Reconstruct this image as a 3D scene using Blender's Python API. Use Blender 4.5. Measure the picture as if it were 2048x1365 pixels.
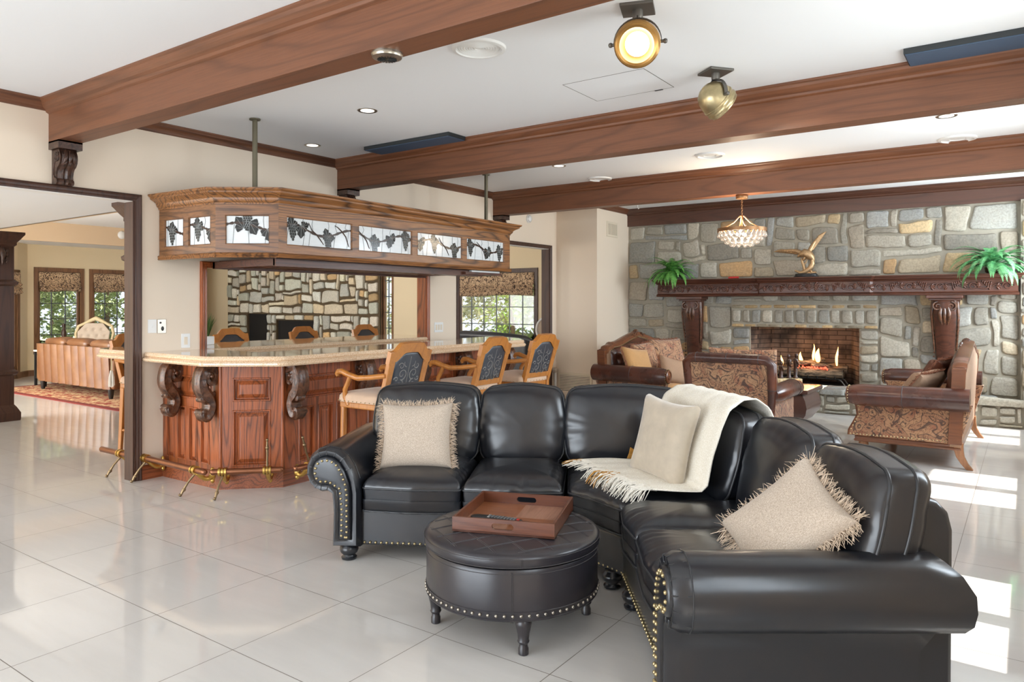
import bpy, bmesh, math, random
from mathutils import Vector, Matrix, noise
PI = math.pi
S = bpy.context.scene
for _o in list(bpy.data.objects):
    bpy.data.objects.remove(_o)
COL = S.collection
random.seed(7)

# ------------------------------------------------------------------ camera, light, exposure
CAM = Vector((6.05, 0.0, 1.47))
FPX, HOR = 1457.0, 609.0
YAW = math.atan2(1031.0, FPX)
cam_d = bpy.data.cameras.new('camera')
cam = bpy.data.objects.new('camera', cam_d)
COL.objects.link(cam)
cam.location = CAM
cam.rotation_euler = (PI / 2, 0, YAW)
cam_d.sensor_width = 36.0
cam_d.lens = 36.0 * FPX / 2048.0
cam_d.shift_y = -(682.5 - HOR) / 2048.0
cam_d.clip_end = 200
S.camera = cam
S.view_settings.view_transform = 'Standard'
S.view_settings.look = 'None'
S.view_settings.gamma = 1.0
S.view_settings.exposure = 0.10
S.view_settings.use_curve_mapping = False
cy = S.cycles
cy.use_denoising = True
cy.max_bounces = 10
cy.diffuse_bounces = 6
cy.glossy_bounces = 4
cy.transmission_bounces = 6
cy.transparent_max_bounces = 12
cy.sample_clamp_indirect = 6.0
cy.blur_glossy = 0.3
cy.caustics_refractive = False

wd = bpy.data.worlds.new('sky_world')
S.world = wd
wd.use_nodes = True
_bg = wd.node_tree.nodes['Background']
_bg.inputs['Color'].default_value = (0.80, 0.90, 1.0, 1)
_bg.inputs['Strength'].default_value = 1.5

def lamp(name, kind, loc, power, color=(1, 1, 1), rot=(0, 0, 0), size=None, size_y=None, **kw):
    d = bpy.data.lights.new(name, kind)
    d.energy = power
    d.color = color
    if size is not None and kind == 'AREA':
        d.shape = 'RECTANGLE'
        d.size = size
        d.size_y = size_y or size
    for k, v in kw.items():
        setattr(d, k, v)
    o = bpy.data.objects.new(name, d)
    o.location = loc
    o.rotation_euler = rot
    COL.objects.link(o)
    return o

# sun through the right-hand windows: travels towards -X, 63 degrees high
_el = math.radians(63.4)
_sd = Vector((-math.cos(_el), 0.034 * math.cos(_el), -math.sin(_el)))
sun = lamp('sun', 'SUN', (12, 4, 14), 7.5, (1.0, 0.95, 0.88), angle=math.radians(0.5))
sun.rotation_euler = _sd.to_track_quat('-Z', 'Y').to_euler()

WIN_Y = [9.77, 6.885, 4.045, 1.2]        # right-hand window pairs, centre
XR = 6.55                                # right wall plane
DAY = (0.82, 0.92, 1.0)
for _i, _y in enumerate(WIN_Y):          # daylight entering by each window
    lamp('window_daylight', 'AREA', (XR + 0.22, _y, 1.84), 160 if _y > 9 else 95 if _y > 6 else 70 if _y > 3 else 36, DAY, (0, math.radians(73), 0), 1.5, 1.15)
# lamp at unseen doors behind the camera, added to brighten the room
lamp('window_daylight', 'AREA', (2.4, -3.34, 1.25), 265, (0.86, 0.93, 1.0), (-PI / 2, 0, PI), 5.2, 2.2)
# lamps at unseen openings, added to brighten the living room beyond the bar
lamp('window_daylight', 'AREA', (-7.0, 1.38, 1.35), 330, (1.0, 0.98, 0.95), (-PI / 2, 0, PI), 4.2, 2.0)
lamp('window_daylight', 'AREA', (-2.6, -1.28, 1.35), 130, (1.0, 0.98, 0.95), (-PI / 2, 0, PI), 2.4, 2.0)

# ------------------------------------------------------------------ helpers: mesh building
def rot2(p, a):
    c, s = math.cos(a), math.sin(a)
    return (p[0] * c - p[1] * s, p[0] * s + p[1] * c)

class MB:
    """collects faces, then builds ONE mesh object"""
    def __init__(self):
        self.v, self.f, self.c = [], [], []
    def add(self, verts, faces, col=None):
        n = len(self.v)
        self.v += [tuple(p) for p in verts]
        self.f += [tuple(i + n for i in f) for f in faces]
        self.c += [col] * len(faces)
        return self
    def box(self, x0, y0, z0, x1, y1, z1, M=None):
        vs = [(x, y, z) for z in (z0, z1) for y in (y0, y1) for x in (x0, x1)]
        fs = [(0, 2, 3, 1), (4, 5, 7, 6), (0, 1, 5, 4), (2, 6, 7, 3), (0, 4, 6, 2), (1, 3, 7, 5)]
        if M is not None:
            vs = [M @ Vector(p) for p in vs]
        return self.add(vs, fs)
    def cbox(self, c, s, M=None):
        return self.box(c[0] - s[0] / 2, c[1] - s[1] / 2, c[2] - s[2] / 2, c[0] + s[0] / 2, c[1] + s[1] / 2, c[2] + s[2] / 2, M)
    def lathe(self, prof, c=(0, 0, 0), n=20, M=None, cap=True, sx=1, sy=1):
        vs, fs = [], []
        for r, z in prof:
            for k in range(n):
                a = 2 * PI * k / n
                vs.append((c[0] + r * math.cos(a) * sx, c[1] + r * math.sin(a) * sy, c[2] + z))
        for i in range(len(prof) - 1):
            for k in range(n):
                k2 = (k + 1) % n
                fs.append((i * n + k, i * n + k2, (i + 1) * n + k2, (i + 1) * n + k))
        if cap:
            fs.append(tuple(range(n - 1, -1, -1)))
            fs.append(tuple((len(prof) - 1) * n + k for k in range(n)))
        if M is not None:
            vs = [M @ Vector(p) for p in vs]
        return self.add(vs, fs)
    def ball(self, c, r, n=12, m=8, s=(1, 1, 1), M=None):
        pr = [(max(1e-4, math.sin(PI * i / m)), -math.cos(PI * i / m)) for i in range(m + 1)]
        vs, fs = [], []
        for a, z in pr:
            for k in range(n):
                t = 2 * PI * k / n
                vs.append((c[0] + r * s[0] * a * math.cos(t), c[1] + r * s[1] * a * math.sin(t), c[2] + r * s[2] * z))
        for i in range(m):
            for k in range(n):
                k2 = (k + 1) % n
                fs.append((i * n + k, i * n + k2, (i + 1) * n + k2, (i + 1) * n + k))
        if M is not None:
            vs = [M @ Vector(p) for p in vs]
        return self.add(vs, fs)
    def tube(self, pts, r, n=8, cap=True, closed=False, M=None):
        """r: number or list per point"""
        P = [Vector(p) for p in pts]
        L = len(P)
        R = r if isinstance(r, (list, tuple)) else [r] * L
        T = []
        for i in range(L):
            if closed:
                t = P[(i + 1) % L] - P[i - 1]
            else:
                t = P[min(i + 1, L - 1)] - P[max(i - 1, 0)]
            T.append(t.normalized() if t.length > 1e-9 else Vector((0, 0, 1)))
        up = Vector((0, 0, 1)) if abs(T[0].z) < 0.9 else Vector((1, 0, 0))
        nrm = (up - T[0] * up.dot(T[0])).normalized()
        vs, fs = [], []
        for i in range(L):
            nrm = nrm - T[i] * nrm.dot(T[i])
            if nrm.length < 1e-6:
                nrm = T[i].orthogonal()
            nrm.normalize()
            b = T[i].cross(nrm)
            for k in range(n):
                a = 2 * PI * k / n
                vs.append(P[i] + (nrm * math.cos(a) + b * math.sin(a)) * R[i])
        m = L if closed else L - 1
        for i in range(m):
            j = (i + 1) % L
            for k in range(n):
                k2 = (k + 1) % n
                fs.append((i * n + k, i * n + k2, j * n + k2, j * n + k))
        if cap and not closed:
            fs.append(tuple(range(n - 1, -1, -1)))
            fs.append(tuple((L - 1) * n + k for k in range(n)))
        if M is not None:
            vs = [M @ p for p in vs]
        return self.add(vs, fs)
    def sweep(self, path, prof, N=(0, 0, 1), closed=False, cap=True):
        """profile (a,b): a along T x N (right-hand side), b along N; mitred corners"""
        P = [Vector(p) for p in path]
        N = Vector(N).normalized()
        L = len(P)
        vs, fs = [], []
        n = len(prof)
        for i in range(L):
            t1 = (P[i] - P[i - 1]).normalized() if (i > 0 or closed) else None
            t2 = (P[(i + 1) % L] - P[i]).normalized() if (i < L - 1 or closed) else None
            t1 = t1 or t2
            t2 = t2 or t1
            s1, s2 = t1.cross(N), t2.cross(N)
            o = (s1 + s2) / max(0.15, 1 + s1.dot(s2))
            for a, b in prof:
                vs.append(P[i] + o * a + N * b)
        m = L if closed else L - 1
        for i in range(m):
            j = (i + 1) % L
            for k in range(n):
                k2 = (k + 1) % n
                fs.append((i * n + k, j * n + k, j * n + k2, i * n + k2))
        if cap and not closed:
            fs.append(tuple(range(n)))
            fs.append(tuple((L - 1) * n + k for k in range(n - 1, -1, -1)))
        return self.add(vs, fs)
    def prism(self, poly, d0, d1, O=(0, 0, 0), ex=(1, 0, 0), ey=(0, 1, 0), ez=None):
        """polygon in the (ex, ey) plane, extruded from d0 to d1 along ez"""
        O, ex, ey = Vector(O), Vector(ex), Vector(ey)
        ez = Vector(ez) if ez is not None else ex.cross(ey)
        n = len(poly)
        vs = [O + ex * p[0] + ey * p[1] + ez * d for d in (d0, d1) for p in poly]
        fs = [tuple(range(n - 1, -1, -1)), tuple(range(n, 2 * n))]
        fs += [(k, (k + 1) % n, n + (k + 1) % n, n + k) for k in range(n)]
        return self.add(vs, fs)
    def rings(self, rings, cap0=True, cap1=True, closed=True, col=None):
        n = len(rings[0])
        vs = [p for r in rings for p in r]
        fs = []
        for i in range(len(rings) - 1):
            for k in range(n if closed else n - 1):
                k2 = (k + 1) % n
                fs.append((i * n + k, i * n + k2, (i + 1) * n + k2, (i + 1) * n + k))
        if cap0:
            fs.append(tuple(range(n - 1, -1, -1)))
        if cap1:
            fs.append(tuple((len(rings) - 1) * n + k for k in range(n)))
        return self.add(vs, fs, col)
    def grid(self, fn, nu, nv):
        vs = [fn(i / nu, j / nv) for j in range(nv + 1) for i in range(nu + 1)]
        fs = [(j * (nu + 1) + i, j * (nu + 1) + i + 1, (j + 1) * (nu + 1) + i + 1, (j + 1) * (nu + 1) + i) for j in range(nv) for i in range(nu)]
        return self.add(vs, fs)
    def build(self, name, mat, parent=None, smooth=None, bevel=0, seg=2, solid=0, subsurf=0, recalc=True, mats=None):
        me = bpy.data.meshes.new(name)
        me.from_pydata([tuple(p) for p in self.v], [], self.f)
        if recalc:
            bm = bmesh.new()
            bm.from_mesh(me)
            bmesh.ops.recalc_face_normals(bm, faces=bm.faces)
            bm.to_mesh(me)
            bm.free()
        me.materials.append(mat)
        if any(c is not None for c in self.c):
            at = me.color_attributes.new('Col', 'FLOAT_COLOR', 'CORNER')
            vals = []
            for p in me.polygons:
                c = self.c[p.index] or (1, 1, 1)
                vals += [c[0], c[1], c[2], 1.0] * p.loop_total
            at.data.foreach_set('color', vals)
        if smooth is not None:
            me.shade_smooth()
            me.set_sharp_from_angle(angle=math.radians(smooth))
        me.update()
        o = bpy.data.objects.new(name, me)
        COL.objects.link(o)
        if parent is not None:
            o.parent = parent
        if solid:
            m = o.modifiers.new('thick', 'SOLIDIFY')
            m.thickness = solid
            m.offset = 0
        if bevel:
            m = o.modifiers.new('edge', 'BEVEL')
            m.width = bevel
            m.segments = seg
            m.limit_method = 'ANGLE'
            m.angle_limit = math.radians(40)
        if subsurf:
            m = o.modifiers.new('sub', 'SUBSURF')
            m.levels = m.render_levels = subsurf
        return o

def tag(o, label, cat, group=None):
    o['label'] = label
    o['category'] = cat
    if group:
        o['group'] = group
    return o
def thing(name, label, cat, loc=(0, 0, 0), rz=0.0, group=None):
    o = bpy.data.objects.new(name, None)
    o.empty_display_size = 0.1
    COL.objects.link(o)
    o.location = loc
    o.rotation_euler = (0, 0, rz)
    return tag(o, label, cat, group)
def struct(o):
    o['kind'] = 'structure'
    return o
def dup(root, loc=None, rz=None, label=None):
    r = root.copy()
    COL.objects.link(r)
    if loc is not None:
        r.location = loc
    if rz is not None:
        r.rotation_euler = (0, 0, rz)
    if label:
        r['label'] = label
    for ch in list(root.children):
        c = ch.copy()
        COL.objects.link(c)
        c.parent = r
        for g in list(ch.children):
            d = g.copy()
            COL.objects.link(d)
            d.parent = c
    return r

# ------------------------------------------------------------------ helpers: materials
class NT:
    def __init__(self, name):
        self.m = bpy.data.materials.new(name)
        self.m.use_nodes = True
        self.t = self.m.node_tree
        self.b = self.t.nodes['Principled BSDF']
        self.out = self.t.nodes['Material Output']
    def n(self, typ, **kw):
        nd = self.t.nodes.new(typ)
        for k, v in kw.items():
            setattr(nd, k, v)
        return nd
    def l(self, a, b):
        self.t.links.new(a, b)
    def setv(self, sock, v):
        if hasattr(v, 'links'):
            self.l(v, sock)
        else:
            sock.default_value = v
    def coords(self, scale=(1, 1, 1), rot=(0, 0, 0), loc=(0, 0, 0), kind='Object'):
        tc = self.n('ShaderNodeTexCoord')
        mp = self.n('ShaderNodeMapping')
        mp.inputs['Scale'].default_value = scale
        mp.inputs['Rotation'].default_value = rot
        mp.inputs['Location'].default_value = loc
        self.l(tc.outputs[kind], mp.inputs['Vector'])
        return mp.outputs[0]
    def noise(self, vec, scale=5, detail=4, rough=0.55, dist=0.0):
        nd = self.n('ShaderNodeTexNoise')
        nd.inputs['Scale'].default_value = scale
        nd.inputs['Detail'].default_value = detail
        nd.inputs['Roughness'].default_value = rough
        nd.inputs['Distortion'].default_value = dist
        self.l(vec, nd.inputs['Vector'])
        return nd.outputs['Fac']
    def voro(self, vec, scale=5, feature='F1', out='Distance', rand=1.0):
        nd = self.n('ShaderNodeTexVoronoi', feature=feature)
        nd.inputs['Scale'].default_value = scale
        nd.inputs['Randomness'].default_value = rand
        self.l(vec, nd.inputs['Vector'])
        return nd.outputs[out]
    def math(self, op, a, b=None, c=None):
        nd = self.n('ShaderNodeMath', operation=op)
        self.setv(nd.inputs[0], a)
        if b is not None:
            self.setv(nd.inputs[1], b)
        if c is not None:
            self.setv(nd.inputs[2], c)
        return nd.outputs[0]
    def ramp(self, fac, stops, interp='LINEAR'):
        nd = self.n('ShaderNodeValToRGB')
        cr = nd.color_ramp
        cr.interpolation = interp
        while len(cr.elements) < len(stops):
            cr.elements.new(0.5)
        for e, (p, c) in zip(cr.elements, stops):
            e.position = p
            e.color = (c, c, c, 1) if isinstance(c, (int, float)) else (*c, 1)
        self.l(fac, nd.inputs[0])
        return nd.outputs[0]
    def mix(self, fac, a, b, mode='MIX'):
        nd = self.n('ShaderNodeMix', data_type='RGBA', blend_type=mode)
        self.setv(nd.inputs[0], fac)
        for i, v in ((6, a), (7, b)):
            if hasattr(v, 'links'):
                self.l(v, nd.inputs[i])
            else:
                nd.inputs[i].default_value = (*v, 1)
        return nd.outputs[2]
    def bump(self, h, strength=0.3, dist=0.01):
        nd = self.n('ShaderNodeBump')
        nd.inputs['Strength'].default_value = strength
        nd.inputs['Distance'].default_value = dist
        self.l(h, nd.inputs['Height'])
        self.l(nd.outputs[0], self.b.inputs['Normal'])
    def set(self, color=None, rough=None, metal=None, spec=None, coat=None, coatr=None, sheen=None):
        for k, v in (('Base Color', color), ('Roughness', rough), ('Metallic', metal), ('Specular IOR Level', spec), ('Coat Weight', coat), ('Coat Roughness', coatr), ('Sheen Weight', sheen)):
            if v is None:
                continue
            if hasattr(v, 'links'):
                self.l(v, self.b.inputs[k])
            else:
                self.b.inputs[k].default_value = (*v, 1) if isinstance(v, tuple) else v
        return self.m

def srgb(r, g, b):
    f = lambda c: (c / 255 / 12.92) if c <= 10 else ((c / 255 + 0.055) / 1.055) ** 2.4
    return (f(r), f(g), f(b))

def mat_plain(name, col, rough=0.6, metal=0.0, var=0.0, vs=4.0, bump=0.0, bs=80.0, **kw):
    t = NT(name)
    c = col
    v = t.coords()
    if var:
        f = t.noise(v, vs, 3)
        c = t.mix(f, tuple(x * (1 - var) for x in col), tuple(min(1, x * (1 + var)) for x in col))
    if bump:
        t.bump(t.noise(v, bs, 4), bump, 0.004)
    return t.set(color=c, rough=rough, metal=metal, **kw)

def mat_wood(name, light, dark, axis='x', rings=9.0, size=1.0, rough=0.38, fine=0.35, contrast=1.0, coat=0.15, line=None):
    """oak-like boards: contour lines of a stretched noise make the cathedral grain"""
    t = NT(name)
    k = {'x': 0, 'y': 1, 'z': 2}[axis]
    sc = [4.2 / size] * 3
    sc[k] = 0.36 / size
    v = t.coords(tuple(sc))
    nz = t.noise(v, 1.0, 2, 0.4, 0.15)
    ln = t.math('FRACT', t.math('MULTIPLY', nz, rings * 1.9))
    tri = t.math('PINGPONG', ln, 0.5)
    lines = t.ramp(tri, [(0.0, 1.0), (0.08, 0.65), (0.20, 0.12), (0.5, 0.0)])
    fs = [170.0 / size] * 3
    fs[k] = 5.0 / size
    fv = t.coords(tuple(fs))
    fib = t.noise(fv, 1.0, 3, 0.6)
    pores = t.ramp(fib, [(0.40, 1.0), (0.56, 0.0)])
    broad = t.noise(t.coords(tuple(s * 0.35 for s in sc)), 1.0, 2)
    base = t.mix(t.ramp(broad, [(0.3, 0.0), (0.7, 1.0)]), tuple(0.78 * a + 0.22 * b for a, b in zip(light, dark)), light)
    amp = t.math('MULTIPLY', lines, 0.75 * contrast)
    c = t.mix(amp, base, line or dark)
    c = t.mix(t.math('MULTIPLY', pores, fine), c, dark)
    t.bump(t.math('ADD', fib, t.math('MULTIPLY', lines, -0.4)), 0.12, 0.002)
    return t.set(color=c, rough=rough, coat=coat, coatr=0.25)

def mat_leather(name, col, wear, rough=0.3, coat=0.3, grain=260.0, bump=0.08):
    t = NT(name)
    v = t.coords()
    w = t.ramp(t.noise(v, 3.2, 4), [(0.45, 0.0), (0.75, 1.0)])
    c = t.mix(w, col, wear)
    t.bump(t.noise(v, 16.0, 3, 0.6, 0.6), bump, 0.01)
    r = t.math('MULTIPLY_ADD', t.noise(v, 5.0, 2), 0.10, rough - 0.05)
    return t.set(color=c, rough=r, coat=coat, coatr=0.3, spec=0.5)

M = {}
def build_materials():
    # ---- shell
    M['wall'] = mat_plain('painted_wall_beige', (0.79, 0.675, 0.545), 0.75, bump=0.03, bs=120)
    M['wall_yellow'] = mat_plain('painted_wall_straw', (0.80, 0.68, 0.47), 0.75, bump=0.03, bs=120)
    M['wall_tan'] = mat_plain('painted_wall_tan', (0.72, 0.55, 0.37), 0.75)
    M['ceiling'] = mat_plain('painted_ceiling_white', (0.845, 0.86, 0.875), 0.8, bump=0.02, bs=90)
    M['white'] = mat_plain('white_plastic', (0.82, 0.82, 0.80), 0.45)
    M['white_metal'] = mat_plain('white_enamel', (0.80, 0.80, 0.78), 0.4)
    M['vent_tan'] = mat_plain('tan_painted_metal', (0.74, 0.64, 0.50), 0.5)
    # ---- floor: 605 mm polished porcelain, dark hairline joints
    t = NT('polished_porcelain_tile')
    tc = t.n('ShaderNodeTexCoord')
    sep = t.n('ShaderNodeSeparateXYZ')
    t.l(tc.outputs['Object'], sep.inputs[0])
    def joint(s, off):
        q = t.math('FRACT', t.math('DIVIDE', t.math('ADD', s, -off + 60.5), 0.605))
        return t.math('GREATER_THAN', t.math('ABSOLUTE', t.math('SUBTRACT', q, 0.5)), 0.5 - 0.0030)
    j = t.math('MAXIMUM', joint(sep.outputs[0], 0.872), joint(sep.outputs[1], 2.447))
    cl = t.n('ShaderNodeCombineXYZ')
    for i, off in ((0, 0.872), (1, 2.447)):
        t.l(t.math('FLOOR', t.math('DIVIDE', t.math('ADD', sep.outputs[i], -off + 60.5), 0.605)), cl.inputs[i])
    wn = t.n('ShaderNodeTexWhiteNoise')
    t.l(cl.outputs[0], wn.inputs['Vector'])
    vein = t.noise(t.coords((0.8, 5.0, 1.0)), 1.6, 5, 0.6, 0.4)
    base = t.mix(vein, (0.60, 0.575, 0.545), (0.70, 0.675, 0.645))
    base = t.mix(t.math('MULTIPLY', wn.outputs['Value'], 0.12), base, (0.52, 0.49, 0.46))
    c = t.mix(j, base, (0.17, 0.145, 0.12))
    r = t.math('MULTIPLY_ADD', j, 0.5, 0.055)
    M['floor'] = t.set(color=c, rough=r, spec=0.62)
    # ---- woods
    M['beam'] = mat_wood('beam_oak', srgb(128, 80, 52), srgb(76, 46, 30), 'x', 6, 1.3, 0.46, 0.22, 0.6, 0.05)
    M['fascia'] = mat_wood('fascia_dark_oak', srgb(92, 58, 44), srgb(56, 36, 28), 'x', 6, 1.3, 0.36, 0.22, 0.6)
    M['beam_y'] = mat_wood('beam_oak_y', srgb(122, 78, 54), srgb(70, 44, 32), 'y', 7, 1.3, 0.42)
    M['casing'] = mat_wood('casing_walnut_stain', srgb(78, 50, 38), srgb(42, 26, 20), 'z', 6, 1.0, 0.45, 0.3, 0.8, 0.0)
    M['casing_y'] = mat_wood('casing_walnut_stain_y', srgb(78, 50, 38), srgb(42, 26, 20), 'y', 6, 1.0, 0.45, 0.3, 0.8, 0.0)
    M['casing_light'] = mat_wood('window_oak_frame', srgb(138, 98, 66), srgb(86, 58, 38), 'z', 6, 1.0, 0.42)
    M['bar'] = mat_wood('bar_red_oak', srgb(178, 94, 48), srgb(52, 24, 12), 'z', 9, 0.9, 0.36, 0.45, 0.95)
    M['bar_y'] = mat_wood('bar_red_oak_y', srgb(162, 88, 50), srgb(56, 26, 14), 'y', 9, 0.9, 0.36, 0.45, 0.9)
    M['canopy'] = mat_wood('canopy_brown_oak', srgb(164, 110, 62), srgb(60, 36, 20), 'y', 9, 0.95, 0.38, 0.4, 1.25)
    M['canopy_x'] = mat_wood('canopy_brown_oak_x', srgb(146, 99, 60), srgb(58, 34, 19), 'x', 9, 0.95, 0.38, 0.4, 1.0)
    M['rack'] = mat_wood('dark_red_oak', srgb(98, 54, 34), srgb(46, 22, 14), 'y', 8, 0.9, 0.42)
    M['stool'] = mat_wood('honey_maple', srgb(196, 128, 58), srgb(128, 72, 30), 'z', 4, 1.0, 0.32, 0.25, 0.45, 0.3)
    M['mantel'] = mat_wood('mantel_mahogany', srgb(92, 52, 36), srgb(44, 23, 16), 'x', 6, 1.0, 0.36, 0.3, 0.8, 0.12)
    M['tray'] = mat_wood('tray_walnut', srgb(112, 62, 38), srgb(64, 32, 20), 'x', 5, 0.7, 0.34, 0.3, 0.5, 0.3)
    M['tray_pale'] = mat_wood('tray_walnut_pale', srgb(168, 122, 98), srgb(122, 80, 60), 'y', 6, 0.5, 0.36, 0.3, 0.5, 0.3)
    M['tray_mid'] = mat_wood('tray_walnut_mid', srgb(150, 90, 52), srgb(98, 54, 30), 'x', 6, 0.5, 0.36, 0.3, 0.5, 0.3)
    M['frame_wood'] = mat_wood('sofa_frame_wood', srgb(124, 74, 44), srgb(66, 36, 22), 'y', 5, 0.8, 0.34, 0.3, 0.5, 0.3)
    M['leg_wood'] = mat_wood('sofa_leg_wood', srgb(168, 116, 76), srgb(112, 70, 42), 'z', 5, 0.8, 0.36, 0.3, 0.5, 0.2)
    M['table_wood'] = mat_wood('table_inlaid_wood', srgb(176, 118, 58), srgb(104, 60, 28), 'x', 10, 0.8, 0.26, 0.3, 0.9, 0.4)
    M['table_dark'] = mat_plain('table_dark_veneer', srgb(92, 66, 60), 0.28, var=0.15, coat=0.4)
    t = NT('carved_walnut')
    v = t.coords()
    f = t.noise(v, 26, 5, 0.65, 0.8)
    c = t.mix(t.ramp(f, [(0.35, 0.0), (0.65, 1.0)]), srgb(44, 24, 16), srgb(112, 70, 44))
    t.bump(f, 0.55, 0.012)
    M['carved'] = t.set(color=c, rough=0.3, coat=0.4, coatr=0.2)
    t = NT('carved_dark_walnut')
    f = t.noise(t.coords(), 30, 5, 0.65, 0.8)
    c = t.mix(t.ramp(f, [(0.35, 0.0), (0.65, 1.0)]), srgb(34, 20, 15), srgb(86, 56, 42))
    t.bump(f, 0.5, 0.01)
    M['carved_dark'] = t.set(color=c, rough=0.34, coat=0.3, coatr=0.2)
    # ---- granite
    t = NT('beige_granite')
    v = t.coords()
    a = t.noise(v, 110, 4, 0.7)
    b = t.voro(v, 160)
    c = t.mix(t.ramp(a, [(0.35, 0.0), (0.6, 1.0)]), srgb(206, 166, 126), srgb(238, 214, 184))
    c = t.mix(t.ramp(t.noise(v, 240, 2), [(0.66, 0.0), (0.72, 1.0)]), c, srgb(120, 78, 52))
    M['granite'] = t.set(color=c, rough=0.07, spec=0.6, coat=0.3, coatr=0.03)
    # ---- stone
    for nm, mort in (('stone', 0), ('stone_pale', 1)):
        t = NT('field_' + nm)
        at = t.n('ShaderNodeAttribute', attribute_name='Col')
        v = t.coords()
        f = t.noise(v, 7, 6, 0.65, 0.3)
        g = t.noise(v, 42, 5, 0.7)
        c = t.mix(t.ramp(f, [(0.35, 0.0), (0.75, 0.30)]), at.outputs['Color'], srgb(178, 166, 146))
        c = t.mix(t.math('MULTIPLY', t.ramp(g, [(0.38, 1.0), (0.6, 0.0)]), 0.30), c, srgb(70, 66, 60))
        t.bump(t.math('ADD', f, t.math('MULTIPLY', g, 0.5)), 0.6, 0.012)
        M[nm] = t.set(color=c, rough=0.82, spec=0.25)
    M['mortar'] = mat_plain('mortar_grey_green', srgb(158, 152, 138), 0.95, var=0.15, vs=12, bump=0.4, bs=60)
    M['mortar_dark'] = mat_plain('mortar_dark', srgb(92, 78, 58), 0.95, var=0.2, vs=12, bump=0.3, bs=60)
    t = NT('firebrick')
    br = t.n('ShaderNodeTexBrick')
    for k, vv in (('Scale', 1.0), ('Mortar Size', 0.006), ('Brick Width', 0.23), ('Row Height', 0.068)):
        br.inputs[k].default_value = vv
    br.inputs['Color1'].default_value = (*srgb(150, 126, 108), 1)
    br.inputs['Color2'].default_value = (*srgb(122, 100, 86), 1)
    br.inputs['Mortar'].default_value = (*srgb(74, 60, 52), 1)
    v = t.coords(rot=(PI / 2, 0, 0))
    t.l(v, br.inputs['Vector'])
    soot = t.ramp(t.noise(t.coords((1.4, 1.4, 1.0)), 2.2, 3), [(0.42, 0.0), (0.62, 1.0)])
    c = t.mix(t.math('MULTIPLY', soot, 0.8), br.outputs[0], srgb(34, 30, 29))
    M['brick'] = t.set(color=c, rough=0.9)
    M['soot'] = mat_plain('sooty_black', (0.012, 0.011, 0.011), 0.9)
    # ---- leathers
    M['leather'] = mat_leather('black_leather', (0.012, 0.0135, 0.018), (0.020, 0.016, 0.016), 0.24, 0.40, bump=0.03)
    M['welt'] = mat_plain('leather_welt', (0.03, 0.031, 0.034), 0.32)
    M['ott'] = mat_leather('charcoal_leather', (0.022, 0.020, 0.025), (0.040, 0.033, 0.036), 0.30, 0.25, bump=0.03)
    M['seam'] = mat_plain('seam_thread', (0.055, 0.05, 0.053), 0.5)
    M['brown_leather'] = mat_leather('burgundy_brown_leather', srgb(64, 34, 26), srgb(112, 62, 42), 0.28, 0.35)
    M['tan_leather'] = mat_leather('caramel_leather', srgb(112, 70, 40), srgb(138, 96, 62), 0.36, 0.25)
    M['stool_leather'] = mat_leather('slate_embossed_leather', srgb(52, 56, 64), srgb(70, 72, 78), 0.36, 0.2)
    M['scroll'] = mat_plain('embossed_scroll_tan', srgb(128, 124, 120), 0.4)
    M['suede'] = mat_plain('beige_suede', srgb(206, 176, 150), 0.85, var=0.12, vs=12, sheen=0.3)
    # ---- fabrics
    t = NT('paisley_tapestry')
    v = t.coords()
    n1 = t.noise(v, 5.5, 2, 0.5, 0.9)
    cont = t.math('PINGPONG', t.math('FRACT', t.math('MULTIPLY', n1, 9.0)), 0.5)
    n2 = t.noise(v, 16, 2, 0.5, 1.2)
    cont2 = t.math('PINGPONG', t.math('FRACT', t.math('MULTIPLY', n2, 6.0)), 0.5)
    c = t.mix(t.ramp(n1, [(0.38, 0.0), (0.5, 0.5), (0.62, 1.0)]), srgb(176, 130, 100), srgb(198, 156, 120))
    c = t.mix(t.ramp(t.noise(v, 9, 2), [(0.55, 0.0), (0.66, 0.7)]), c, srgb(158, 96, 74))
    c = t.mix(t.ramp(cont, [(0.0, 0.9), (0.09, 0.7), (0.16, 0.0)]), c, srgb(66, 56, 56))
    c = t.mix(t.ramp(cont2, [(0.0, 0.8), (0.08, 0.6), (0.14, 0.0)]), c, srgb(92, 62, 50))
    c = t.mix(t.math('MULTIPLY', t.noise(v, 420, 2), 0.25), c, srgb(90, 70, 56))
    t.bump(t.noise(v, 500, 2), 0.25, 0.002)
    M['paisley'] = t.set(color=c, rough=0.85, sheen=0.2)
    M['chenille'] = mat_plain('brown_chenille', srgb(166, 136, 112), 0.9, var=0.35, vs=160, bump=0.3, bs=300)
    M['gold_cloth'] = mat_plain('gold_chenille_cushion', srgb(188, 144, 92), 0.85, var=0.18, vs=90, bump=0.2, bs=300, sheen=0.3)
    def weave(name, a, b, sc=420, br=0.9):
        t = NT(name)
        v = t.coords((sc, sc * 0.3, sc))
        v2 = t.coords((sc * 0.3, sc, sc))
        f = t.math('MAXIMUM', t.noise(v, 1.0, 2), t.noise(v2, 1.0, 2))
        c = t.mix(t.ramp(f, [(0.45, 0.0), (0.68, 1.0)]), a, b)
        t.bump(f, 0.25, 0.002)
        return t.set(color=c, rough=br, sheen=0.15)
    M['linen'] = weave('oatmeal_linen', srgb(172, 155, 138), srgb(208, 193, 176))
    M['fringe'] = mat_plain('eyelash_fringe', srgb(206, 186, 164), 0.7, var=0.45, vs=90)
    M['velvet'] = mat_plain('crushed_velvet_beige', srgb(190, 176, 156), 0.7, var=0.22, vs=14, bump=0.25, bs=60, sheen=0.6)
    M['throw'] = weave('cream_woven_throw', srgb(226, 218, 200), srgb(246, 241, 230), 260)
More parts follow.
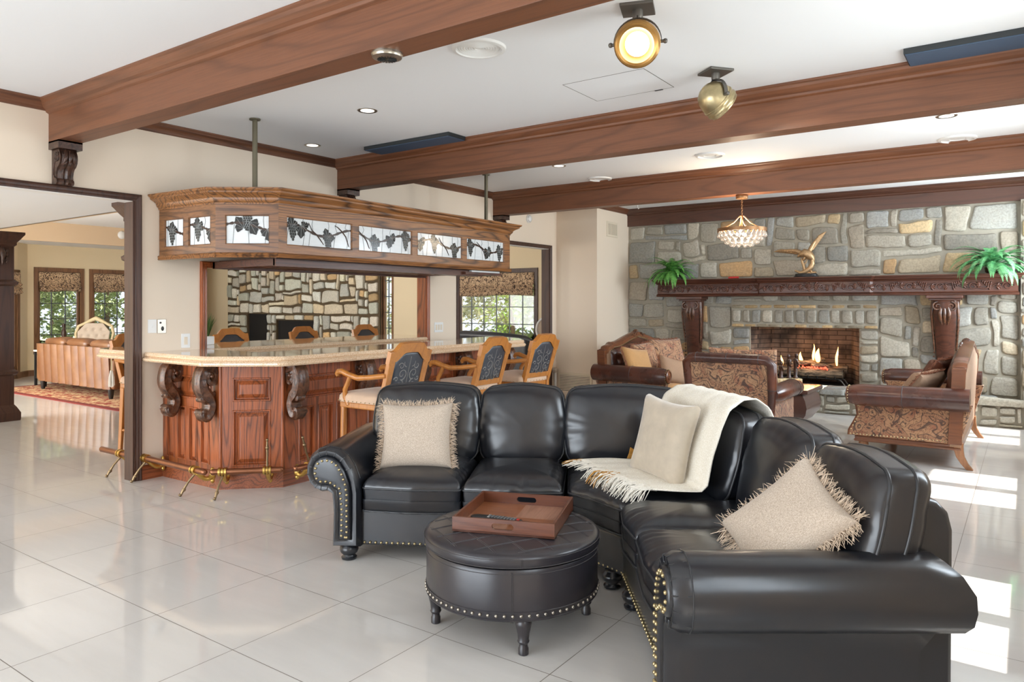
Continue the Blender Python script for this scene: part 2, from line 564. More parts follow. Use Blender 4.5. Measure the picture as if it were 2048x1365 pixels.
    M['throw_fringe'] = mat_plain('cream_throw_fringe', srgb(236, 231, 220), 0.8)
    M['gold_fringe'] = mat_plain('gold_tassel', srgb(186, 134, 56), 0.7)
    M['rust_fringe'] = mat_plain('rust_eyelash_fringe', srgb(150, 98, 74), 0.8, var=0.4, vs=80)
    t = NT('scroll_print_linen')
    v = t.coords()
    n1 = t.noise(v, 8.0, 1, 0.5, 1.6)
    cont = t.math('PINGPONG', t.math('FRACT', t.math('MULTIPLY', n1, 5.0)), 0.5)
    c = t.mix(t.ramp(cont, [(0.0, 1.0), (0.15, 0.85), (0.24, 0.0)]), srgb(206, 178, 146), srgb(72, 52, 44))
    M['shade'] = t.set(color=c, rough=0.9)
    t = NT('persian_rug')
    v = t.coords()
    f = t.voro(v, 7.0)
    n1 = t.noise(v, 12, 2, 0.5, 1.0)
    c = t.mix(t.ramp(n1, [(0.45, 0.0), (0.55, 1.0)]), srgb(206, 176, 134), srgb(150, 62, 44))
    c = t.mix(t.ramp(f, [(0.1, 1.0), (0.18, 0.0)]), c, srgb(60, 72, 60))
    M['rug'] = t.set(color=c, rough=0.95)
    M['rug_edge'] = mat_plain('rug_border_red', srgb(120, 40, 34), 0.95)
    # ---- metals
    M['brass'] = mat_plain('polished_brass', srgb(206, 172, 96), 0.28, 1.0, var=0.2, vs=30, bump=0.25, bs=60)
    M['rail'] = mat_plain('worn_copper_brass_rail', srgb(140, 92, 66), 0.30, 0.85, var=0.3, vs=9)
    M['leg_brass'] = mat_plain('tarnished_brass', srgb(140, 120, 92), 0.38, 1.0, var=0.2, vs=20)
    M['nail'] = mat_plain('antique_nailhead', srgb(190, 172, 130), 0.3, 1.0)
    M['pewter'] = mat_plain('pewter_nailhead', srgb(176, 168, 156), 0.3, 1.0)
    M['pole'] = mat_plain('aged_bronze_pole', srgb(112, 106, 88), 0.5, 0.6)
    M['lampbrass'] = mat_plain('mottled_antique_brass', srgb(196, 180, 140), 0.34, 0.9, var=0.45, vs=14)
    M['lampbrass_warm'] = mat_plain('warm_antique_brass', srgb(196, 150, 88), 0.34, 0.9, var=0.25, vs=14)
    M['iron'] = mat_plain('grey_iron', srgb(112, 108, 102), 0.5, 0.7)
    M['black_iron'] = mat_plain('black_iron', (0.02, 0.02, 0.02), 0.5, 0.4)
    M['nickel'] = mat_plain('brushed_nickel', srgb(176, 168, 156), 0.3, 1.0)
    M['bronze'] = mat_plain('chandelier_bronze', srgb(150, 112, 78), 0.4, 0.8)
    M['eagle'] = mat_plain('cast_bronze_gold', srgb(188, 156, 118), 0.42, 0.7, var=0.5, vs=60, bump=0.6, bs=90)
    M['slate_panel'] = mat_plain('blue_grey_heater_face', srgb(72, 92, 116), 0.6, var=0.06)
    M['dark_panel'] = mat_plain('dark_heater_edge', srgb(44, 48, 50), 0.6)
    M['black'] = mat_plain('black_plastic', (0.014, 0.014, 0.015), 0.4)
    M['grey'] = mat_plain('grey_plastic', (0.16, 0.165, 0.17), 0.45)
    M['red'] = mat_plain('red_plastic', srgb(196, 52, 48), 0.4)
    M['pale_box'] = mat_plain('cream_carved_stone', srgb(206, 188, 148), 0.6, var=0.15, vs=30)
    # ---- glass etc
    t = NT('window_glass')
    mix = t.n('ShaderNodeMixShader')
    tr = t.n('ShaderNodeBsdfTransparent')
    gl = t.n('ShaderNodeBsdfGlossy')
    gl.inputs['Roughness'].default_value = 0.02
    lw = t.n('ShaderNodeLayerWeight')
    t.l(t.math('MULTIPLY_ADD', t.math('POWER', lw.outputs['Facing'], 4.0), 0.25, 0.03), mix.inputs[0])
    t.l(tr.outputs[0], mix.inputs[1])
    t.l(gl.outputs[0], mix.inputs[2])
    t.l(mix.outputs[0], t.out.inputs[0])
    M['glass'] = t.m
    t = NT('milky_art_glass')
    f = t.noise(t.coords((2, 2, 14)), 4, 3)
    M['art_glass'] = t.set(color=t.mix(f, (0.66, 0.70, 0.72), (0.80, 0.83, 0.84)), rough=0.15, spec=0.5)
    M['lead_black'] = mat_plain('dark_art_glass', (0.016, 0.018, 0.018), 0.16)
    M['lead_brown'] = mat_plain('brown_art_glass', (0.05, 0.028, 0.02), 0.16)
    M['lead'] = mat_plain('lead_came', (0.34, 0.36, 0.36), 0.4, 0.4)
    M['lead_dark'] = mat_plain('lead_line', (0.10, 0.11, 0.11), 0.4, 0.4)
    t = NT('crystal_drop')
    t.b.inputs['Transmission Weight'].default_value = 0.75
    t.b.inputs['IOR'].default_value = 1.45
    M['crystal'] = t.set(color=(0.95, 0.92, 0.87), rough=0.08)
    def emit(name, col, st):
        t = NT(name)
        t.b.inputs['Emission Color'].default_value = (*col, 1)
        t.b.inputs['Emission Strength'].default_value = st
        return t.set(color=col, rough=0.5)
    M['bulb'] = emit('lit_bulb_warm', (1.0, 0.78, 0.50), 14)
    M['spot_bulb'] = emit('lit_spot_lens', (1.0, 0.93, 0.80), 7)
    M['can_bulb'] = emit('recessed_lamp', (1.0, 0.95, 0.88), 1.1)
    M['flame'] = emit('flame', (1.0, 0.46, 0.14), 5)
    M['flame_core'] = emit('flame_core', (1.0, 0.80, 0.44), 9)
    M['ember'] = emit('glowing_ember', (1.0, 0.10, 0.05), 2.2)
    t = NT('charred_log')
    v = t.coords((1, 8, 8))
    f = t.noise(v, 5, 5, 0.7)
    c = t.mix(t.ramp(f, [(0.4, 0.0), (0.62, 1.0)]), srgb(34, 30, 28), srgb(164, 142, 116))
    t.bump(f, 0.8, 0.02)
    M['log'] = t.set(color=c, rough=0.9)
    # ---- plants
    def leaf(name, a, b, sc=9):
        t = NT(name)
        g = t.n('ShaderNodeNewGeometry')
        c = t.mix(t.math('ADD', t.math('MULTIPLY', g.outputs['Random Per Island'], 0.7), t.math('MULTIPLY', t.noise(t.coords(), sc, 2), 0.3)), a, b)
        t.b.inputs['Transmission Weight'].default_value = 0.0
        t.b.inputs['Subsurface Weight'].default_value = 0.0
        return t.set(color=c, rough=0.5)
    M['fern'] = leaf('fern_green', srgb(44, 108, 44), srgb(120, 184, 88))
    M['fern_cool'] = leaf('fern_blue_green', srgb(36, 112, 66), srgb(120, 186, 120))
    M['foliage'] = leaf('garden_leaf', srgb(84, 112, 58), srgb(196, 210, 150), 3)
    M['foliage_b'] = leaf('garden_leaf_olive', srgb(104, 118, 84), srgb(214, 218, 182), 3)
    M['foliage_c'] = leaf('garden_leaf_fresh', srgb(86, 134, 44), srgb(190, 218, 110), 3)
    M['grass_blade'] = leaf('grass_blade', srgb(40, 70, 30), srgb(110, 140, 70))
    M['bark'] = mat_plain('bark', srgb(110, 92, 74), 0.9, var=0.3, vs=20)
    M['earth'] = mat_plain('garden_ground', srgb(186, 180, 150), 0.95, var=0.3, vs=3)
build_materials()
# ------------------------------------------------------------------ shell of the rooms
ZC = 3.01
XE = XR
def wall_boxes(mb, axis, pos, th, u0, u1, z0, z1, holes):
    """wall in plane axis=pos..pos+th; holes (u0,u1,z0,z1)"""
    us = sorted({u0, u1, *[h[0] for h in holes], *[h[1] for h in holes]})
    zs = sorted({z0, z1, *[h[2] for h in holes], *[h[3] for h in holes]})
    for a, b in zip(us, us[1:]):
        run = None
        for c, d in zip(zs, zs[1:]):
            solid = not any(h[0] <= a and b <= h[1] and h[2] <= c and d <= h[3] for h in holes)
            if solid:
                run = (run[0], d) if run else (c, d)
            if run and (not solid or d == zs[-1]):
                if axis == 'x':
                    mb.box(pos, a, run[0], pos + th, b, run[1])
                else:
                    mb.box(a, pos, run[0], b, pos + th, run[1])
                run = None
DOOR_Y = (1.0, 3.122)
OP1 = (3.766, 6.713)
OP2 = (7.354, 9.549)
HEAD = 2.326
mb = MB()
wall_boxes(mb, 'x', -0.13, 0.13, -3.3, 9.762, 0, ZC, [(*DOOR_Y, 0, HEAD), (*OP1, 1.0, 1.80), (*OP2, 0, HEAD)])
struct(mb.build('wall_left', M['wall']))
mb = MB()
mb.box(-0.13, 9.762, 0, 0.72, 10.98, ZC)
struct(mb.build('wall_chase', M['wall']))
mb = MB()
WZ = (1.10, 2.62)
holes = []
for y in WIN_Y:
    holes.append((y - 0.60, y + 0.60, WZ[0] - 0.04, WZ[1] + 0.04))
wall_boxes(mb, 'x', XR, 0.14, -3.3, 11.0, 0, ZC, holes)
struct(mb.build('wall_right', M['wall']))
mb = MB()
wall_boxes(mb, 'y', -3.3, 0.14, -0.13, XR + 0.14, 0, ZC, [(-0.1, 5.2, 0.06, 2.45)])  # unseen opening, added for the lamp behind it
struct(mb.build('wall_back', M['wall']))
# floor and ceilings
mb = MB()
mb.box(-12.2, -3.3, -0.08, 6.7, 11.6, 0.0)
struct(mb.build('floor', M['floor']))
mb = MB()
mb.box(-0.13, -3.3, ZC, 6.7, 11.6, ZC + 0.1)
struct(mb.build('ceiling', M['ceiling']))

# right windows: slim frames, sun shines through (each its own window)
for i, y in enumerate(WIN_Y):
    mb = MB()
    x0, x1 = XR - 0.02, XR + 0.05
    z0, z1 = WZ
    mb.box(x0, y - 0.60, z0 - 0.04, x1, y - 0.565, z1 + 0.04)
    mb.box(x0, y + 0.565, z0 - 0.04, x1, y + 0.60, z1 + 0.04)
    mb.box(x0, y - 0.07, z0, x1, y + 0.07, z1)
    mb.box(x0, y - 0.565, z0 - 0.04, x1, y + 0.565, z0)
    mb.box(x0, y - 0.565, z1, x1, y + 0.565, z1 + 0.04)
    w = struct(mb.build('window_%d' % (i + 1), M['casing'], bevel=0.004))
    g = MB()
    g.box(XR + 0.012, y - 0.565, z0, XR + 0.016, y - 0.07, z1)
    g.box(XR + 0.012, y + 0.07, z0, XR + 0.016, y + 0.565, z1)
    g.build('pane', M['glass'], w)
# unseen door frames behind the camera, put in for the lamp there
mb = MB()
for k in range(5):
    x = -0.05 + k * 1.30
    mb.box(x - 0.04, -3.30, 0.06, x + 0.04, -3.18, 2.45)
mb.box(-0.1, -3.30, 2.37, 5.2, -3.18, 2.45)
mb.box(-0.1, -3.30, 0.0, 5.2, -3.18, 0.12)
struct(mb.build('door_1', M['casing']))

# ------------------------------------------------------------------ beams, crown, fascia
CR = [(0, 0), (.085, 0), (.085, -.014), (.074, -.022), (.066, -.040), (.046, -.060), (.024, -.074), (.018, -.090), (.0, -.100)]
CRS = [(a * 0.8, b * 0.8) for a, b in CR]
BY = [2.475, 5.30, 8.09]
for i, y in enumerate(BY):
    mb = MB()
    mb.box(0, y, 2.70, XR, y + 0.17, ZC)
    mb.sweep([(0, y, ZC), (XR, y, ZC)], CR)
    mb.sweep([(XR, y + 0.17, ZC), (0, y + 0.17, ZC)], CR)
    struct(mb.build('ceiling_beam_%d' % (i + 1), M['beam'], bevel=0.002))
mb = MB()
mb.box(0.72, 10.79, 2.735, XR, 10.86, ZC)
mb.sweep([(0.72, 10.79, ZC), (XR, 10.79, ZC)], CR)
struct(mb.build('trim_stone_wall_header', M['fascia']))
def seg_crown(name, a, b, mat):
    mb = MB()
    mb.sweep([a, b], CRS)
    return struct(mb.build(name, mat))
ys = [-3.16] + [v for y in BY for v in (y - 0.001, y + 0.171)] + [9.762]
for k in range(0, len(ys), 2):
    seg_crown('trim_%d' % (k // 2 + 1), (0, ys[k], ZC), (0, ys[k + 1], ZC), M['beam_y'])
mb = MB()
mb.sweep([(0, 9.762, ZC), (0.72, 9.762, ZC), (0.72, 10.79, ZC)], CRS)
struct(mb.build('trim_chase', M['beam_y']))

# ------------------------------------------------------------------ casings of the wall openings
CASE = [(0, 0), (0.056, 0), (0.056, 0.020), (0.046, 0.026), (0.036, 0.020), (0.022, 0.018), (0.012, 0.013), (0.0, 0.013)]
def casing(name, y0, y1, z0, z1, mat, mat_y, left=True, right=True):
    """reveal lining and front casing of an opening in the left wall"""
    mb = MB()
    if right:
        mb.box(-0.135, y1 - 0.012, z0, 0.004, y1 + 0.002, z1)
    if left:
        mb.box(-0.135, y0 - 0.002, z0, 0.004, y0 + 0.012, z1)
    path = [(0, y0, z0), (0, y0, z1), (0, y1, z1), (0, y1, z0)]
    # T x N with N=+X: going up (+Z) x X = +Y -> want outwards = -Y, so walk the other way
    path = path[::-1]
    mb.sweep(path, CASE, N=(1, 0, 0))
    path2 = [(-0.13, y0, z0), (-0.13, y0, z1), (-0.13, y1, z1), (-0.13, y1, z0)]
    mb.sweep(path2, CASE, N=(-1, 0, 0))
    return struct(mb.build(name, mat))
casing('trim_doorway', DOOR_Y[0], DOOR_Y[1], 0, HEAD, M['casing'], M['casing_y'])
casing('trim_servery', OP1[0], OP1[1], 1.0, 1.80, M['bar'], M['casing_y'])
casing('trim_archway', OP2[0], OP2[1], 0, HEAD, M['casing'], M['casing_y'])
mb = MB()
mb.box(-0.128, DOOR_Y[0], HEAD - 0.004, -0.002, DOOR_Y[1], HEAD + 0.001)
mb.box(-0.128, OP2[0], HEAD - 0.004, -0.002, OP2[1], HEAD + 0.001)
struct(mb.build('trim_opening_soffit', M['white']))
BASE = [(0, 0), (0.018, 0), (0.018, 0.10), (0.010, 0.115), (0, 0.12)]
def baseboard(name, path, mat=None):
    mb = MB()
    mb.sweep(path, BASE)
    return struct(mb.build(name, mat or M['casing_y']))
baseboard('baseboard_left', [(0, -3.1, 0), (0, DOOR_Y[0] - 0.06, 0)])
baseboard('baseboard_bar', [(0, 3.18, 0), (0, 3.37, 0)], M['bar_y'])
baseboard('baseboard_chase', [(0, 9.62, 0), (0, 9.762, 0), (0.72, 9.762, 0), (0.72, 10.4, 0)], M['wall'])

# carved corbels under the beam ends
def beam_corbel_meshes():
    top = MB()
    top.sweep([(0.0, 0.085, 0), (0.165, 0.085, 0), (0.165, -0.085, 0), (0.0, -0.085, 0)][::-1],
              [(0, -.0), (.0, -.06), (-.035, -.06), (-.03, -.05), (-.012, -.035), (-.010, -.02), (0.0, -.012)])
    top.box(0, -0.07, -0.06, 0.135, 0.07, 0)
    side = [(0.0, -.06), (.118, -.06), (.128, -.075), (.142, -.10), (.146, -.13), (.138, -.16), (.118, -.185), (.092, -.20), (.078, -.222), (.070, -.25), (.068, -.275), (.084, -.288), (.088, -.305), (.076, -.320), (.05, -.322), (0, -.318)]
    b = MB()
    # body with fluted front
    rows = []
    for k in range(9):
        y = -0.062 + 0.124 * k / 8
        f = 0.008 * math.cos(k / 8 * PI * 6) - 0.012 * (abs(k - 4) / 4) ** 3
        rows.append([(p[0] + (f if 0 < i < len(side) - 1 else 0), y, p[1]) for i, p in enumerate(side)])
    b.rings(rows)
    for s in (-1, 1):           # carved side scrolls
        pts = []
        for k in range(30):
            a = k / 29 * 2.2 * 2 * PI
            r = 0.006 + 0.034 * k / 29
            pts.append((0.085 + r * math.cos(-a + 2.0), s * 0.064, -0.118 + r * math.sin(-a + 2.0)))
        pts += [(0.045, s * 0.064, -0.16), (0.03, s * 0.064, -0.21), (0.035, s * 0.064, -0.25), (0.055, s * 0.064, -0.27)]
        b.tube(pts, 0.005, 6)
    leaf = MB()
    for j in (-1, 0, 1):
        pts = [(0.15 - 0.01 * abs(j), j * 0.028 * (0.4 + t), -0.075 - 0.12 * t + (0.03 * t * t)) for t in [i / 8 for i in range(9)]]
        pts = [(x + 0.012 * math.sin(i / 8 * PI), y, z) for i, (x, y, z) in enumerate(pts)]
        leaf.tube(pts, [0.004 + 0.010 * math.sin(PI * (i + 1) / 10) for i in range(9)], 6)
    return top, b, leaf
_labs = ['carved wooden corbel above the wide doorway, under the nearest ceiling beam',
         'carved wooden corbel peeping over the middle of the bar canopy, under the second beam',
         'carved wooden corbel by the far end of the bar canopy, under the third beam']
for i, y in enumerate(BY):
    t, b, lf = beam_corbel_meshes()
    r = thing('carved_corbel', _labs[i], 'corbel', (0.0, y + 0.085, 2.70), 0, 'corbels carrying the ceiling beams')
    t.build('cap_moulding', M['carved_dark'], r, 40)
    b.build('scroll_body', M['carved_dark'], r, 40)
    lf.build('acanthus_leaf', M['carved_dark'], r, 60)

# ------------------------------------------------------------------ field stone
PAL = [(172, 168, 156), (156, 156, 150), (182, 176, 162), (152, 148, 138), (176, 170, 156), (160, 162, 160), (188, 174, 150), (172, 162, 146), (196, 172, 134), (164, 158, 146), (196, 160, 116)]
PAL_PALE = [(232, 230, 216), (222, 226, 218), (236, 224, 198), (214, 218, 204), (238, 232, 218), (226, 210, 178), (206, 212, 198), (224, 190, 140)]
def clip(poly, nx, ny, c):
    """keep nx*x + ny*y <= c"""
    out = []
    L = len(poly)
    for i in range(L):
        p, q = poly[i], poly[(i + 1) % L]
        dp, dq = nx * p[0] + ny * p[1] - c, nx * q[0] + ny * q[1] - c
        if dp <= 0:
            out.append(p)
        if (dp < 0 < dq) or (dq < 0 < dp):
            t = dp / (dp - dq)
            out.append((p[0] + (q[0] - p[0]) * t, p[1] + (q[1] - p[1]) * t))
    return out
def stones(mb, u0, v0, u1, v1, sw, sh, pal, P, depth=0.045, gap=0.007, seed=1, jit=0.30, dropx=0.16, asp=1.0, warp=0.034):
    """fill a rectangle with irregular, mostly blocky stones; P(u,v,d) maps to space"""
    rnd = random.Random(seed)
    cells = []
    if dropx == 0:                       # a single regular course
        n = max(1, round((u1 - u0) / sw))
        xs = [u0 + (u1 - u0) * (k + (rnd.uniform(-jit, jit) * .6 if 0 < k < n else 0)) / n for k in range(n + 1)]
        cells = [(a, v0, b, v1) for a, b in zip(xs, xs[1:])]
        warp = warp * .25
    else:
        cw, chh = sw / 4.0, sh / 2.6
        nx, ny = max(1, round((u1 - u0) / cw)), max(1, round((v1 - v0) / chh))
        cw, chh = (u1 - u0) / nx, (v1 - v0) / ny
        occ = [[False] * nx for _ in range(ny)]
        for j in range(ny):
            for i in range(nx):
                if occ[j][i]:
                    continue
                best = None
                for _ in range(6):
                    r = rnd.random()
                    if r < .16:
                        w, h = rnd.randint(4, 7), 1
                    elif r < .34:
                        w, h = rnd.randint(2, 3), rnd.randint(2, 4)
                    elif r < .88:
                        w, h = rnd.randint(3, 5), rnd.randint(2, 3)
                    else:
                        w, h = rnd.randint(5, 6), rnd.randint(3, 4)
                    ww = 0
                    while ww < w and i + ww < nx and not occ[j][i + ww]:
                        ww += 1
                    if nx - (i + ww) == 1 and not occ[j][i + ww]:
                        ww += 1
                    h = min(h, ny - j)
                    if ny - (j + h) == 1:
                        h += 1
                    q = abs(ww - w) + (3 if ww < 2 else 0)
                    if best is None or q < best[0]:
                        best = (q, ww, h)
                    if q == 0:
                        break
                _, w, h = best
                for y in range(j, j + h):
                    for x in range(i, i + w):
                        occ[y][x] = True
                cells.append((u0 + i * cw, v0 + j * chh, u0 + (i + w) * cw, v0 + (j + h) * chh))
    def wp_(a, b):
        f = min(1, 8 * min(a - u0, u1 - a)) if a > u0 and a < u1 else 0
        g = min(1, 8 * min(b - v0, v1 - b)) if b > v0 and b < v1 else 0
        q = Vector((a * 3.1, b * 3.1, seed * 3.7))
        q2 = Vector((a * 7.5, b * 7.5, seed * 1.9))
        return (a + f * (warp * 1.3 * noise.noise(q) + warp * .5 * noise.noise(q2)), b + g * (warp * 1.5 * noise.noise(q + Vector((31, 7, 5))) + warp * .6 * noise.noise(q2 + Vector((9, 4, 1)))))
    for x0, y0, x1, y1 in cells:
        w, h = x1 - x0, y1 - y0
        g = gap * rnd.uniform(.8, 1.5)
        j2 = min(w, h) * .09
        base = [(x0 + g, y0 + g), (x1 - g, y0 + g), (x1 - g, y1 - g), (x0 + g, y1 - g)]
        base = [(a + rnd.uniform(0, j2) * (1 if a < (x0 + x1) / 2 else -1), b + rnd.uniform(0, j2) * (1 if b < (y0 + y1) / 2 else -1)) for a, b in base]
        pl = []
        for a, b in zip(base, base[1:] + base[:1]):
            k = max(2, int(math.hypot(b[0] - a[0], b[1] - a[1]) / .07))
            pl += [(a[0] + (b[0] - a[0]) * i / k, a[1] + (b[1] - a[1]) * i / k) for i in range(k)]
        pl = [wp_(*p) for p in pl]
        for _ in range(2):
            pl = [q for a, b in zip(pl, pl[1:] + pl[:1]) for q in ((a[0] * .75 + b[0] * .25, a[1] * .75 + b[1] * .25), (a[0] * .25 + b[0] * .75, a[1] * .25 + b[1] * .75))]
        cx = sum(p[0] for p in pl) / len(pl)
        cyy = sum(p[1] for p in pl) / len(pl)
        thin = h < sh * .6
        bc = pal[int(rnd.random() ** (.75 if thin else 1.35) * len(pal)) % len(pal)]
        gg = rnd.uniform(0.86, 1.12)
        col = srgb(*[max(10, min(250, x * gg)) for x in bc])
        dz = depth * rnd.uniform(0.65, 1.15)
        tu, tv = rnd.uniform(-.05, .05), rnd.uniform(-.05, .05)
        e = .012 / max(.03, min(w, h))
        R = []
        for s, d in ((1.0, 0.0), (1.0, 0.6), (1 - e, 0.9), (1 - 3 * e if e < .2 else .5, 1.0), (0.35, 1.02)):
            ring = []
            for p in pl:
                a, b = cx + (p[0] - cx) * s, cyy + (p[1] - cyy) * s
                nz = noise.noise(Vector((a * 9, b * 9, seed))) * 0.008 * min(1, d * 1.5)
                ring.append(P(a, b, d * dz + nz + ((a - cx) * tu + (b - cyy) * tv) * d))
            R.append(ring)
        mb.rings(R, cap0=False, col=col)

YS = 10.85
fp = MB()
PF = lambda u, v, d: (u, YS - d, v)
BX0, BX1, BZ0, BZ1 = 2.70, 4.18, 0.33, 1.15
stones(fp, 0.72, 1.86, 5.97, 2.74, 0.40, 0.225, PAL, PF, seed=3)
stones(fp, 0.72, 0.33, 2.44, 1.86, 0.37, 0.22, PAL, PF, seed=5)
stones(fp, 4.42, 0.33, 5.97, 1.86, 0.38, 0.22, PAL, PF, seed=8)
stones(fp, 2.44, 0.33, BX0, 1.13, 0.26, 0.15, PAL, PF, seed=11)
stones(fp, BX1, 0.33, 4.42, 1.13, 0.26, 0.17, PAL, PF, seed=12)
stones(fp, 2.44, 1.50, 4.42, 1.86, 0.34, 0.18, PAL[:4], PF, seed=14)
# soldier course over the firebox, thin tan courses above and below
PL = lambda u, v, d: (u, YS - 0.05 - d, v)
TAN = [(188, 160, 118), (176, 150, 110), (150, 140, 120)]
stones(fp, 2.44, 1.405, 4.42, 1.47, 0.20, 0.065, TAN, PL, 0.03, 0.006, seed=21, jit=0.1, dropx=0)
stones(fp, 2.44, 1.19, 4.42, 1.405, 0.155, 0.215, PAL[:5], PL, 0.05, 0.008, seed=22, jit=0.1, dropx=0)
stones(fp, 2.44, 1.13, 4.42, 1.19, 0.185, 0.06, TAN, PL, 0.03, 0.006, seed=23, jit=0.1, dropx=0)
# pier at the right end of the stone wall
PP = lambda u, v, d: (u, YS - 0.10 - d, v)
stones(fp, 5.985, 0.0, 6.55, 2.74, 0.30, 0.20, PAL, PP, seed=31)
wall_fp = struct(fp.build('wall_far', M['stone'], smooth=50, recalc=False))
mb = MB()
mb.box(0.70, YS - 0.012, 0, BX0, YS + 0.15, ZC)
mb.box(BX1, YS - 0.012, 0, 6.6, YS + 0.15, ZC)
mb.box(BX0, YS - 0.012, BZ1, BX1, YS + 0.15, ZC)
mb.box(2.44, YS - 0.065, 1.14, 4.42, YS, 1.475)
mb.box(5.985, YS - 0.11, 0, 6.6, YS, 2.74)
struct(mb.build('wall_far_mortar', M['mortar']))
# firebox: splayed brick sides, back, sooty roof
bx = MB()
A = [(BX0, YS + .02), (BX0 + 0.20, YS + 0.52), (BX1 - 0.20, YS + 0.52), (BX1, YS + .02)]
bx.add([(A[i][0], A[i][1], z) for z in (BZ0, BZ1 + 0.02) for i in range(4)], [(0, 1, 5, 4), (1, 2, 6, 5), (2, 3, 7, 6)])
struct(bx.build('wall_firebox', M['brick'], recalc=False))
bx = MB()
bx.add([(p[0], p[1], BZ0 + 0.003) for p in A], [(0, 1, 2, 3)])
bx.add([(p[0], p[1], BZ1 + 0.02) for p in A], [(0, 1, 2, 3)])
struct(bx.build('wall_firebox_soot', M['soot']))
# raised hearth: stone front, flagstone top
hm = MB()
PH = lambda u, v, d: (u, 10.43 - d * 0.6, v)
stones(hm, 0.72, 0.005, 6.5, 0.255, 0.27, 0.125, [(190, 186, 172), (176, 174, 164), (200, 190, 168)], PH, 0.04, 0.010, seed=41)
PT = lambda u, v, d: (u, v, 0.262 + d)
stones(hm, 0.72, 10.375, 6.5, 10.86, 0.48, 0.30, [(170, 172, 168), (186, 180, 164), (160, 162, 160)], PT, 0.075, 0.006, seed=43, jit=0.25)
struct(hm.build('wall_hearth', M['stone'], smooth=50, recalc=False))
mb = MB()
mb.box(0.72, 10.437, 0, 6.5, 10.86, 0.262)
struct(mb.build('wall_hearth_mortar', M['mortar']))
# ------------------------------------------------------------------ the bar
def panel_face(mb, O, ex, W, H, holes, deep=0.020):
    """framed panelling: holes = [(u0,z0,u1,z1)], ex along the face, outward = ex x up"""
    O, ex = Vector(O), Vector(ex).normalized()
    ez = Vector((0, 0, 1))
    n = ex.cross(ez)
    P = lambda u, z, d: O + ex * u + ez * z + n * d
    us = sorted({0, W, *[h[0] for h in holes], *[h[2] for h in holes]})
    zs = sorted({0, H, *[h[1] for h in holes], *[h[3] for h in holes]})
    for a, b in zip(us, us[1:]):
        for c, d in zip(zs, zs[1:]):
            if any(h[0] <= a and b <= h[2] and h[1] <= c and d <= h[3] for h in holes):
                continue
            mb.add([P(a, c, 0), P(b, c, 0), P(b, d, 0), P(a, d, 0)], [(0, 1, 2, 3)])
    for u0, z0, u1, z1 in holes:
        R = []
        w = min(u1 - u0, z1 - z0)
        for i, d in ((0, 0), (.004, .007), (.012, .007), (.020, -deep), (.026, -deep), (min(.055, w * .3), -.004), (min(.06, w * .33), -.003)):
            R.append([P(u0 + i, z0 + i, d), P(u1 - i, z0 + i, d), P(u1 - i, z1 - i, d), P(u0 + i, z1 - i, d)])
        mb.rings(R, cap0=False)

BARP = [(0.0, 3.37), (0.822, 3.384), (1.157, 3.72), (1.157, 6.80), (0.62, 6.80)]
bar = thing('bar_cabinet', 'red oak panelled bar with carved scroll corbels below the granite counter', 'bar', (0.6, 5.0, 0))
bar_kids = []
def bar_part(name, mb, mat, **kw):
    o = mb.build(name, mat, bar, **kw)
    o.location = (-0.6, -5.0, 0)
    bar_kids.append(o)
    return o
ZB = 0.991
def seg(i):
    a, b = Vector((*BARP[i], 0)), Vector((*BARP[i + 1], 0))
    return a, (b - a), (b - a).length
U0, U1, L0, L1 = 0.693, 0.883, 0.177, 0.625
a, d, L = seg(0)
mb = MB()
panel_face(mb, a, d, L, ZB, [(.10, U0, .70, U1)] + [(.06 + k * .165, L0, .06 + k * .165 + .12, L1) for k in range(4)])
bar_part('side_panel', mb, M['bar'])
a, d, L = seg(1)
mb = MB()
panel_face(mb, a, d, L, ZB, [(.09, U0, L - .09, U1), (.09, L0, L - .09, L1)])
bar_part('corner_panel', mb, M['bar'])
a, d, L = seg(2)
bays = [(3.86, 4.46), (4.63, 5.20), (5.36, 5.86), (6.02, 6.72)]
hs = []
for y0, y1 in bays:
    u0, u1 = y0 - 3.72, y1 - 3.72
    hs.append((u0, U0, u1, U1))
    k = 3
    w = (u1 - u0) / k
    for q in range(k):
        hs.append((u0 + q * w + .015, L0, u0 + (q + 1) * w - .015, L1))
mb = MB()
panel_face(mb, a, d, L, ZB, hs)
bar_part('front_panel', mb, M['bar'])
a, d, L = seg(3)
mb = MB()
panel_face(mb, a, d, L, ZB, [(.08, L0, L - .08, U1)])
bar_part('end_panel', mb, M['bar'])
mb = MB()
inner = [(0.62, 6.80), (0.62, 3.95), (0.0, 3.95)]
mb.add([(x, y, z) for z in (0, ZB) for x, y in inner], [(0, 1, 4, 3), (1, 2, 5, 4)])
mb.prism(BARP + [(0.62, 3.95), (0.0, 3.95)], ZB - 0.004, ZB)
bar_part('carcass', mb, M['rack'])
mb = MB()
SK = [(0, 0), (.014, 0), (.014, .12), (.008, .135), (0, .14)]
mb.sweep([(x, y, 0) for x, y in BARP], SK)
bar_part('plinth', mb, M['bar_y'])
mb = MB()
for x, y in BARP[1:3]:        # corner posts
    mb.lathe([(0.016, 0.0), (0.016, ZB)], (x - 0.006, y + 0.004, 0), 10)
bar_part('corner_post', mb, M['bar'], smooth=40)

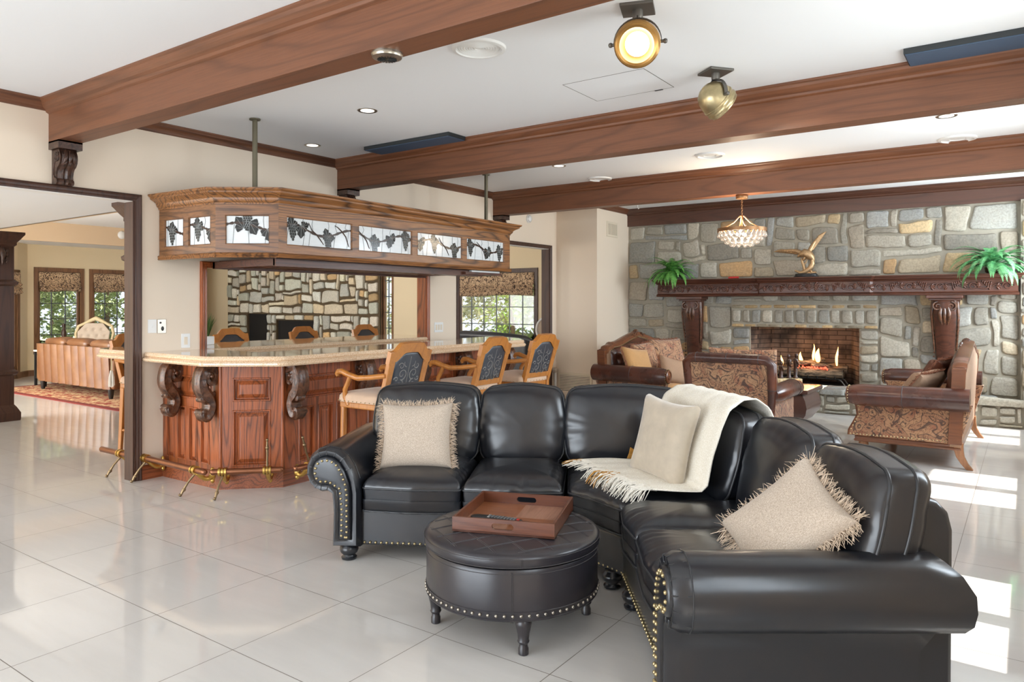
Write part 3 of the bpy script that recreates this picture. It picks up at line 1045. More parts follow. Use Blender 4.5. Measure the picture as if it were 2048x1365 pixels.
def scroll_corbel():
    """S-scroll bracket in (outward p, lateral, z): returns body, curls"""
    C = []
    for k in range(16):        # top volute
        t = k / 15
        a = math.radians(-150 - 420 * t)
        r = 0.012 + 0.055 * t
        C.append((0.082 + r * math.cos(a), -0.088 + r * math.sin(a), 0.009 + 0.020 * t))
    C += [(0.120, -0.030, .032), (0.160, -0.060, .040), (0.178, -0.105, .046), (0.176, -0.150, .050), (0.158, -0.195, .050), (0.125, -0.232, .046),
          (0.088, -0.262, .042), (0.066, -0.296, .040), (0.062, -0.330, .040), (0.074, -0.366, .040), (0.100, -0.394, .038), (0.135, -0.402, .036), (0.162, -0.390, .030), (0.172, -0.370, .020)]
    # resample smooth
    P = [Vector((p, q, 0)) for p, q, w in C]
    W = [w * 1.3 for _, _, w in C]
    def cr(i, t):
        g = lambda k: P[max(0, min(len(P) - 1, k))]
        a, b, c, d = g(i - 1), g(i), g(i + 1), g(i + 2)
        return 0.5 * ((2 * b) + (c - a) * t + (2 * a - 5 * b + 4 * c - d) * t * t + (3 * b - a - 3 * c + d) * t ** 3)
    pts, ws = [], []
    for i in range(len(P) - 1):
        for k in range(3):
            pts.append(cr(i, k / 3))
            ws.append(W[i] + (W[i + 1] - W[i]) * k / 3)
    pts.append(P[-1]); ws.append(W[-1])
    body = MB()
    R = []
    n = 28
    for i, p in enumerate(pts):
        t = (pts[min(i + 1, len(pts) - 1)] - pts[max(i - 1, 0)]).normalized()
        nr = Vector((-t.y, t.x, 0))
        ring = []
        half = 0.060 if i > 16 else 0.052
        fl = min(1, i / 30)
        for k in range(n):
            a = 2 * PI * k / n
            c, s = math.cos(a), math.sin(a)
            e = 0.62
            x = math.copysign(abs(c) ** e, c)
            y = math.copysign(abs(s) ** e, s)
            rr = 1 + 0.075 * fl * math.cos(7 * a) + 0.03 * math.sin(i * 0.9)
            q = p + nr * (x * ws[i] * rr)
            ring.append((max(0, q.x * .70), y * half * rr, q.y))
        R.append(ring)
    body.rings(R)
    curl = MB()
    for yy in (-0.045, 0.045):
        curl.ball((0.057, yy * 1.25, -0.088), 0.017, 10, 6)
    def roll(cx, cz, r, L, n=14):
        MM = Matrix.Translation((cx, -L / 2, cz)) @ Matrix.Rotation(-PI / 2, 4, 'X')
        curl.lathe([(r * .5, 0), (r, .006), (r * .82, L * .2), (r, L * .33), (r * .82, L * .5), (r, L * .67), (r * .82, L * .8), (r, L - .006), (r * .5, L)], n=n, M=MM)
    roll(0.112, -0.268, 0.026, 0.085)
    roll(0.024, -0.236, 0.022, 0.07)
    roll(0.112, -0.374, 0.030, 0.112)
    curl.tube([(0.07, 0, -0.245), (0.09, 0, -0.262), (0.108, 0, -0.272)], [0.03, 0.026, 0.02], 8)
    curl.tube([(0.055, 0, -0.26), (0.04, 0, -0.256), (0.026, 0, -0.242)], [0.026, 0.022, 0.016], 8)
    return body, curl
_cb, _cu = scroll_corbel()
cb_me = cu_me = None
spots = [((0.245, 3.374), -PI / 2), ((0.735, 3.383), -PI / 2), ((1.157, 3.80), 0.0), ((1.157, 4.55), 0.0), ((1.157, 5.28), 0.0), ((1.157, 5.94), 0.0), ((1.157, 6.72), 0.0)]
for (x, y), rz in spots:
    if cb_me is None:
        o = _cb.build('corbel', M['carved'], bar, 45)
        c = _cu.build('curl', M['carved'], o, 50)
        first = o
        cb_me, cu_me = o.data, c.data
    else:
        o = bpy.data.objects.new('corbel', cb_me); COL.objects.link(o); o.parent = bar
        c = bpy.data.objects.new('curl', cu_me); COL.objects.link(c); c.parent = o
    o.location = (x - 0.6, y - 5.0, 0.988)
    o.rotation_euler = (0, 0, rz)

# counters: thick slab with a double bull nose
NOSE = [(0, 0), (.004, .003), (.012, .020), (.010, .030), (.004, .034), (.018, .040), (.030, .052), (.030, .064), (.020, .076), (0, .078)]
NOSE = [(a, -b) for a, b in NOSE]
def rounded(poly, r, n=5, skip=()):
    out = []
    L = len(poly)
    for i, p in enumerate(poly):
        if i in skip:
            out.append(p); continue
        a, b = Vector(poly[i - 1]), Vector(poly[(i + 1) % L])
        q = Vector(p)
        d1, d2 = (a - q), (b - q)
        rr = min(r, d1.length * .45, d2.length * .45)
        s, e = q + d1.normalized() * rr, q + d2.normalized() * rr
        for k in range(n + 1):
            t = k / n
            out.append(tuple((s * (1 - t) ** 2 + q * 2 * t * (1 - t) + e * t * t)))
    return out
def counter(name, poly, label, z=1.068, skip=(), r=0.035):
    pl = rounded(poly, r, 5, skip)
    mb = MB()
    mb.prism(pl, z - 0.076, z)
    mb.sweep([(x, y, z) for x, y in pl], NOSE, closed=True)
    return tag(mb.build(name, M['granite'], smooth=35), label, 'counter')
front_poly = [(0.0, 3.215), (0.885, 3.20), (1.372, 3.555), (1.380, 6.83), (1.12, 7.10), (0.80, 7.27), (0.55, 7.25), (0.58, 6.66), (0.755, 6.42), (0.79, 3.775), (0.0, 3.74)]
counter('granite_countertop', front_poly, 'beige granite bar top with chamfered corner under the grapevine canopy', skip=(0, 10))
back_poly = [(0.03, 3.79), (0.03, 6.69), (-0.145, 6.69), (-0.145, 7.0), (-0.90, 7.0), (-0.95, 3.42), (-0.80, 3.215), (-0.145, 3.215), (-0.145, 3.79)]
counter('granite_countertop', back_poly, 'second beige granite counter set into the wall opening behind the bar', skip=(0, 1, 2, 3, 7, 8), r=0.06)
mb = MB()
mb.box(-0.60, 3.38, 0, -0.14, 6.85, 0.985)
tag(mb.build('back_bar_cabinet', M['bar_y'], bevel=0.01), 'oak base below the second counter on the living room side of the wall', 'cabinet')

# ------------------------------------------------------------------ brass foot rails
def foot_rail(label, p0, p1, nrm, stands, opened):
    """stands: fractions along the rail; opened: True = leg folded up"""
    p0, p1 = Vector((*p0, 0.19)), Vector((*p1, 0.19))
    d = (p1 - p0)
    L = d.length
    d.normalize()
    nrm = Vector((*nrm, 0)).normalized()
    r = thing('foot_rail', label, 'foot rail', (p0.x, p0.y, 0), 0, 'foot rails along the bar')
    o = -Vector((p0.x, p0.y, 0))
    mb = MB()
    mb.tube([p0 + o, p1 + o], 0.024, 18)
    mb.ball(tuple(p0 + o), 0.0245, 12, 8)
    mb.ball(tuple(p1 + o), 0.0245, 12, 8)
    mb.build('rail', M['rail'], r, 50)
    for f, up in zip(stands, opened):
        c = p0 + d * (f * L) + o
        m2 = MB()
        for k in (-0.022, 0, 0.022):
            m2.tube([c + d * (k - .008), c + d * (k + .008)], 0.034 if k else 0.031, 18)
        m2.build('collar', M['brass'], r, 40)
        m3 = MB()
        back = -nrm
        pts, rad = [], []
        for t in [i / 10 for i in range(11)]:
            q = c + back * (0.02 + 0.13 * t) + Vector((0, 0, -0.02 - 0.085 * math.sin(t * PI * 0.62) + 0.03 * t * t))
            pts.append(q); rad.append(0.024 - 0.006 * math.sin(t * PI))
        m3.tube(pts, rad, 10)
        e = pts[-1]
        m3.ball(tuple(e + Vector((0, 0, 0.0))), 0.036, 12, 8, (0.7, 0.7, 1.25))
        for s in (-1, 1):
            m3.ball(tuple(e + Vector((0, 0, 0.04 * s))), 0.022, 10, 6, (0.8, 0.8, 1.1))
        m3.build('bracket', M['brass'], r, 60)
        m4 = MB()
        if up:
            tip = c + Vector((0, 0, 0.235)) + nrm * 0.01 + d * up * 0.09
            pts = [c + Vector((0, 0, .03)), c + (tip - c) * 0.5, c + (tip - c) * 0.75, tip]
        else:
            tip = Vector((c.x, c.y, 0)) + nrm * 0.10 - d * 0.035
            pts = [c + Vector((0, 0, -.03)), c + (tip - c) * 0.45, c + (tip - c) * 0.78 + nrm * .004, tip]
        m4.tube(pts, [0.010, 0.008, 0.011, 0.007], 10)
        k = c + (tip - c) * 0.74
        m4.ball(tuple(k), 0.015, 10, 6)
        m4.ball(tuple(tip + Vector((0, 0, .012 if not up else 0))), 0.012, 10, 6)
        m4.build('leg', M['leg_brass'], r, 50)
foot_rail('brass and copper foot rail along the left end of the bar, by the doorway', (0.02, 3.185), (0.93, 3.175), (0, -1), (0.05, 0.86), (0, 0))
foot_rail('short brass and copper foot rail across the bar\'s chamfered corner, one leg folded up', (0.985, 3.215), (1.335, 3.565), (1, -1), (0.14, 0.80), (0, 0.02))
foot_rail('brass foot rail along the bar front, starting behind the black sofa arm', (1.40, 3.66), (1.40, 6.5), (1, 0), (0.045, 0.33, 0.63, 0.95), (-0.8, 0, 0, 0))
foot_rail('short foot rail glimpsed through the doorway on the far side of the bar', (-0.62, 3.16), (-0.16, 3.16), (0, -1), (0.7,), (0,))

# ------------------------------------------------------------------ hanging canopy with grapevine glass
CF = [(0.004, 3.335), (0.746, 3.388), (1.138, 3.694), (1.125, 6.915), (0.004, 6.915)]
can = thing('bar_canopy', 'hanging oak bar canopy with grapevine stained glass panels above the counter', 'canopy', (0.6, 5.0, 1.85))
def can_part(name, mb, mat, parent=None, **kw):
    o = mb.build(name, mat, parent or can, **kw)
    if parent is None:
        o.location = (-0.6, -5.0, -1.85)
    return o
ZF0, ZF1 = 1.872, 2.285
CORN = [(0, 0), (.008, 0), (.008, .012), (.020, .022), (.026, .034), (.030, .050), (.052, .066), (.074, .078), (.084, .084), (.084, .096), (.098, .104), (.104, .112), (.104, .122), (0, .122)]
mb = MB()
mb.sweep([(x, y, ZF1 - 0.012) for x, y in CF], CORN)
can_part('cornice', mb, M['canopy'])
mb = MB()
BOT = [(-.02, 0), (.010, 0), (.016, .008), (.010, .016), (.018, .026), (.012, .036), (.0, .040), (-.02, .040)]
mb.sweep([(x, y, 1.846) for x, y in CF], BOT)
can_part('base_moulding', mb, M['canopy'])
mb = MB()
mb.prism(CF, ZF1 + .085, ZF1 + .10)
can_part('top_board', mb, M['rack'])
PZ0, PZ1 = 1.952, 2.187
def art_pane(P, w, h, rnd, plan):
    """grapevine leading in pane coordinates; returns (glass, dark, lines, brown)"""
    g, dk, ln, br, vn = MB(), MB(), MB(), MB(), MB()
    g.add([P(0, 0, 0), P(w, 0, 0), P(w, h, 0), P(0, h, 0)], [(0, 1, 2, 3)])
    def clampt(pts):
        return [P(min(max(x, .004), w - .004), min(max(y, .004), h - .004), d) for x, y, d in pts]
    def blob(poly, d0, d1, m):
        pl = [(min(max(x, .003), w - .003), min(max(y, .003), h - .003)) for x, y in poly]
        n = len(pl)
        vs = [P(x, y, d) for d in (d0, d1) for x, y in pl]
        m.add(vs, [tuple(range(n, 2 * n))] + [(k, (k + 1) % n, n + (k + 1) % n, n + k) for k in range(n)])
    def leaf(cx, cy_, r, rot):
        r *= 1.3
        poly = []
        for k in range(30):
            a = 2 * PI * k / 30
            q = r * (0.78 + 0.16 * math.cos(3 * a) + 0.07 * math.cos(9 * a)) * (1.0 - 0.28 * max(0, math.cos(a + PI)) ** 4)
            x, y = rot2((q * math.cos(a), q * math.sin(a)), rot)
            poly.append((cx + x, cy_ + y))
        blob(poly, .001, .003, dk)
        for a in (0, 0.75, -0.75, 1.5, -1.5):
            x, y = rot2((r * .86 * math.cos(a), r * .86 * math.sin(a)), rot)
            bx, by = rot2((-r * .55, 0), rot)
            vn.tube(clampt([(cx + bx, cy_ + by, .0035), (cx + (bx + x) * .55, cy_ + (by + y) * .5, .004), (cx + x, cy_ + y, .0035)]), .0016, 4)
    def grapes(cx, top, r):
        row, y = 4, top
        for q in range(6):
            cnt = max(1, 4 - q * 3 // 5)
            for k in range(cnt):
                x = cx + (k - (cnt - 1) / 2) * r * 1.75 + (r * .3 if q % 2 else 0)
                poly = [(x + r * .88 * math.cos(2 * PI * j / 10), y + r * 1.1 * math.sin(2 * PI * j / 10)) for j in range(10)]
                blob(poly, .001, .0045, dk)
                vn.tube(clampt([(p[0], p[1], .004) for p in poly + poly[:1]]), .0011, 4, cap=False)
            y -= r * 1.75
    ph = rnd.uniform(0, 6)
    am = h * 0.16
    br_y = lambda x: h * .58 + am * math.sin(x / 0.105 + ph)
    xs = [i * w / 26 for i in range(27)]
    wd = [0.0095 + .0035 * math.sin(i * 1.9 + ph) for i in range(27)]
    up = [(x, br_y(x) + q) for x, q in zip(xs, wd)]
    lo = [(x, br_y(x) - q) for x, q in zip(xs, wd)]
    blob(up[::-1] + lo, .001, .0035, br)
    for kind, fx in plan:
        x = fx * w
        if kind == 'g':
            leaf(x - .012, br_y(x) + .012, .045, PI / 2 + rnd.uniform(-.5, .5))
            leaf(x + .032, br_y(x) - .008, .036, rnd.uniform(-1.2, .3))
            grapes(x, br_y(x) - .012, .0125)
        elif kind == 'u':
            leaf(x - .045, br_y(x) - .004, .055, 2.2)
            leaf(x + .040, br_y(x) - .022, .058, -1.1)
            grapes(x + .005, h * .97, .0105)
        elif kind == 'l':
            leaf(x, br_y(x) - .022, .056, -PI / 2 + rnd.uniform(-.5, .5))
            leaf(x + .038, br_y(x) + .014, .036, rnd.uniform(0, 1.6))
        elif kind == 't':
            s = 1 if rnd.random() < .5 else -1
            pts = [(x, br_y(x), .003), (x + s * .05, br_y(x) + .035, .003), (x + s * .085, h * .86, .003)]
            br.tube(clampt(pts), [.006, .005, .003], 5)
            pts = [(x, br_y(x), .003), (x - s * .04, br_y(x) - .04, .003), (x - s * .075, h * .12, .003)]
            br.tube(clampt(pts), [.006, .005, .003], 5)
    k = max(2, int(w / .11))
    for i in range(k):
        x = (i + .5 + rnd.uniform(-.25, .25)) * w / k
        o = rnd.uniform(-.02, .02)
        ln.tube(clampt([(x, h, .001), (x + o, h * .82, .002), (x - o * .5, br_y(x), .002)]), .0016, 4)
        x2 = x + rnd.uniform(-.03, .03)
        ln.tube(clampt([(x2, br_y(x2), .002), (x2 + o, h * .22, .002), (x2 + o * 1.4, 0, .001)]), .0016, 4)
    return g, dk, ln, br, vn
def reorient(o, rz):
    """turn the mesh's own axes by rz about Z without moving it (keeps grain running along it)"""
    o.data.transform(Matrix.Rotation(-rz, 4, 'Z'))
    o.rotation_euler.z += rz
    return o
def canopy_face(i, panes, plans, mat, name):
    a, b = Vector((*CF[i], 0)), Vector((*CF[i + 1], 0))
    d = (b - a)
    L = d.length
    d.normalize()
    n = d.cross(Vector((0, 0, 1)))
    mb = MB()
    O = a + Vector((0, 0, ZF0))
    H = ZF1 - ZF0
    P = lambda u, z, q: O + d * u + Vector((0, 0, z)) + n * q
    us = sorted({0, L, *[v for p in panes for v in p]})
    z0, z1 = PZ0 - ZF0, PZ1 - ZF0
    # frame with depth: front, back, rebates
    for q0, q1 in zip(us, us[1:]):
        for c, e in ((0, z0), (z0, z1), (z1, H)):
            if (c == z0) and any(p[0] <= q0 and q1 <= p[1] for p in panes):
                continue
            mb.add([P(q0, c, 0), P(q1, c, 0), P(q1, e, 0), P(q0, e, 0)], [(0, 1, 2, 3)])
            mb.add([P(q0, c, -.03), P(q1, c, -.03), P(q1, e, -.03), P(q0, e, -.03)], [(3, 2, 1, 0)])
    for p in panes:
        mb.rings([[P(p[0], z0, 0), P(p[1], z0, 0), P(p[1], z1, 0), P(p[0], z1, 0)],
                  [P(p[0] + .004, z0 + .004, .004), P(p[1] - .004, z0 + .004, .004), P(p[1] - .004, z1 - .004, .004), P(p[0] + .004, z1 - .004, .004)],
                  [P(p[0] + .008, z0 + .008, -.008), P(p[1] - .008, z0 + .008, -.008), P(p[1] - .008, z1 - .008, -.008), P(p[0] + .008, z1 - .008, -.008)],
                  [P(p[0] + .008, z0 + .008, -.03), P(p[1] - .008, z0 + .008, -.03), P(p[1] - .008, z1 - .008, -.03), P(p[0] + .008, z1 - .008, -.03)]], False, False)
    fr_ob = can_part(name, mb, mat, recalc=False)
    for p, plan in zip(panes, plans):
        w, h = p[1] - p[0], z1 - z0
        Pp = lambda x, y, q, p=p: P(p[0] + x, z0 + y, -.014 + q)
        g, dk, ln, br, vn = art_pane(Pp, w, h, random.Random(int(p[0] * 100) + i * 7), plan)
        go = can_part('glass_panel', g, M['art_glass'], recalc=False)
        dk.build('vine_leaf_pattern', M['lead_black'], go)
        br.build('vine_branch_pattern', M['lead_brown'], go)
        ln.build('lead_line_pattern', M['lead_dark'], go)
        vn.build('leaf_vein_pattern', M['lead'], go)
    return fr_ob
canopy_face(0, [(.07, .335), (.395, .685)], [[('g', .35)], [('g', .38), ('l', .95)]], M['canopy_x'], 'left_frame')
reorient(canopy_face(1, [(.075, .425)], [[('u', .48), ('l', .98)]], M['canopy_x'], 'corner_frame'), math.atan2(.306, .392))
Y0 = 3.694
pf = [(3.77, 4.482), (4.553, 5.26), (5.33, 6.037), (6.108, 6.805)]
canopy_face(2, [(a - Y0, b - Y0) for a, b in pf], [[('g', .1), ('l', .22), ('g', .62), ('t', .45), ('t', .85)], [('g', .3), ('l', .58), ('g', .88), ('t', .1)], [('l', .08), ('g', .38), ('g', .83), ('t', .6)], [('g', .12), ('l', .55), ('g', .88), ('t', .4)]], M['canopy'], 'front_frame')
canopy_face(3, [], [], M['canopy_x'], 'end_frame')
# stem-glass rack below
mb = MB()
for x in (0.12, 0.98):
    mb.box(x, 3.76, 1.785, x + 0.035, 6.55, 1.845)
mb.box(0.12, 3.76, 1.79, 1.0, 3.80, 1.845)
can_part('rack_rail', mb, M['rack'])
mb = MB()
y = 3.86
while y < 6.5:
    mb.box(0.15, y, 1.822, 0.98, y + 0.026, 1.846)
    mb.box(0.15, y - 0.020, 1.806, 0.98, y + 0.046, 1.822)
    y += 0.112
for k in range(6):
    mb.box(0.14 , 4.05 + k * .47, 1.80, 1.0, 4.06 + k * .47, 1.846)
can_part('glass_rack', mb, M['rack'])
mb = MB()
mb.box(0.16, 3.80, 1.846, 0.97, 6.52, 1.858)
can_part('rack_board', mb, M['rack'])
mb = MB()
mb.box(0.70, 6.30, 1.826, 1.05, 6.82, 1.848)
can_part('under_light', mb, M['white'], bevel=.006)
mb = MB()
mb.box(0.60, 6.18, 1.80, 1.06, 6.84, 1.826)
can_part('light_cover', mb, M['rack'])
for x, y in ((0.82, 3.70), (0.82, 6.86)):
    mb = MB()
    mb.tube([(x, y, ZF1), (x, y, 3.005)], 0.021, 16)
    mb.lathe([(.045, 2.998), (.045, 3.008)], (x, y, 0), 16)
    can_part('pole', mb, M['pole'], smooth=40)
# white odds and ends lying on the canopy
def tube_thing(name, pts, r, mat, label, cat):
    mb = MB()
    mb.tube(pts, r, 8)
    return tag(mb.build(name, mat, smooth=60), label, cat)
tube_thing('cable', [(1.02, 4.55, 2.392), (1.0, 4.6, 2.41), (0.98, 4.68, 2.44), (0.96, 4.75, 2.445), (0.95, 4.84, 2.42), (0.95, 4.9, 2.392)], 0.006, M['white'], 'loop of white cable lying on top of the bar canopy', 'cable')
mb = MB()
mb.ball((0.95, 5.03, 2.408), 0.024, 12, 8, (1.6, 1, 0.8))
mb.lathe([(.014, 0), (.020, .02), (.012, .03)], (0.98, 4.97, 2.39), 10)
tag(mb.build('plug_adapter', M['white'], smooth=50), 'small white plug adapter on top of the bar canopy beside the corbel', 'adapter')

# ------------------------------------------------------------------ bar stools
def puff(outline, front, back, X, n_sub=0, nz=0.0, seed=0, pleat=0.0):
    """cushion: 2D outline, profiles [(scale, height)] outer->inner; X maps (x,y,h) to space"""
    mb = MB()
    cx = sum(p[0] for p in outline) / len(outline)
    c2 = sum(p[1] for p in outline) / len(outline)
    R = []
    for s, h in list(reversed(back)) + list(front):
        ring = []
        for i, p in enumerate(outline):
            a, b = cx + (p[0] - cx) * s, c2 + (p[1] - c2) * s
            q = 0.0
            if nz:
                q = nz * noise.noise(Vector((a * 4, b * 4, seed))) * max(0, 1 - s * .9)
            if pleat and .75 < s < .995:
                q += pleat * noise.noise(Vector((p[0] * 26, p[1] * 26, seed + 9))) * (s - .70) / .3
            ring.append(X(a, b, h + q))
        R.append(ring)
    mb.rings(R)
    return mb
def rrect(w, d, r, n=5, seg=4, cx=0, c2=0, bow=0.0):
    """rounded rectangle outline with extra points along the sides; bow pushes the sides out"""
    pts = []
    cs = [(w / 2 - r, -d / 2 + r, -PI / 2), (w / 2 - r, d / 2 - r, 0), (-w / 2 + r, d / 2 - r, PI / 2), (-w / 2 + r, -d / 2 + r, PI)]
    for i, (x, y, a0) in enumerate(cs):
        for k in range(n + 1):
            a = a0 + PI / 2 * k / n
            pts.append((x + r * math.cos(a), y + r * math.sin(a)))
        nx = cs[(i + 1) % 4]
        e = (nx[0] + r * math.cos(nx[2]), nx[1] + r * math.sin(nx[2]))
        s = pts[-1]
        for k in range(1, seg):
            t = k / seg
            bx, by = s[0] + (e[0] - s[0]) * t, s[1] + (e[1] - s[1]) * t
            o = bow * math.sin(PI * t)
            ln = math.hypot(e[0] - s[0], e[1] - s[1]) or 1
            pts.append((bx + (e[1] - s[1]) / ln * o, by - (e[0] - s[0]) / ln * o))
    return [(x + cx, y + c2) for x, y in pts]

def make_stool(label):
    t = thing('bar_stool', label, 'bar stool', (0, 0, 0), 0, 'bar stools around the bar')
    def part(n, mb, m, par=None, **kw):
        return mb.build(n, M[m], par or t, **kw)
    lean = 0.30
    bx = lambda z: 0.205 + max(0, z - .70) * lean
    for s in (-1, 1):
        mb = MB()
        mb.tube([(-.205, s * .205, 0), (-.200, s * .205, .30), (-.195, s * .20, .55), (-.19, s * .20, .70)], [.017, .021, .026, .026], 10)
        part('leg', mb, 'stool', smooth=50)
        mb = MB()
        pts = [(.25, s * .19, 0), (.225, s * .19, .35), (.205, s * .19, .70)]
        R = []
        for (x, y, z), w in zip(pts + [(bx(.9), s * .195, .90), (bx(1.115), s * .205, 1.115)], (.018, .021, .024, .022, .020)):
            R.append([(x - w, y - w * .85, z), (x + w, y - w * .85, z), (x + w, y + w * .85, z), (x - w, y + w * .85, z)])
        mb.rings(R)
        part('back_post', mb, 'stool', bevel=.006)
        mb = MB()           # arm and its support
        arm = [(bx(.93), s * .205, .935), (.12, s * .225, .915), (0, s * .235, .905), (-.10, s * .235, .925), (-.17, s * .235, .948), (-.215, s * .235, .944), (-.232, s * .235, .925), (-.222, s * .235, .908)]
        mb.tube(arm, [.020, .021, .022, .023, .024, .023, .020, .014], 10)
        sup = [(-.12, s * .215, .69), (-.150, s * .225, .75), (-.145, s * .232, .81), (-.11, s * .235, .86), (-.085, s * .235, .91)]
        mb.tube(sup, [.022, .02, .02, .02, .02], 10)
        part('armrest', mb, 'stool', smooth=50)
    mb = MB()
    mb.box(-.215, -.225, .665, .215, .225, .715)
    part('seat_frame', mb, 'stool', bevel=.01)
    mb = MB()
    for z, x0 in ((.22, -.205), (.30, .235)):
        mb.tube([(x0, -.2, z), (x0, .2, z)], .015, 8)
    for s in (-1, 1):
        mb.tube([(-.2, s * .2, .26), (.23, s * .19, .26)], .013, 8)
    part('stretcher', mb, 'stool', smooth=50)
    ol = rrect(.46, .48, .05, 4, 4)
    part('seat_cushion', puff(ol, [(1.0, .02), (.985, .045), (.93, .062), (.7, .078), (.35, .085), (.0, .087)], [(.99, -.002), (1.0, .008)], lambda x, y, h: (x - .005, y, .715 + h)), 'suede', smooth=60)
    mb = MB()
    for q in rrect(.465, .485, .05, 4, 8):
        mb.ball((q[0] - .005, q[1], .722), .0045, 6, 4)
    part('nail_trim', mb, 'nail')
    # back frame in the leaning plane
    ey = Vector((lean, 0, 1)).normalized()
    O = Vector((bx(.80), 0, .80))
    B = lambda y, v, d: O + Vector((0, 1, 0)) * y + ey * v + Vector((1, 0, -lean)).normalized() * d
    def crest(y):
        a = abs(y) / .205
        e = min(1, max(0, (a - .52) / .40))
        return .392 - .062 * (e * e * (3 - 2 * e)) + .006 * (1 - a)
    def under(y):
        a = abs(y) / .165
        e = min(1, max(0, (a - .35) / .65))
        return .318 - .066 * (e * e * (3 - 2 * e)) + .006 * (1 - a)
    ys = [-.225 + .45 * k / 36 for k in range(37)]
    mb = MB()
    top = [(y, crest(min(max(y, -.205), .205))) for y in ys]
    bot = [(y, under(min(max(y, -.165), .165)) - (.0 if abs(y) < .165 else .02)) for y in ys]
    n = len(ys)
    R = [[B(*p, -.018) for p in bot], [B(*p, -.018) for p in top], [B(*p, .020) for p in top], [B(*p, .020) for p in bot]]
    vs = [p for r in R for p in r]
    fs = []
    for a in range(4):
        b = (a + 1) % 4
        fs += [(a * n + k, a * n + k + 1, b * n + k + 1, b * n + k) for k in range(n - 1)]
    fs += [(0, n, 2 * n, 3 * n), (n - 1, 2 * n - 1, 3 * n - 1, 4 * n - 1)]
    mb.add(vs, fs)
    part('crest_rail', mb, 'stool', smooth=40)
    mb = MB()
    for y in (-.175, .175):
        mb.add([B(y - .018, -.02, -.015), B(y + .018, -.02, -.015), B(y + .018, .30, -.015), B(y - .018, .30, -.015),
                B(y - .018, -.02, .018), B(y + .018, -.02, .018), B(y + .018, .30, .018), B(y - .018, .30, .018)],
               [(3, 2, 1, 0), (4, 5, 6, 7), (0, 1, 5, 4), (1, 2, 6, 5), (2, 3, 7, 6), (3, 0, 4, 7)])
    mb.add([B(y, v, d) for d in (-.016, .018) for y, v in ((-.19, -.045), (.19, -.045), (.19, .005), (-.19, .005))], [(3, 2, 1, 0), (4, 5, 6, 7), (0, 1, 5, 4), (1, 2, 6, 5), (2, 3, 7, 6), (3, 0, 4, 7)])
    part('back_frame', mb, 'stool', bevel=.004)
    pan = [(y, under(y)) for y in [-.16 + .32 * k / 16 for k in range(17)]]
    ol = [(.16, .0)] + pan[::-1] + [(-.16, 0)]
    ol = ol[::-1]
    pn = puff(ol, [(1.0, .004), (.97, .012), (.8, .018), (.4, .022), (0, .023)], [(1.0, -.004), (.97, -.012), (.7, -.020), (.3, -.024), (0, -.025)], lambda a, b, h: B(a, b, h))
    po = part('back_pad', pn, 'stool_leather', smooth=50)
    sc = MB()
    def spiral(cx, cv, r, a0, turns, s, w=.0042):
        pts = []
        N = 22
        for k in range(N + 1):
            t = k / N
            a = a0 + s * turns * 2 * PI * t
            q = r * (1 - .82 * t)
            yy, vv = cx + q * math.cos(a), cv + q * math.sin(a)
            dd = .0175 + .005 * (1 - min(1, math.hypot(yy / .16, (vv - .15) / .16)))
            pts.append((yy, vv, dd))
        for sd in (1, -1):
            sc.tube([B(a, b, d * sd) for a, b, d in pts], [w * (1.1 - .6 * k / N) for k in range(N + 1)], 5)
    for s in (-1, 1):
        spiral(s * .07, .065, .042, PI / 2, 1.2 * s, 1)
        spiral(s * .062, .150, .050, -PI / 2, -1.25 * s, 1)
        spiral(s * .085, .215, .030, PI * .9, 1.1 * s, 1)
        spiral(s * .030, .245, .036, -PI / 2, 1.1 * s, 1)
        spiral(s * .115, .110, .024, PI, 1.0 * s, 1)
        spiral(s * .035, .020, .030, PI / 2, -1.0 * s, 1)
        spiral(s * .120, .030, .022, PI / 2, 1.0 * s, 1)
    sc.tube([B(0, .01 + .28 * k / 8, .0215) for k in range(9)], .003, 5)
    sc.build('scroll_emboss', M['scroll'], po)
    return t
st = make_stool('honey wood bar stool nearest the sofa, slate scroll back, at the front of the bar')
st.location = (1.87, 4.10, 0)
dup(st, (1.87, 5.19, 0), 0.03, 'middle of the three honey wood bar stools in front of the bar')
dup(st, (1.87, 6.02, 0), -0.05, 'honey wood bar stool at the far end of the bar, by the archway')
dup(st, (-1.30, 5.10, 0), PI, 'bar stool beyond the wall opening, in front of the small dark niche')
dup(st, (-1.30, 6.17, 0), PI + .04, 'bar stool beyond the wall opening, in front of the black firebox')
dup(st, (-1.30, 7.22, 0), PI - .03, 'bar stool beyond the wall opening, at the right end of the pale stone wall')
dup(st, (-.90, 3.80, 0), PI + .3, 'bar stool cut off by the doorway casing, beside the caramel leather sofa')
# ------------------------------------------------------------------ black leather sectional (plan axes u,v: u to the right of the view, v into it)
RV = Vector((math.cos(YAW), math.sin(YAW), 0))
FV = Vector((-math.sin(YAW), math.cos(YAW), 0))
GND = Vector((CAM.x, CAM.y, 0))
def W(u, v, z=0.0):
    return GND + RV * u + FV * v + Vector((0, 0, z))
SU, SV = 0.35, 3.75
sofa = thing('sectional_sofa', 'large black leather sectional sofa with rolled nailhead arms and loose cushions', 'sofa', W(SU, SV), YAW)
Lc = lambda u, v, z: Vector((u - SU, v - SV, z))
A1 = Vector((-0.86, 4.16))
E1, N1 = Vector((0.9945, -0.1047)), Vector((0.1047, 0.9945))
S1 = lambda s, t: A1 + E1 * s + N1 * t
def spart(name, mb, mat='leather', par=None, **kw):
    return mb.build(name, M[mat], par or sofa, **kw)
def smooth_loop(pts, n=2):
    pts = [Vector(p) for p in pts]
    for _ in range(n):
        pts = [q for a, b in zip(pts, pts[1:] + pts[:1]) for q in (a * .82 + b * .18, a * .18 + b * .82)]
    return [tuple(p) for p in pts]
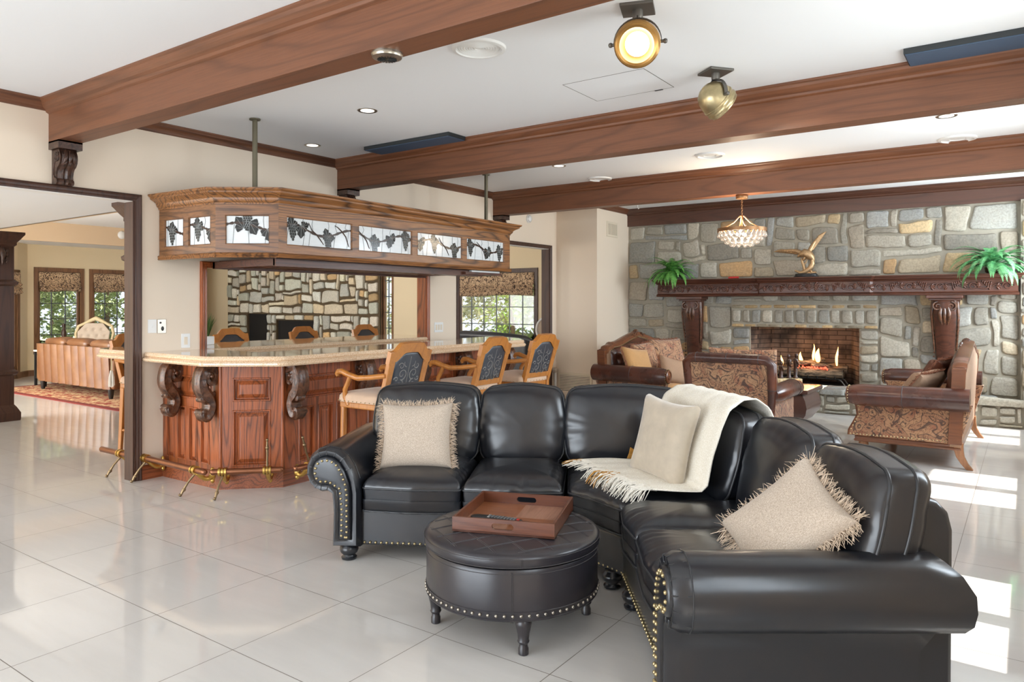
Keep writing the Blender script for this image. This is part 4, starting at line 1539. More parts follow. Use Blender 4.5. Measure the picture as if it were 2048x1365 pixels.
def densify(poly, step=0.05):
    out = []
    for a, b in zip(poly, poly[1:] + poly[:1]):
        a, b = Vector(a), Vector(b)
        k = max(1, int((b - a).length / step))
        out += [tuple(a.lerp(b, i / k)) for i in range(k)]
    return out
# seats
SEAT_F = [(1.0, .125), (1.004, .140), (.985, .158), (.94, .178), (.84, .198), (.66, .214), (.40, .224), (.16, .228), (0, .229)]
SEAT_B = [(.97, 0.0), (1.0, .012), (1.008, .07)]
def seat(poly, seed):
    ol = smooth_loop(densify(poly, .05), 2)
    mb = puff(ol, SEAT_F, SEAT_B, lambda a, b, h: Lc(a, b, .285 + h), nz=.008, seed=seed, pleat=.010)
    # gathered pleats below the welt
    c = spart('seat_cushion', mb, smooth=70)
    w = MB()
    w.tube([Lc(a, b, .285 + .133) for a, b in ol], .0065, 6, closed=True)
    w.tube([Lc(a, b, .285 + .004) for a, b in ol], .0055, 6, closed=True)
    w.build('seat_welt', M['welt'], c, 60)
    return c
def box_poly(f, s0, s1, t0, t1, bulge=0.02):
    m = (s0 + s1) / 2
    return [tuple(f(*p)) for p in ((s0 + .004, t0 + .006), (m, t0 - bulge), (s1 - .004, t0 + .006), (s1 - .002, (t0 + t1) / 2), (s1 - .004, t1), (s0 + .004, t1), (s0 + .002, (t0 + t1) / 2))]
S3 = lambda s, t: Vector((0.545 + t, s))          # s runs along v, t into the seat
seat(box_poly(S1, 0.0, .575, 0, .66), 1)
seat(box_poly(S1, .580, 1.150, 0, .66), 2)
seat([(.315, 4.055), (.44, 3.90), (.553, 3.715), (.85, 3.700), (1.12, 3.70), (1.06, 4.25), (.86, 4.62), (.60, 4.67), (.365, 4.69)], 3)
seat([tuple(p) for p in ((.553, 3.255), (.53, 3.47), (.553, 3.685), (.85, 3.69), (1.22, 3.69), (1.22, 3.25), (.85, 3.25))], 4)
seat([tuple(p) for p in ((.553, 2.625), (.53, 2.93), (.553, 3.240), (.85, 3.24), (1.22, 3.24), (1.22, 2.62), (.85, 2.62))], 5)
# back cushions
def back_cushion(p0, p1, back, z0, hgt, thick, lean, seed, trim=.03, r=.085, topbow=.018):
    """front bottom edge p0->p1 in plan, back = unit plan vector pointing backwards"""
    p0, p1, back = Vector(p0), Vector(p1), Vector(back).normalized()
    d = p1 - p0
    wd = d.length
    d.normalize()
    ol = rrect(wd - .008, hgt, r, 5, 14, wd / 2, hgt / 2, topbow)
    def X(a, b, h):
        q = p0 + d * a + back * (thick * .5 + lean * b - h)
        return Lc(q.x, q.y, z0 + b)
    t = thick / 2
    F = [(1.0, .35 * t), (1.0, .62 * t), (.975, .80 * t), (.92, .95 * t), (.80, 1.10 * t), (.58, 1.22 * t), (.30, 1.27 * t), (0, 1.28 * t)]
    Bk = [(1.0, -.3 * t), (.985, -.6 * t), (.92, -.9 * t), (.6, -t), (.0, -1.05 * t)]
    mb = puff(ol, F, Bk, X, nz=.012, seed=seed, pleat=.010)
    c = spart('back_cushion', mb, smooth=70)
    w = MB()
    w.tube([X(a, b, .63 * t) for a, b in ol], .0065, 6, closed=True)
    w.tube([X(a, b, -.3 * t) for a, b in ol], .0055, 6, closed=True)
    w.build('back_welt', M['welt'], c, 60)
    return c
BZ, BH, BT = .46, .468, .20
back_cushion(S1(-.105, .55), S1(.585, .55), N1, BZ, BH, BT, .20, 11)
back_cushion(S1(.592, .55), S1(1.135, .55), N1, BZ, BH, BT, .20, 12)
back_cushion(S1(1.142, .55), S1(1.88, .55), N1, BZ, BH, BT, .20, 13)
back_cushion((.86, 4.47), (1.045, 3.64), (.975, .22), BZ, BH - .02, BT, .24, 14)
back_cushion((1.08, 3.62), (1.125, 3.03), (.997, .07), BZ, BH - .01, BT, .25, 15)
back_cushion((1.13, 3.02), (1.13, 2.43), (1, 0), BZ, BH - .02, BT, .25, 16)
# base and back frame
mb = MB()
basep = [S1(-.02, .03), S1(1.155, .03), (.565, 3.695), (.565, 2.60), (1.38, 2.60), (1.40, 4.22), (.95, 4.93), S1(-.02, .97)]
mb.prism([tuple(p) for p in basep], .085, .29)
o = spart('base', mb, bevel=.012, seg=3)
for v in o.data.vertices:
    v.co = v.co - Vector((SU, SV, 0))
mb = MB()
FRM = [(.10, .085), (.10, .70), (.085, .765), (.05, .80), (0, .81), (-.05, .80), (-.09, .76), (-.105, .70), (-.10, .085)]
path = [S1(-.12, .88), S1(1.66, .88), Vector((1.37, 4.18)), Vector((1.40, 2.475))]
mb.sweep([Lc(p.x, p.y, 0) for p in path], FRM)
spart('back_frame', mb, smooth=50, bevel=.02)
# arms
ARM = [(0, .085), (0, .25), (.0, .40), (.012, .47), (.040, .545), (.080, .605), (.130, .640), (.190, .652), (.245, .640), (.290, .605), (.315, .550), (.318, .495), (.300, .445), (.265, .410), (.225, .395), (.190, .398), (.168, .385), (.160, .30), (.162, .18), (.165, .085)]
def offset_poly(pl, g):
    """shrink a polygon inwards by g (normals)"""
    out = []
    L = len(pl)
    area = sum(pl[i][0] * pl[(i + 1) % L][1] - pl[(i + 1) % L][0] * pl[i][1] for i in range(L))
    sg = 1 if area > 0 else -1
    for i in range(L):
        a, b, c = Vector(pl[i - 1]), Vector(pl[i]), Vector(pl[(i + 1) % L])
        d1, d2 = (b - a).normalized(), (c - b).normalized()
        n1, n2 = Vector((-d1.y, d1.x)) * sg, Vector((-d2.y, d2.x)) * sg
        n = (n1 + n2)
        n = n / max(.35, 1 + n1.dot(n2))
        out.append(tuple(b + n * g))
    return out
def arm(P, depth, name_front=True, flare=0.0):
    """P(x,t,z): lateral outwards, depth, height"""
    mb = MB()
    ts = [0.035, 0.012, 0.0, 0.0, 0.03, 0.06] + [depth * k / 7 for k in range(1, 8)] + [depth + .02, depth + .03]
    gs = [0.062, 0.05, 0.034, 0.016, 0.002, 0.0] + [0] * 7 + [.02, .05]
    R = []
    for t, g in zip(ts, gs):
        pl = offset_poly(ARM, g) if g else ARM
        R.append([P(x, min(t, depth - flare * max(0, min(1, (.42 - z) / .10)) - flare * .35 * max(0, (.40 - z) / .3) - flare * .9 * max(0, (z - .53) / .12) ** 2), z) for x, z in pl])
    mb.rings(R)
    a = spart('arm', mb, smooth=60)
    inner = offset_poly(ARM, .048)
    pm = MB()
    n = len(inner)
    R = [[P(x, .03, z) for x, z in inner], [P(x, -.004, z) for x, z in inner], [P(x, -.012, z) for x, z in offset_poly(ARM, .054)], [P(x, -.014, z) for x, z in offset_poly(ARM, .062)]]
    pm.rings(R, cap0=False)
    pm.build('front_facing', M['leather'], a, 50)
    # pleats over the roll and the outer bead
    pl = MB()
    bead = [P(x, .004, z) for x, z in offset_poly(ARM, .012)]
    for i in range(4, 16):
        q0 = P(*[ARM[i][0], .055, ARM[i][1]])
        q1 = P(*[offset_poly(ARM, .016)[i][0], -.001, offset_poly(ARM, .016)[i][1]])
        pl.tube([q0, q1, P(offset_poly(ARM, .040)[i][0], .002, offset_poly(ARM, .040)[i][1])], .003, 5)
    pl.tube([P(x, .06, z) for x, z in ARM[3:17]], .003, 5)
    pl.build('pleat_seam', M['welt'], a, 60)
    # nailheads
    loop = offset_poly(ARM, .066)
    nl = MB()
    acc, step = 0.0, .030
    for p, q in zip(loop, loop[1:] + loop[:1]):
        p, q = Vector(p), Vector(q)
        L = (q - p).length
        while acc < L:
            m = p.lerp(q, acc / L)
            nl.ball(tuple(P(m.x, -.015, m.y)), .0078, 8, 5)
            acc += step
        acc -= L
    nl.build('nailhead_trim', M['nail'], a, 60)
    return a
def PA(x, t, z):
    q = S1(-.004 - x, t - .035)
    return Lc(q.x, q.y, z)
arm(PA, .93)
def PB(x, t, z):
    return Lc(.515 + t, 2.622 - x, z * .985)
arm(PB, .96, flare=.085)
# bun feet and nail strip
for u, v in (S1(-.085, .04), S1(-.085, .88), (.52, 3.78), (.585, 3.52), (.60, 2.54), (1.35, 2.54), (1.35, 4.1), S1(.9, .88)):
    mb = MB()
    c = Lc(u, v, 0)
    mb.lathe([(.034, 0), (.043, .004), (.045, .014), (.036, .022), (.034, .028), (.047, .040), (.054, .056), (.052, .072), (.040, .084), (.038, .092)], (c.x, c.y, 0), 20)
    spart('foot', mb, smooth=50)
nl = MB()
for a, b in ((S1(.01, .026), S1(1.15, .026)), (Vector((.302, 4.06)), Vector((.56, 3.71))), (Vector((.561, 3.68)), Vector((.561, 2.64)))):
    k = int((b - a).length / .032)
    for i in range(k + 1):
        q = a.lerp(b, i / k)
        nl.ball(tuple(Lc(q.x, q.y, .103)), .0078, 8, 5)
spart('nailhead_strip', nl, 'nail', smooth=60)

# ------------------------------------------------------------------ scatter pillows on the sectional
def pillow_shape(w, h, t, pinch=.05, seed=0, n=44):
    """square cushion with pulled corners, in (x,y,z) centred; returns MB, outline"""
    ol = []
    for k in range(n * 4 // 4):
        a = 2 * PI * k / n + PI / 4
        c, s = math.cos(a), math.sin(a)
        m = max(abs(c), abs(s))
        x, y = c / m, s / m
        e = min(abs(x), abs(y))
        q = 1 - pinch * (1 - e ** 2) * 1.15
        ol.append((x * q * w / 2, y * q * h / 2))
    F = [(1.0, .004), (.985, .10 * t), (.94, .22 * t), (.84, .34 * t), (.66, .43 * t), (.4, .485 * t), (.15, .5 * t), (0, .5 * t)]
    Bk = [(1.0, -.004), (.985, -.10 * t), (.94, -.22 * t), (.84, -.34 * t), (.66, -.43 * t), (.4, -.485 * t), (.0, -.5 * t)]
    mb = puff(ol, F, Bk, lambda a, b, hh: Vector((a, b, hh)), nz=.012, seed=seed)
    return mb, ol
def fringe_mesh(ol, length, seed, skip=None, per=.0017, wdt=.0013):
    rnd = random.Random(seed)
    mb = MB()
    L = len(ol)
    for i in range(L):
        a, b = Vector(ol[i]), Vector(ol[(i + 1) % L])
        d = b - a
        k = max(1, int(d.length / per))
        nr = Vector((d.y, -d.x)).normalized()
        for j in range(k):
            p = a + d * ((j + rnd.random()) / k)
            if skip and skip(p):
                continue
            ln = length * rnd.uniform(.65, 1.25)
            sw = rnd.uniform(-.8, .8)
            q = nr + d.normalized() * sw
            z0 = rnd.uniform(-.006, .006)
            zz = rnd.uniform(-.4, .4)
            pts = [Vector((p.x, p.y, z0)), Vector((p.x + q.x * ln * .5, p.y + q.y * ln * .5, z0 + zz * ln * .5)), Vector((p.x + q.x * ln * .95, p.y + q.y * ln * .95 - .012 * rnd.random(), z0 + zz * ln * 1.2))]
            w = d.normalized() * wdt * rnd.uniform(.6, 1.4)
            w3 = Vector((w.x, w.y, rnd.uniform(-.002, .002)))
            vs = []
            for m, s in zip(pts, (1, .9, .4)):
                vs += [m - w3 * s, m + w3 * s]
            mb.add(vs, [(0, 1, 3, 2), (2, 3, 5, 4)])
    return mb
def frame_mat(c, ex, ey):
    ex = Vector(ex).normalized()
    ey = Vector(ey)
    ey = (ey - ex * ey.dot(ex)).normalized()
    ez = ex.cross(ey)
    m = Matrix((ex, ey, ez)).transposed().to_4x4()
    m.translation = Vector(c)
    return m
def pillow(name, label, c, ex, ey, w, h, t, mat, fringe=None, flen=.035, pinch=.05, seed=0, group=None, skip=None):
    mb, ol = pillow_shape(w, h, t, pinch, seed)
    r = thing(name, label, 'pillow', c, 0, group)
    r.matrix_world = frame_mat(c, ex, ey)
    mb.build('cover', M[mat], r, smooth=70)
    if fringe:
        fringe_mesh(ol, flen, seed, skip).build('fringe', M[fringe], r, recalc=False)
    return r
def dirw(u, v, z):
    return RV * u + FV * v + Vector((0, 0, z))
pillow('throw_pillow', 'oatmeal linen pillow with eyelash fringe on the left sofa seat', W(-.575, 4.40, .675), dirw(.99, -.10, .035), dirw(-.03, .30, .95), .435, .39, .17, 'linen', 'fringe', .040, .07, 5)
pillow('throw_pillow', 'plain beige crushed velvet pillow leaning on the cream throw in the sofa corner', W(.825, 3.965, .735), dirw(.373, -.928, -.03), dirw(.22, .10, .95), .45, .44, .15, 'velvet', None, 0, .07, 9)
pillow('throw_pillow', 'oatmeal fringed pillow tipped against the back of the sofa\'s right arm', W(1.00, 2.66, .665), dirw(.03, -.36, -.15), dirw(.30, .06, .36), .36, .42, .16, 'linen', 'fringe', .045, .07, 15)

# ------------------------------------------------------------------ cream throw with knotted fringe
tw = thing('throw_blanket', 'cream woven throw with white and gold fringe draped over the sofa corner', 'throw blanket', W(.75, 4.0, .5), YAW)
TL = lambda u, v, z: Vector((u - .75, v - 4.0, z - .5))
rows = [((.405, 4.40, .523), (.700, 3.70, .520)), ((.60, 4.38, .530), (.83, 3.62, .530)), ((.76, 4.36, .528), (.95, 3.60, .530)), ((.80, 4.36, .56), (.985, 3.61, .56)),
        ((.84, 4.36, .70), (1.015, 3.62, .70)), ((.885, 4.37, .83), (1.06, 3.64, .83)), ((.935, 4.38, .925), (1.11, 3.66, .93)), ((1.00, 4.38, .972), (1.19, 3.70, .972)), ((1.09, 4.38, .975), (1.27, 3.73, .972)), ((1.16, 4.38, .93), (1.34, 3.74, .92)), ((1.20, 4.38, .80), (1.40, 3.74, .78))]
def throw_fn(s, t):
    f = t * (len(rows) - 1)
    i = min(int(f), len(rows) - 2)
    k = f - i
    a = Vector(rows[i][0]).lerp(Vector(rows[i + 1][0]), k)
    b = Vector(rows[i][1]).lerp(Vector(rows[i + 1][1]), k)
    p = a.lerp(b, s)
    wv = .007 * math.sin(s * 19 + t * 5) + .010 * noise.noise(Vector((s * 4, t * 6, 3)))
    p += Vector((-.5 * abs(wv) - .012, -.15 * wv, .8 * abs(wv) + .008))
    return TL(*p)
mb = MB()
mb.grid(throw_fn, 26, 44)
mb.build('cloth', M['throw'], tw, smooth=80, solid=.007)
rnd = random.Random(4)
f1, f2 = MB(), MB()
for k in range(260):
    s = rnd.random()
    a = Vector(rows[0][0]).lerp(Vector(rows[0][1]), s) + Vector((rnd.uniform(0, .07), 0, .004))
    gold = (.42 < s < .60 and rnd.random() < .45) or s < .04
    ln = rnd.uniform(.09, .17)
    d = Vector((-.90 + rnd.uniform(-.3, .3), -.42 + rnd.uniform(-.5, .3), 0)).normalized()
    pts = []
    for q in range(6):
        t = q / 5
        pts.append(TL(*(a + d * ln * t + Vector((rnd.uniform(-.006, .006), rnd.uniform(-.006, .006), .012 * math.sin(t * PI) - (.16 * max(0, t - .55) ** 1.5 if s > .3 else 0))))))
    (f2 if gold else f1).tube(pts, [.0035, .003, .003, .0028, .0024, .0015], 4)
f1.build('fringe', M['throw_fringe'], tw)
f2.build('gold_fringe', M['gold_fringe'], tw)
mb = MB()
for q in range(14):
    mb.tube([TL(.70 + .01 * q % .05, 4.43, .53), TL(.715 + .004 * q, 4.44, .56), TL(.72 + .003 * q, 4.42, .60 - .002 * q)], .004, 4)
mb.build('gold_tassel', M['gold_fringe'], tw)

# ------------------------------------------------------------------ round ottoman, tray, remotes
ott = thing('round_ottoman', 'round charcoal leather storage ottoman with nailhead rim on turned legs', 'ottoman', W(.0, 3.41), YAW - .08)
mb = MB()
mb.lathe([(.36, .148), (.388, .149), (.395, .153), (.398, .165), (.398, .355), (.392, .366), (.36, .368)], n=64)
ob = mb.build('body', M['ott'], ott, smooth=40)
mb = MB()
mb.lathe([(.37, .372), (.400, .374), (.406, .384), (.406, .412), (.400, .424), (.380, .432), (.33, .437), (.2, .441), (.0001, .442)], n=64)
lid = mb.build('lid', M['ott'], ott, smooth=50)
sm = MB()
for k in range(-3, 4):
    for ang in (0.55, 0.55 + PI / 2):
        off = k * .115
        hw = math.sqrt(max(0, .375 ** 2 - off ** 2))
        if hw < .06:
            continue
        for dd in (-.004, .004):
            pts = []
            for i in range(13):
                t = -hw + 2 * hw * i / 12
                x, y = rot2((t, off + dd), ang)
                r = math.hypot(x, y)
                z = .4415 - .004 * (r / .33) ** 2 if r < .33 else .4375 - (r - .33) * .105
                pts.append((x, y, z))
            sm.tube(pts, .0016, 4)
sm.build('stitched_seam', M['seam'], lid)
sm = MB()
for r, z in ((.4075, .412), (.4070, .380), (.3990, .350)):
    sm.tube([(r * math.cos(2 * PI * k / 64), r * math.sin(2 * PI * k / 64), z) for k in range(64)], .0014, 4, closed=True)
for a in [2 * PI * k / 4 - PI / 2 + .08 for k in range(4)]:
    for da in (-.008, .008):
        sm.tube([(.3992 * math.cos(a + da), .3992 * math.sin(a + da), z) for z in (.15, .25, .36)], .0014, 4)
        sm.tube([(.4072 * math.cos(a + .1 + da), .4072 * math.sin(a + .1 + da), z) for z in (.378, .395, .415)], .0014, 4)
sm.build('stitched_seam', M['seam'], ob)
mb = MB()
for k in range(72):
    a = 2 * PI * k / 72
    mb.ball((.400 * math.cos(a), .400 * math.sin(a), .178), .0075, 8, 5)
mb.build('nailhead_trim', M['pewter'], ob, smooth=60)
mb = MB()
mb.tube([(.399 * math.cos(2 * PI * k / 64), .399 * math.sin(2 * PI * k / 64), .192) for k in range(64)], .003, 5, closed=True)
mb.tube([(.397 * math.cos(2 * PI * k / 64), .397 * math.sin(2 * PI * k / 64), .160) for k in range(64)], .004, 5, closed=True)
mb.build('rim_bead', M['ott'], ob, smooth=60)
for k in range(4):
    a = -PI / 2 + .215 + k * PI / 2
    mb = MB()
    mb.lathe([(.019, 0), (.022, .003), (.022, .028), (.019, .034), (.018, .046), (.024, .052), (.026, .058), (.023, .064), (.026, .090), (.034, .124), (.036, .136), (.031, .146), (.028, .152)], (.355 * math.cos(a), .355 * math.sin(a), 0), 18)
    mb.build('leg', M['ott'], ott, smooth=40)

tr = thing('serving_tray', 'square dark walnut tray with slotted handles on the round ottoman', 'tray', W(.017, 3.471, .442), YAW - .256)
S2 = .236
mb = MB()
mb.box(-S2, -S2, 0, S2, S2, .010)
mb.build('base', M['tray'], tr)
for i in range(2):
    for j in range(2):
        mb = MB()
        g = S2 - .012
        x0, y0 = (-g if i == 0 else 0), (-g if j == 0 else 0)
        mb.box(x0, y0, .010, x0 + g, y0 + g, .0125)
        mb.build('inlay_square', M['tray_mid' if (i + j) % 2 else 'tray_pale'], tr)
def tray_side(sy, slot):
    mb = MB()
    y0, y1 = sy * S2, sy * (S2 - .012)
    yy0, yy1 = min(y0, y1), max(y0, y1)
    H0 = .066
    if slot:
        a, z0, z1, cx = .050, .022, .050, 0.0
        outer = [(-S2, 0), (S2, 0), (S2, H0), (-S2, H0)]
        n = 24
        slotp = []
        for k in range(n):
            an = 2 * PI * k / n
            x = cx + math.copysign(a - .014, math.cos(an)) + .014 * math.cos(an)
            z = (z0 + z1) / 2 + .014 * math.sin(an)
            slotp.append((x, z))
        rim = []
        for k in range(n):
            an = 2 * PI * k / n
            dx, dz = slotp[k][0] - cx, slotp[k][1] - .035
            # project radially to the outer rectangle
            best = 9
            for lim, v, o_ in ((S2, dx, cx), (H0, dz, .035)):
                if abs(v) > 1e-6:
                    edge = (lim - o_) / v if v > 0 else ((-S2 if lim == S2 else 0) - o_) / v
                    best = min(best, edge)
            rim.append((cx + dx * best, .035 + dz * best))
        for (x, z), q in ((p, 0) for p in outer):
            k = min(range(n), key=lambda i: math.hypot(rim[i][0] - x, rim[i][1] - z))
            rim[k] = (x, z)
        mb.rings([[(x, yy0, z) for x, z in rim], [(x, yy0, z) for x, z in slotp], [(x, yy1, z) for x, z in slotp], [(x, yy1, z) for x, z in rim], [(x, yy0, z) for x, z in rim]], False, False)
    else:
        mb.box(-S2, yy0, 0, S2, yy1, H0)
    return mb
for sy in (-1, 1):
    tray_side(sy, True).build('side_panel', M['tray'], tr)
    mb = MB()
    x0, x1 = sorted((sy * S2, sy * (S2 - .012)))
    mb.box(x0, -S2 + .012, 0, x1, S2 - .012, .066)
    mb.build('side_panel', M['tray'], tr, bevel=.002)
def remote(label, u, v, ang, blk):
    r = thing('remote_control', label, 'remote control', W(u, v, .4545), YAW + ang, 'remote controls in the tray')
    ol = rrect(.046, .19, .018, 5, 3)
    mb = puff(ol, [(1.0, .008), (.96, .016), (.8, .019), (0, .020)], [(.9, 0), (1.0, .004)], lambda a, b, h: Vector((b, a, h)))
    mb.build('body', M['black'], r, smooth=50)
    b = MB()
    if blk:
        b.box(-.006, -.018, .017, .004, .018, .0215)
        b.build('silver_band', M['white'], r)
    else:
        for i in range(9):
            for j in range(3):
                b.box(-.075 + i * .016, -.016 + j * .012, .018, -.066 + i * .016, -.008 + j * .012, .0225)
        b.build('key_pad', M['grey'], r)
        c = MB()
        c.box(.068, -.006, .018, .080, .006, .0225)
        c.build('power_key', M['red'], r)
    return r
remote('black remote control with a pale band, front left of the tray', -.105, 3.425, -.30, True)
remote('black remote control with grey buttons and red key, beside the banded remote', -.040, 3.395, -.42, False)
# ------------------------------------------------------------------ carved leather and paisley settees (front faces local -Y)
def settee(label, loc, rz, wd=2.02):
    r = thing('settee', label, 'loveseat', loc, rz, 'matching leather and paisley settees by the fireplace')
    D = .92
    h = wd / 2
    yb, yf = D / 2, -D / 2
    def part(n, mb, m, par=None, **kw):
        return mb.build(n, M[m], par or r, **kw)
    # base rail
    mb = MB()
    mb.box(-h + .04, yf + .05, .165, h - .04, yb - .02, .225)
    mb.sweep([(-h + .03, yb - .02, .165), (-h + .03, yf + .04, .165), (h - .03, yf + .04, .165), (h - .03, yb - .02, .165)], [(0, 0), (.012, .004), (.016, .018), (.006, .03), (.010, .05), (0, .06)])
    part('base_rail', mb, 'frame_wood', bevel=.004)
    # legs: sabre at the back, turned at the front
    for s in (-1, 1):
        mb = MB()
        R = []
        for z, oy, w in ((.235, 0, .036), (.17, .0, .036), (.11, .012, .032), (.05, .045, .028), (.0, .085, .026)):
            x, y = s * (h - .055), yb - .04 + oy
            R.append([(x - w, y - w, z), (x + w, y - w, z), (x + w, y + w, z), (x - w, y + w, z)])
        mb.rings(R)
        part('leg', mb, 'leg_wood', bevel=.005)
        mb = MB()
        mb.lathe([(.022, 0), (.036, .01), (.042, .04), (.030, .07), (.034, .09), (.046, .12), (.042, .17)], (s * (h - .08), yf + .10, 0), 16)
        part('leg', mb, 'leg_wood', smooth=50)
    # back: crested outline, tapestry outside, leather inside, timber top edge
    lean = .05
    def top(x):
        a = abs(x) / h
        if a > .93:
            return .90
        if a > .80:
            return .93 + .02 * math.sin((.93 - a) / .13 * PI / 2)
        if a > .74:
            return .955 + .03 * (.80 - a) / .06
        t = 1 - a / .74
        return .975 + .105 * (t * t * (3 - 2 * t)) + (.02 * (1 - a / .09) if a < .09 else 0)
    xs = [-h + wd * k / 64 for k in range(65)]
    Bp = lambda x, z, d: Vector((x, yb - .02 + (z - .22) * lean - d, z))
    n = len(xs)
    mb = MB()
    vs, fs = [], []
    for d in (0.0, .085):
        for zf in (0, 1):
            vs += [Bp(x, .2 if zf == 0 else top(x) - .012, d) for x in xs]
    for q0, q1 in ((0, 1), (1, 3), (3, 2), (2, 0)):
        fs += [(q0 * n + k, q0 * n + k + 1, q1 * n + k + 1, q1 * n + k) for k in range(n - 1)]
    fs += [(0, n, 3 * n, 2 * n), (n - 1, 2 * n - 1, 4 * n - 1, 3 * n - 1)]
    mb.add(vs, fs)
    part('outer_back', mb, 'chenille')
    mb = MB()
    R = []
    for x in xs:
        z = top(x)
        R.append([Bp(x, z - .028, -.008), Bp(x, z, -.008), Bp(x, z + .012, .02), Bp(x, z + .012, .075), Bp(x, z - .005, .105), Bp(x, z - .045, .105)])
    mb.rings(R)
    part('crest_rail', mb, 'frame_wood', smooth=40)
    for s in (-1, 1):
        mb = MB()
        R = []
        for z in (.225, .55, .90):
            R.append([Bp(s * h - .03, z, -.006), Bp(s * h + .03, z, -.006), Bp(s * h + .03, z, .10), Bp(s * h - .03, z, .10)])
        mb.rings(R)
        part('side_post', mb, 'frame_wood', bevel=.004)
    mb = MB()
    for k in range(-2, 3):
        c = Bp(k * .026, top(0) - .005 - abs(k) * .012, .06)
        mb.ball(tuple(c), .03, 10, 6, (.55, 1.5, 1.3 - .15 * abs(k)))
    for s in (-1, 1):
        mb.tube([Bp(s * (.06 + .14 * t), top(s * (.06 + .14 * t)) - .01 + .012 * math.sin(t * 9), .10) for t in [i / 10 for i in range(11)]], [.018 - .010 * i / 10 for i in range(11)], 8)
    part('carved_shell', mb, 'carved', smooth=60)
    # tufted inner back
    def tuft(u, v):
        x = -h + .16 + (wd - .32) * u
        z = .44 + (top(x) - .06 - .44) * v
        cxn, cz = (u * 7) % 1 - .5, 0
        b = 0
        for row, zz in ((0, .62), (1, .78)):
            for q in range(8):
                tx = -h + .16 + (wd - .32) * (q + (.5 if row else 0)) / 7.5
                dd = math.hypot(x - tx, (z - zz))
                b = max(b, math.exp(-(dd / .05) ** 2))
        e = min(1, min(u, 1 - u) * 9) * min(1, min(v + .25, 1 - v) * 6)
        return Bp(x, z, .085 + .085 * math.sqrt(max(0, e)) * (1 - .62 * b))
    mb = MB()
    mb.grid(tuft, 90, 22)
    part('tufted_back', mb, 'brown_leather', smooth=80)
    nl = MB()
    for k in range(62):
        x = -h + .15 + (wd - .30) * k / 61
        nl.ball(tuple(Bp(x, top(x) - .055, .108)), .007, 6, 4)
    part('nail_trim', nl, 'nail')
    # seat
    mb = MB()
    mb.box(-h + .12, yf + .03, .22, h - .12, yb - .12, .36)
    part('seat_rail', mb, 'paisley', bevel=.015)
    for s in (-1, 1):
        cx = s * (wd - .40) / 4
        ol = rrect((wd - .40) / 2 - .01, .68, .08, 5, 4, cx, -.07, .012)
        mb = puff(ol, [(1.0, .08), (.985, .115), (.93, .135), (.75, .15), (.4, .157), (0, .158)], [(.97, 0), (1, .02)], lambda a, b, q: Vector((a, b, .345 + q)))
        part('seat_cushion', mb, 'gold_cloth', smooth=70)
    # arms: leather roll over a tapestry side panel
    for s in (-1, 1):
        xo = s * h
        side = [(yb - .03, .225), (yb + .07, .58), (yf + .02, .58), (yf + .05, .50), (yf + .06, .42), (yf + .02, .34), (yf - .015, .27), (yf - .02, .225)]
        mb = MB()
        mb.prism(side, 0, .10, O=(xo - (.0 if s > 0 else -.0), 0, 0), ex=(0, 1, 0), ey=(0, 0, 1), ez=(-s, 0, 0))
        part('side_panel', mb, 'paisley')
        nl = MB()
        path = side[2:] + [(yb - .05, .235)]
        for p, q in zip(path, path[1:]):
            p, q = Vector(p), Vector(q)
            k = max(1, int((q - p).length / .028))
            for i in range(k):
                m = p.lerp(q, i / k)
                nl.ball((xo + s * .002, m.x + .018, m.y + .012), .0068, 6, 4)
        part('nail_trim', nl, 'nail')
        mb = MB()
        mb.tube([(xo - s * .004 + s * .0, y, z) for y, z in side[2:]], .010, 6)
        part('edge_bead', mb, 'frame_wood', smooth=50)
        mb = MB()
        R = []
        for k in range(15):
            t = k / 14
            y = yf - .01 + (D + .06) * t
            cz, rr = .615 - .03 * math.sin(t * PI) * 0 + .01 * t, .102 * (0.80 if k == 0 else .96 if k == 1 else 1.0)
            ring = []
            for q in range(22):
                a = 2 * PI * q / 22
                ring.append((xo + s * .035 + rr * 1.08 * math.cos(a) * 1.0, y, cz + rr * 1.0 * math.sin(a)))
            R.append(ring)
        mb.rings(R)
        ar = part('arm_roll', mb, 'brown_leather', smooth=60)
        mb = MB()
        mb.tube([(xo + s * .035 + .111 * math.cos(a), yf + .45, .62 + .103 * math.sin(a)) for a in [2 * PI * q / 24 for q in range(24)]], .003, 5, closed=True)
        mb.build('roll_seam', M['seam'], ar)
        mb = MB()
        mb.lathe([(.078, 0), (.080, .012), (.066, .018), (.058, .010), (.036, .012), (.030, .022), (.001, .024)], M=Matrix.Translation((xo + s * .035, yf - .008, .615)) @ Matrix.Rotation(PI / 2, 4, 'X'), n=22)
        mb.build('carved_rosette', M['frame_wood'], ar, 50)
        nl = MB()
        for q in range(20):
            a = 2 * PI * q / 20
            nl.ball((xo + s * .035 + .092 * math.cos(a), yf - .006, .615 + .086 * math.sin(a)), .006, 6, 4)
        nl.build('nail_trim', M['nail'], ar)
    return r
settee('carved leather and paisley settee seen end on at the right, facing the coffee table', (5.13, 8.56, 0), -PI / 2)
settee('carved leather and paisley settee at the left, piled with pillows, back to the tan wall', (2.14, 9.02, 0), PI / 2, 1.90)

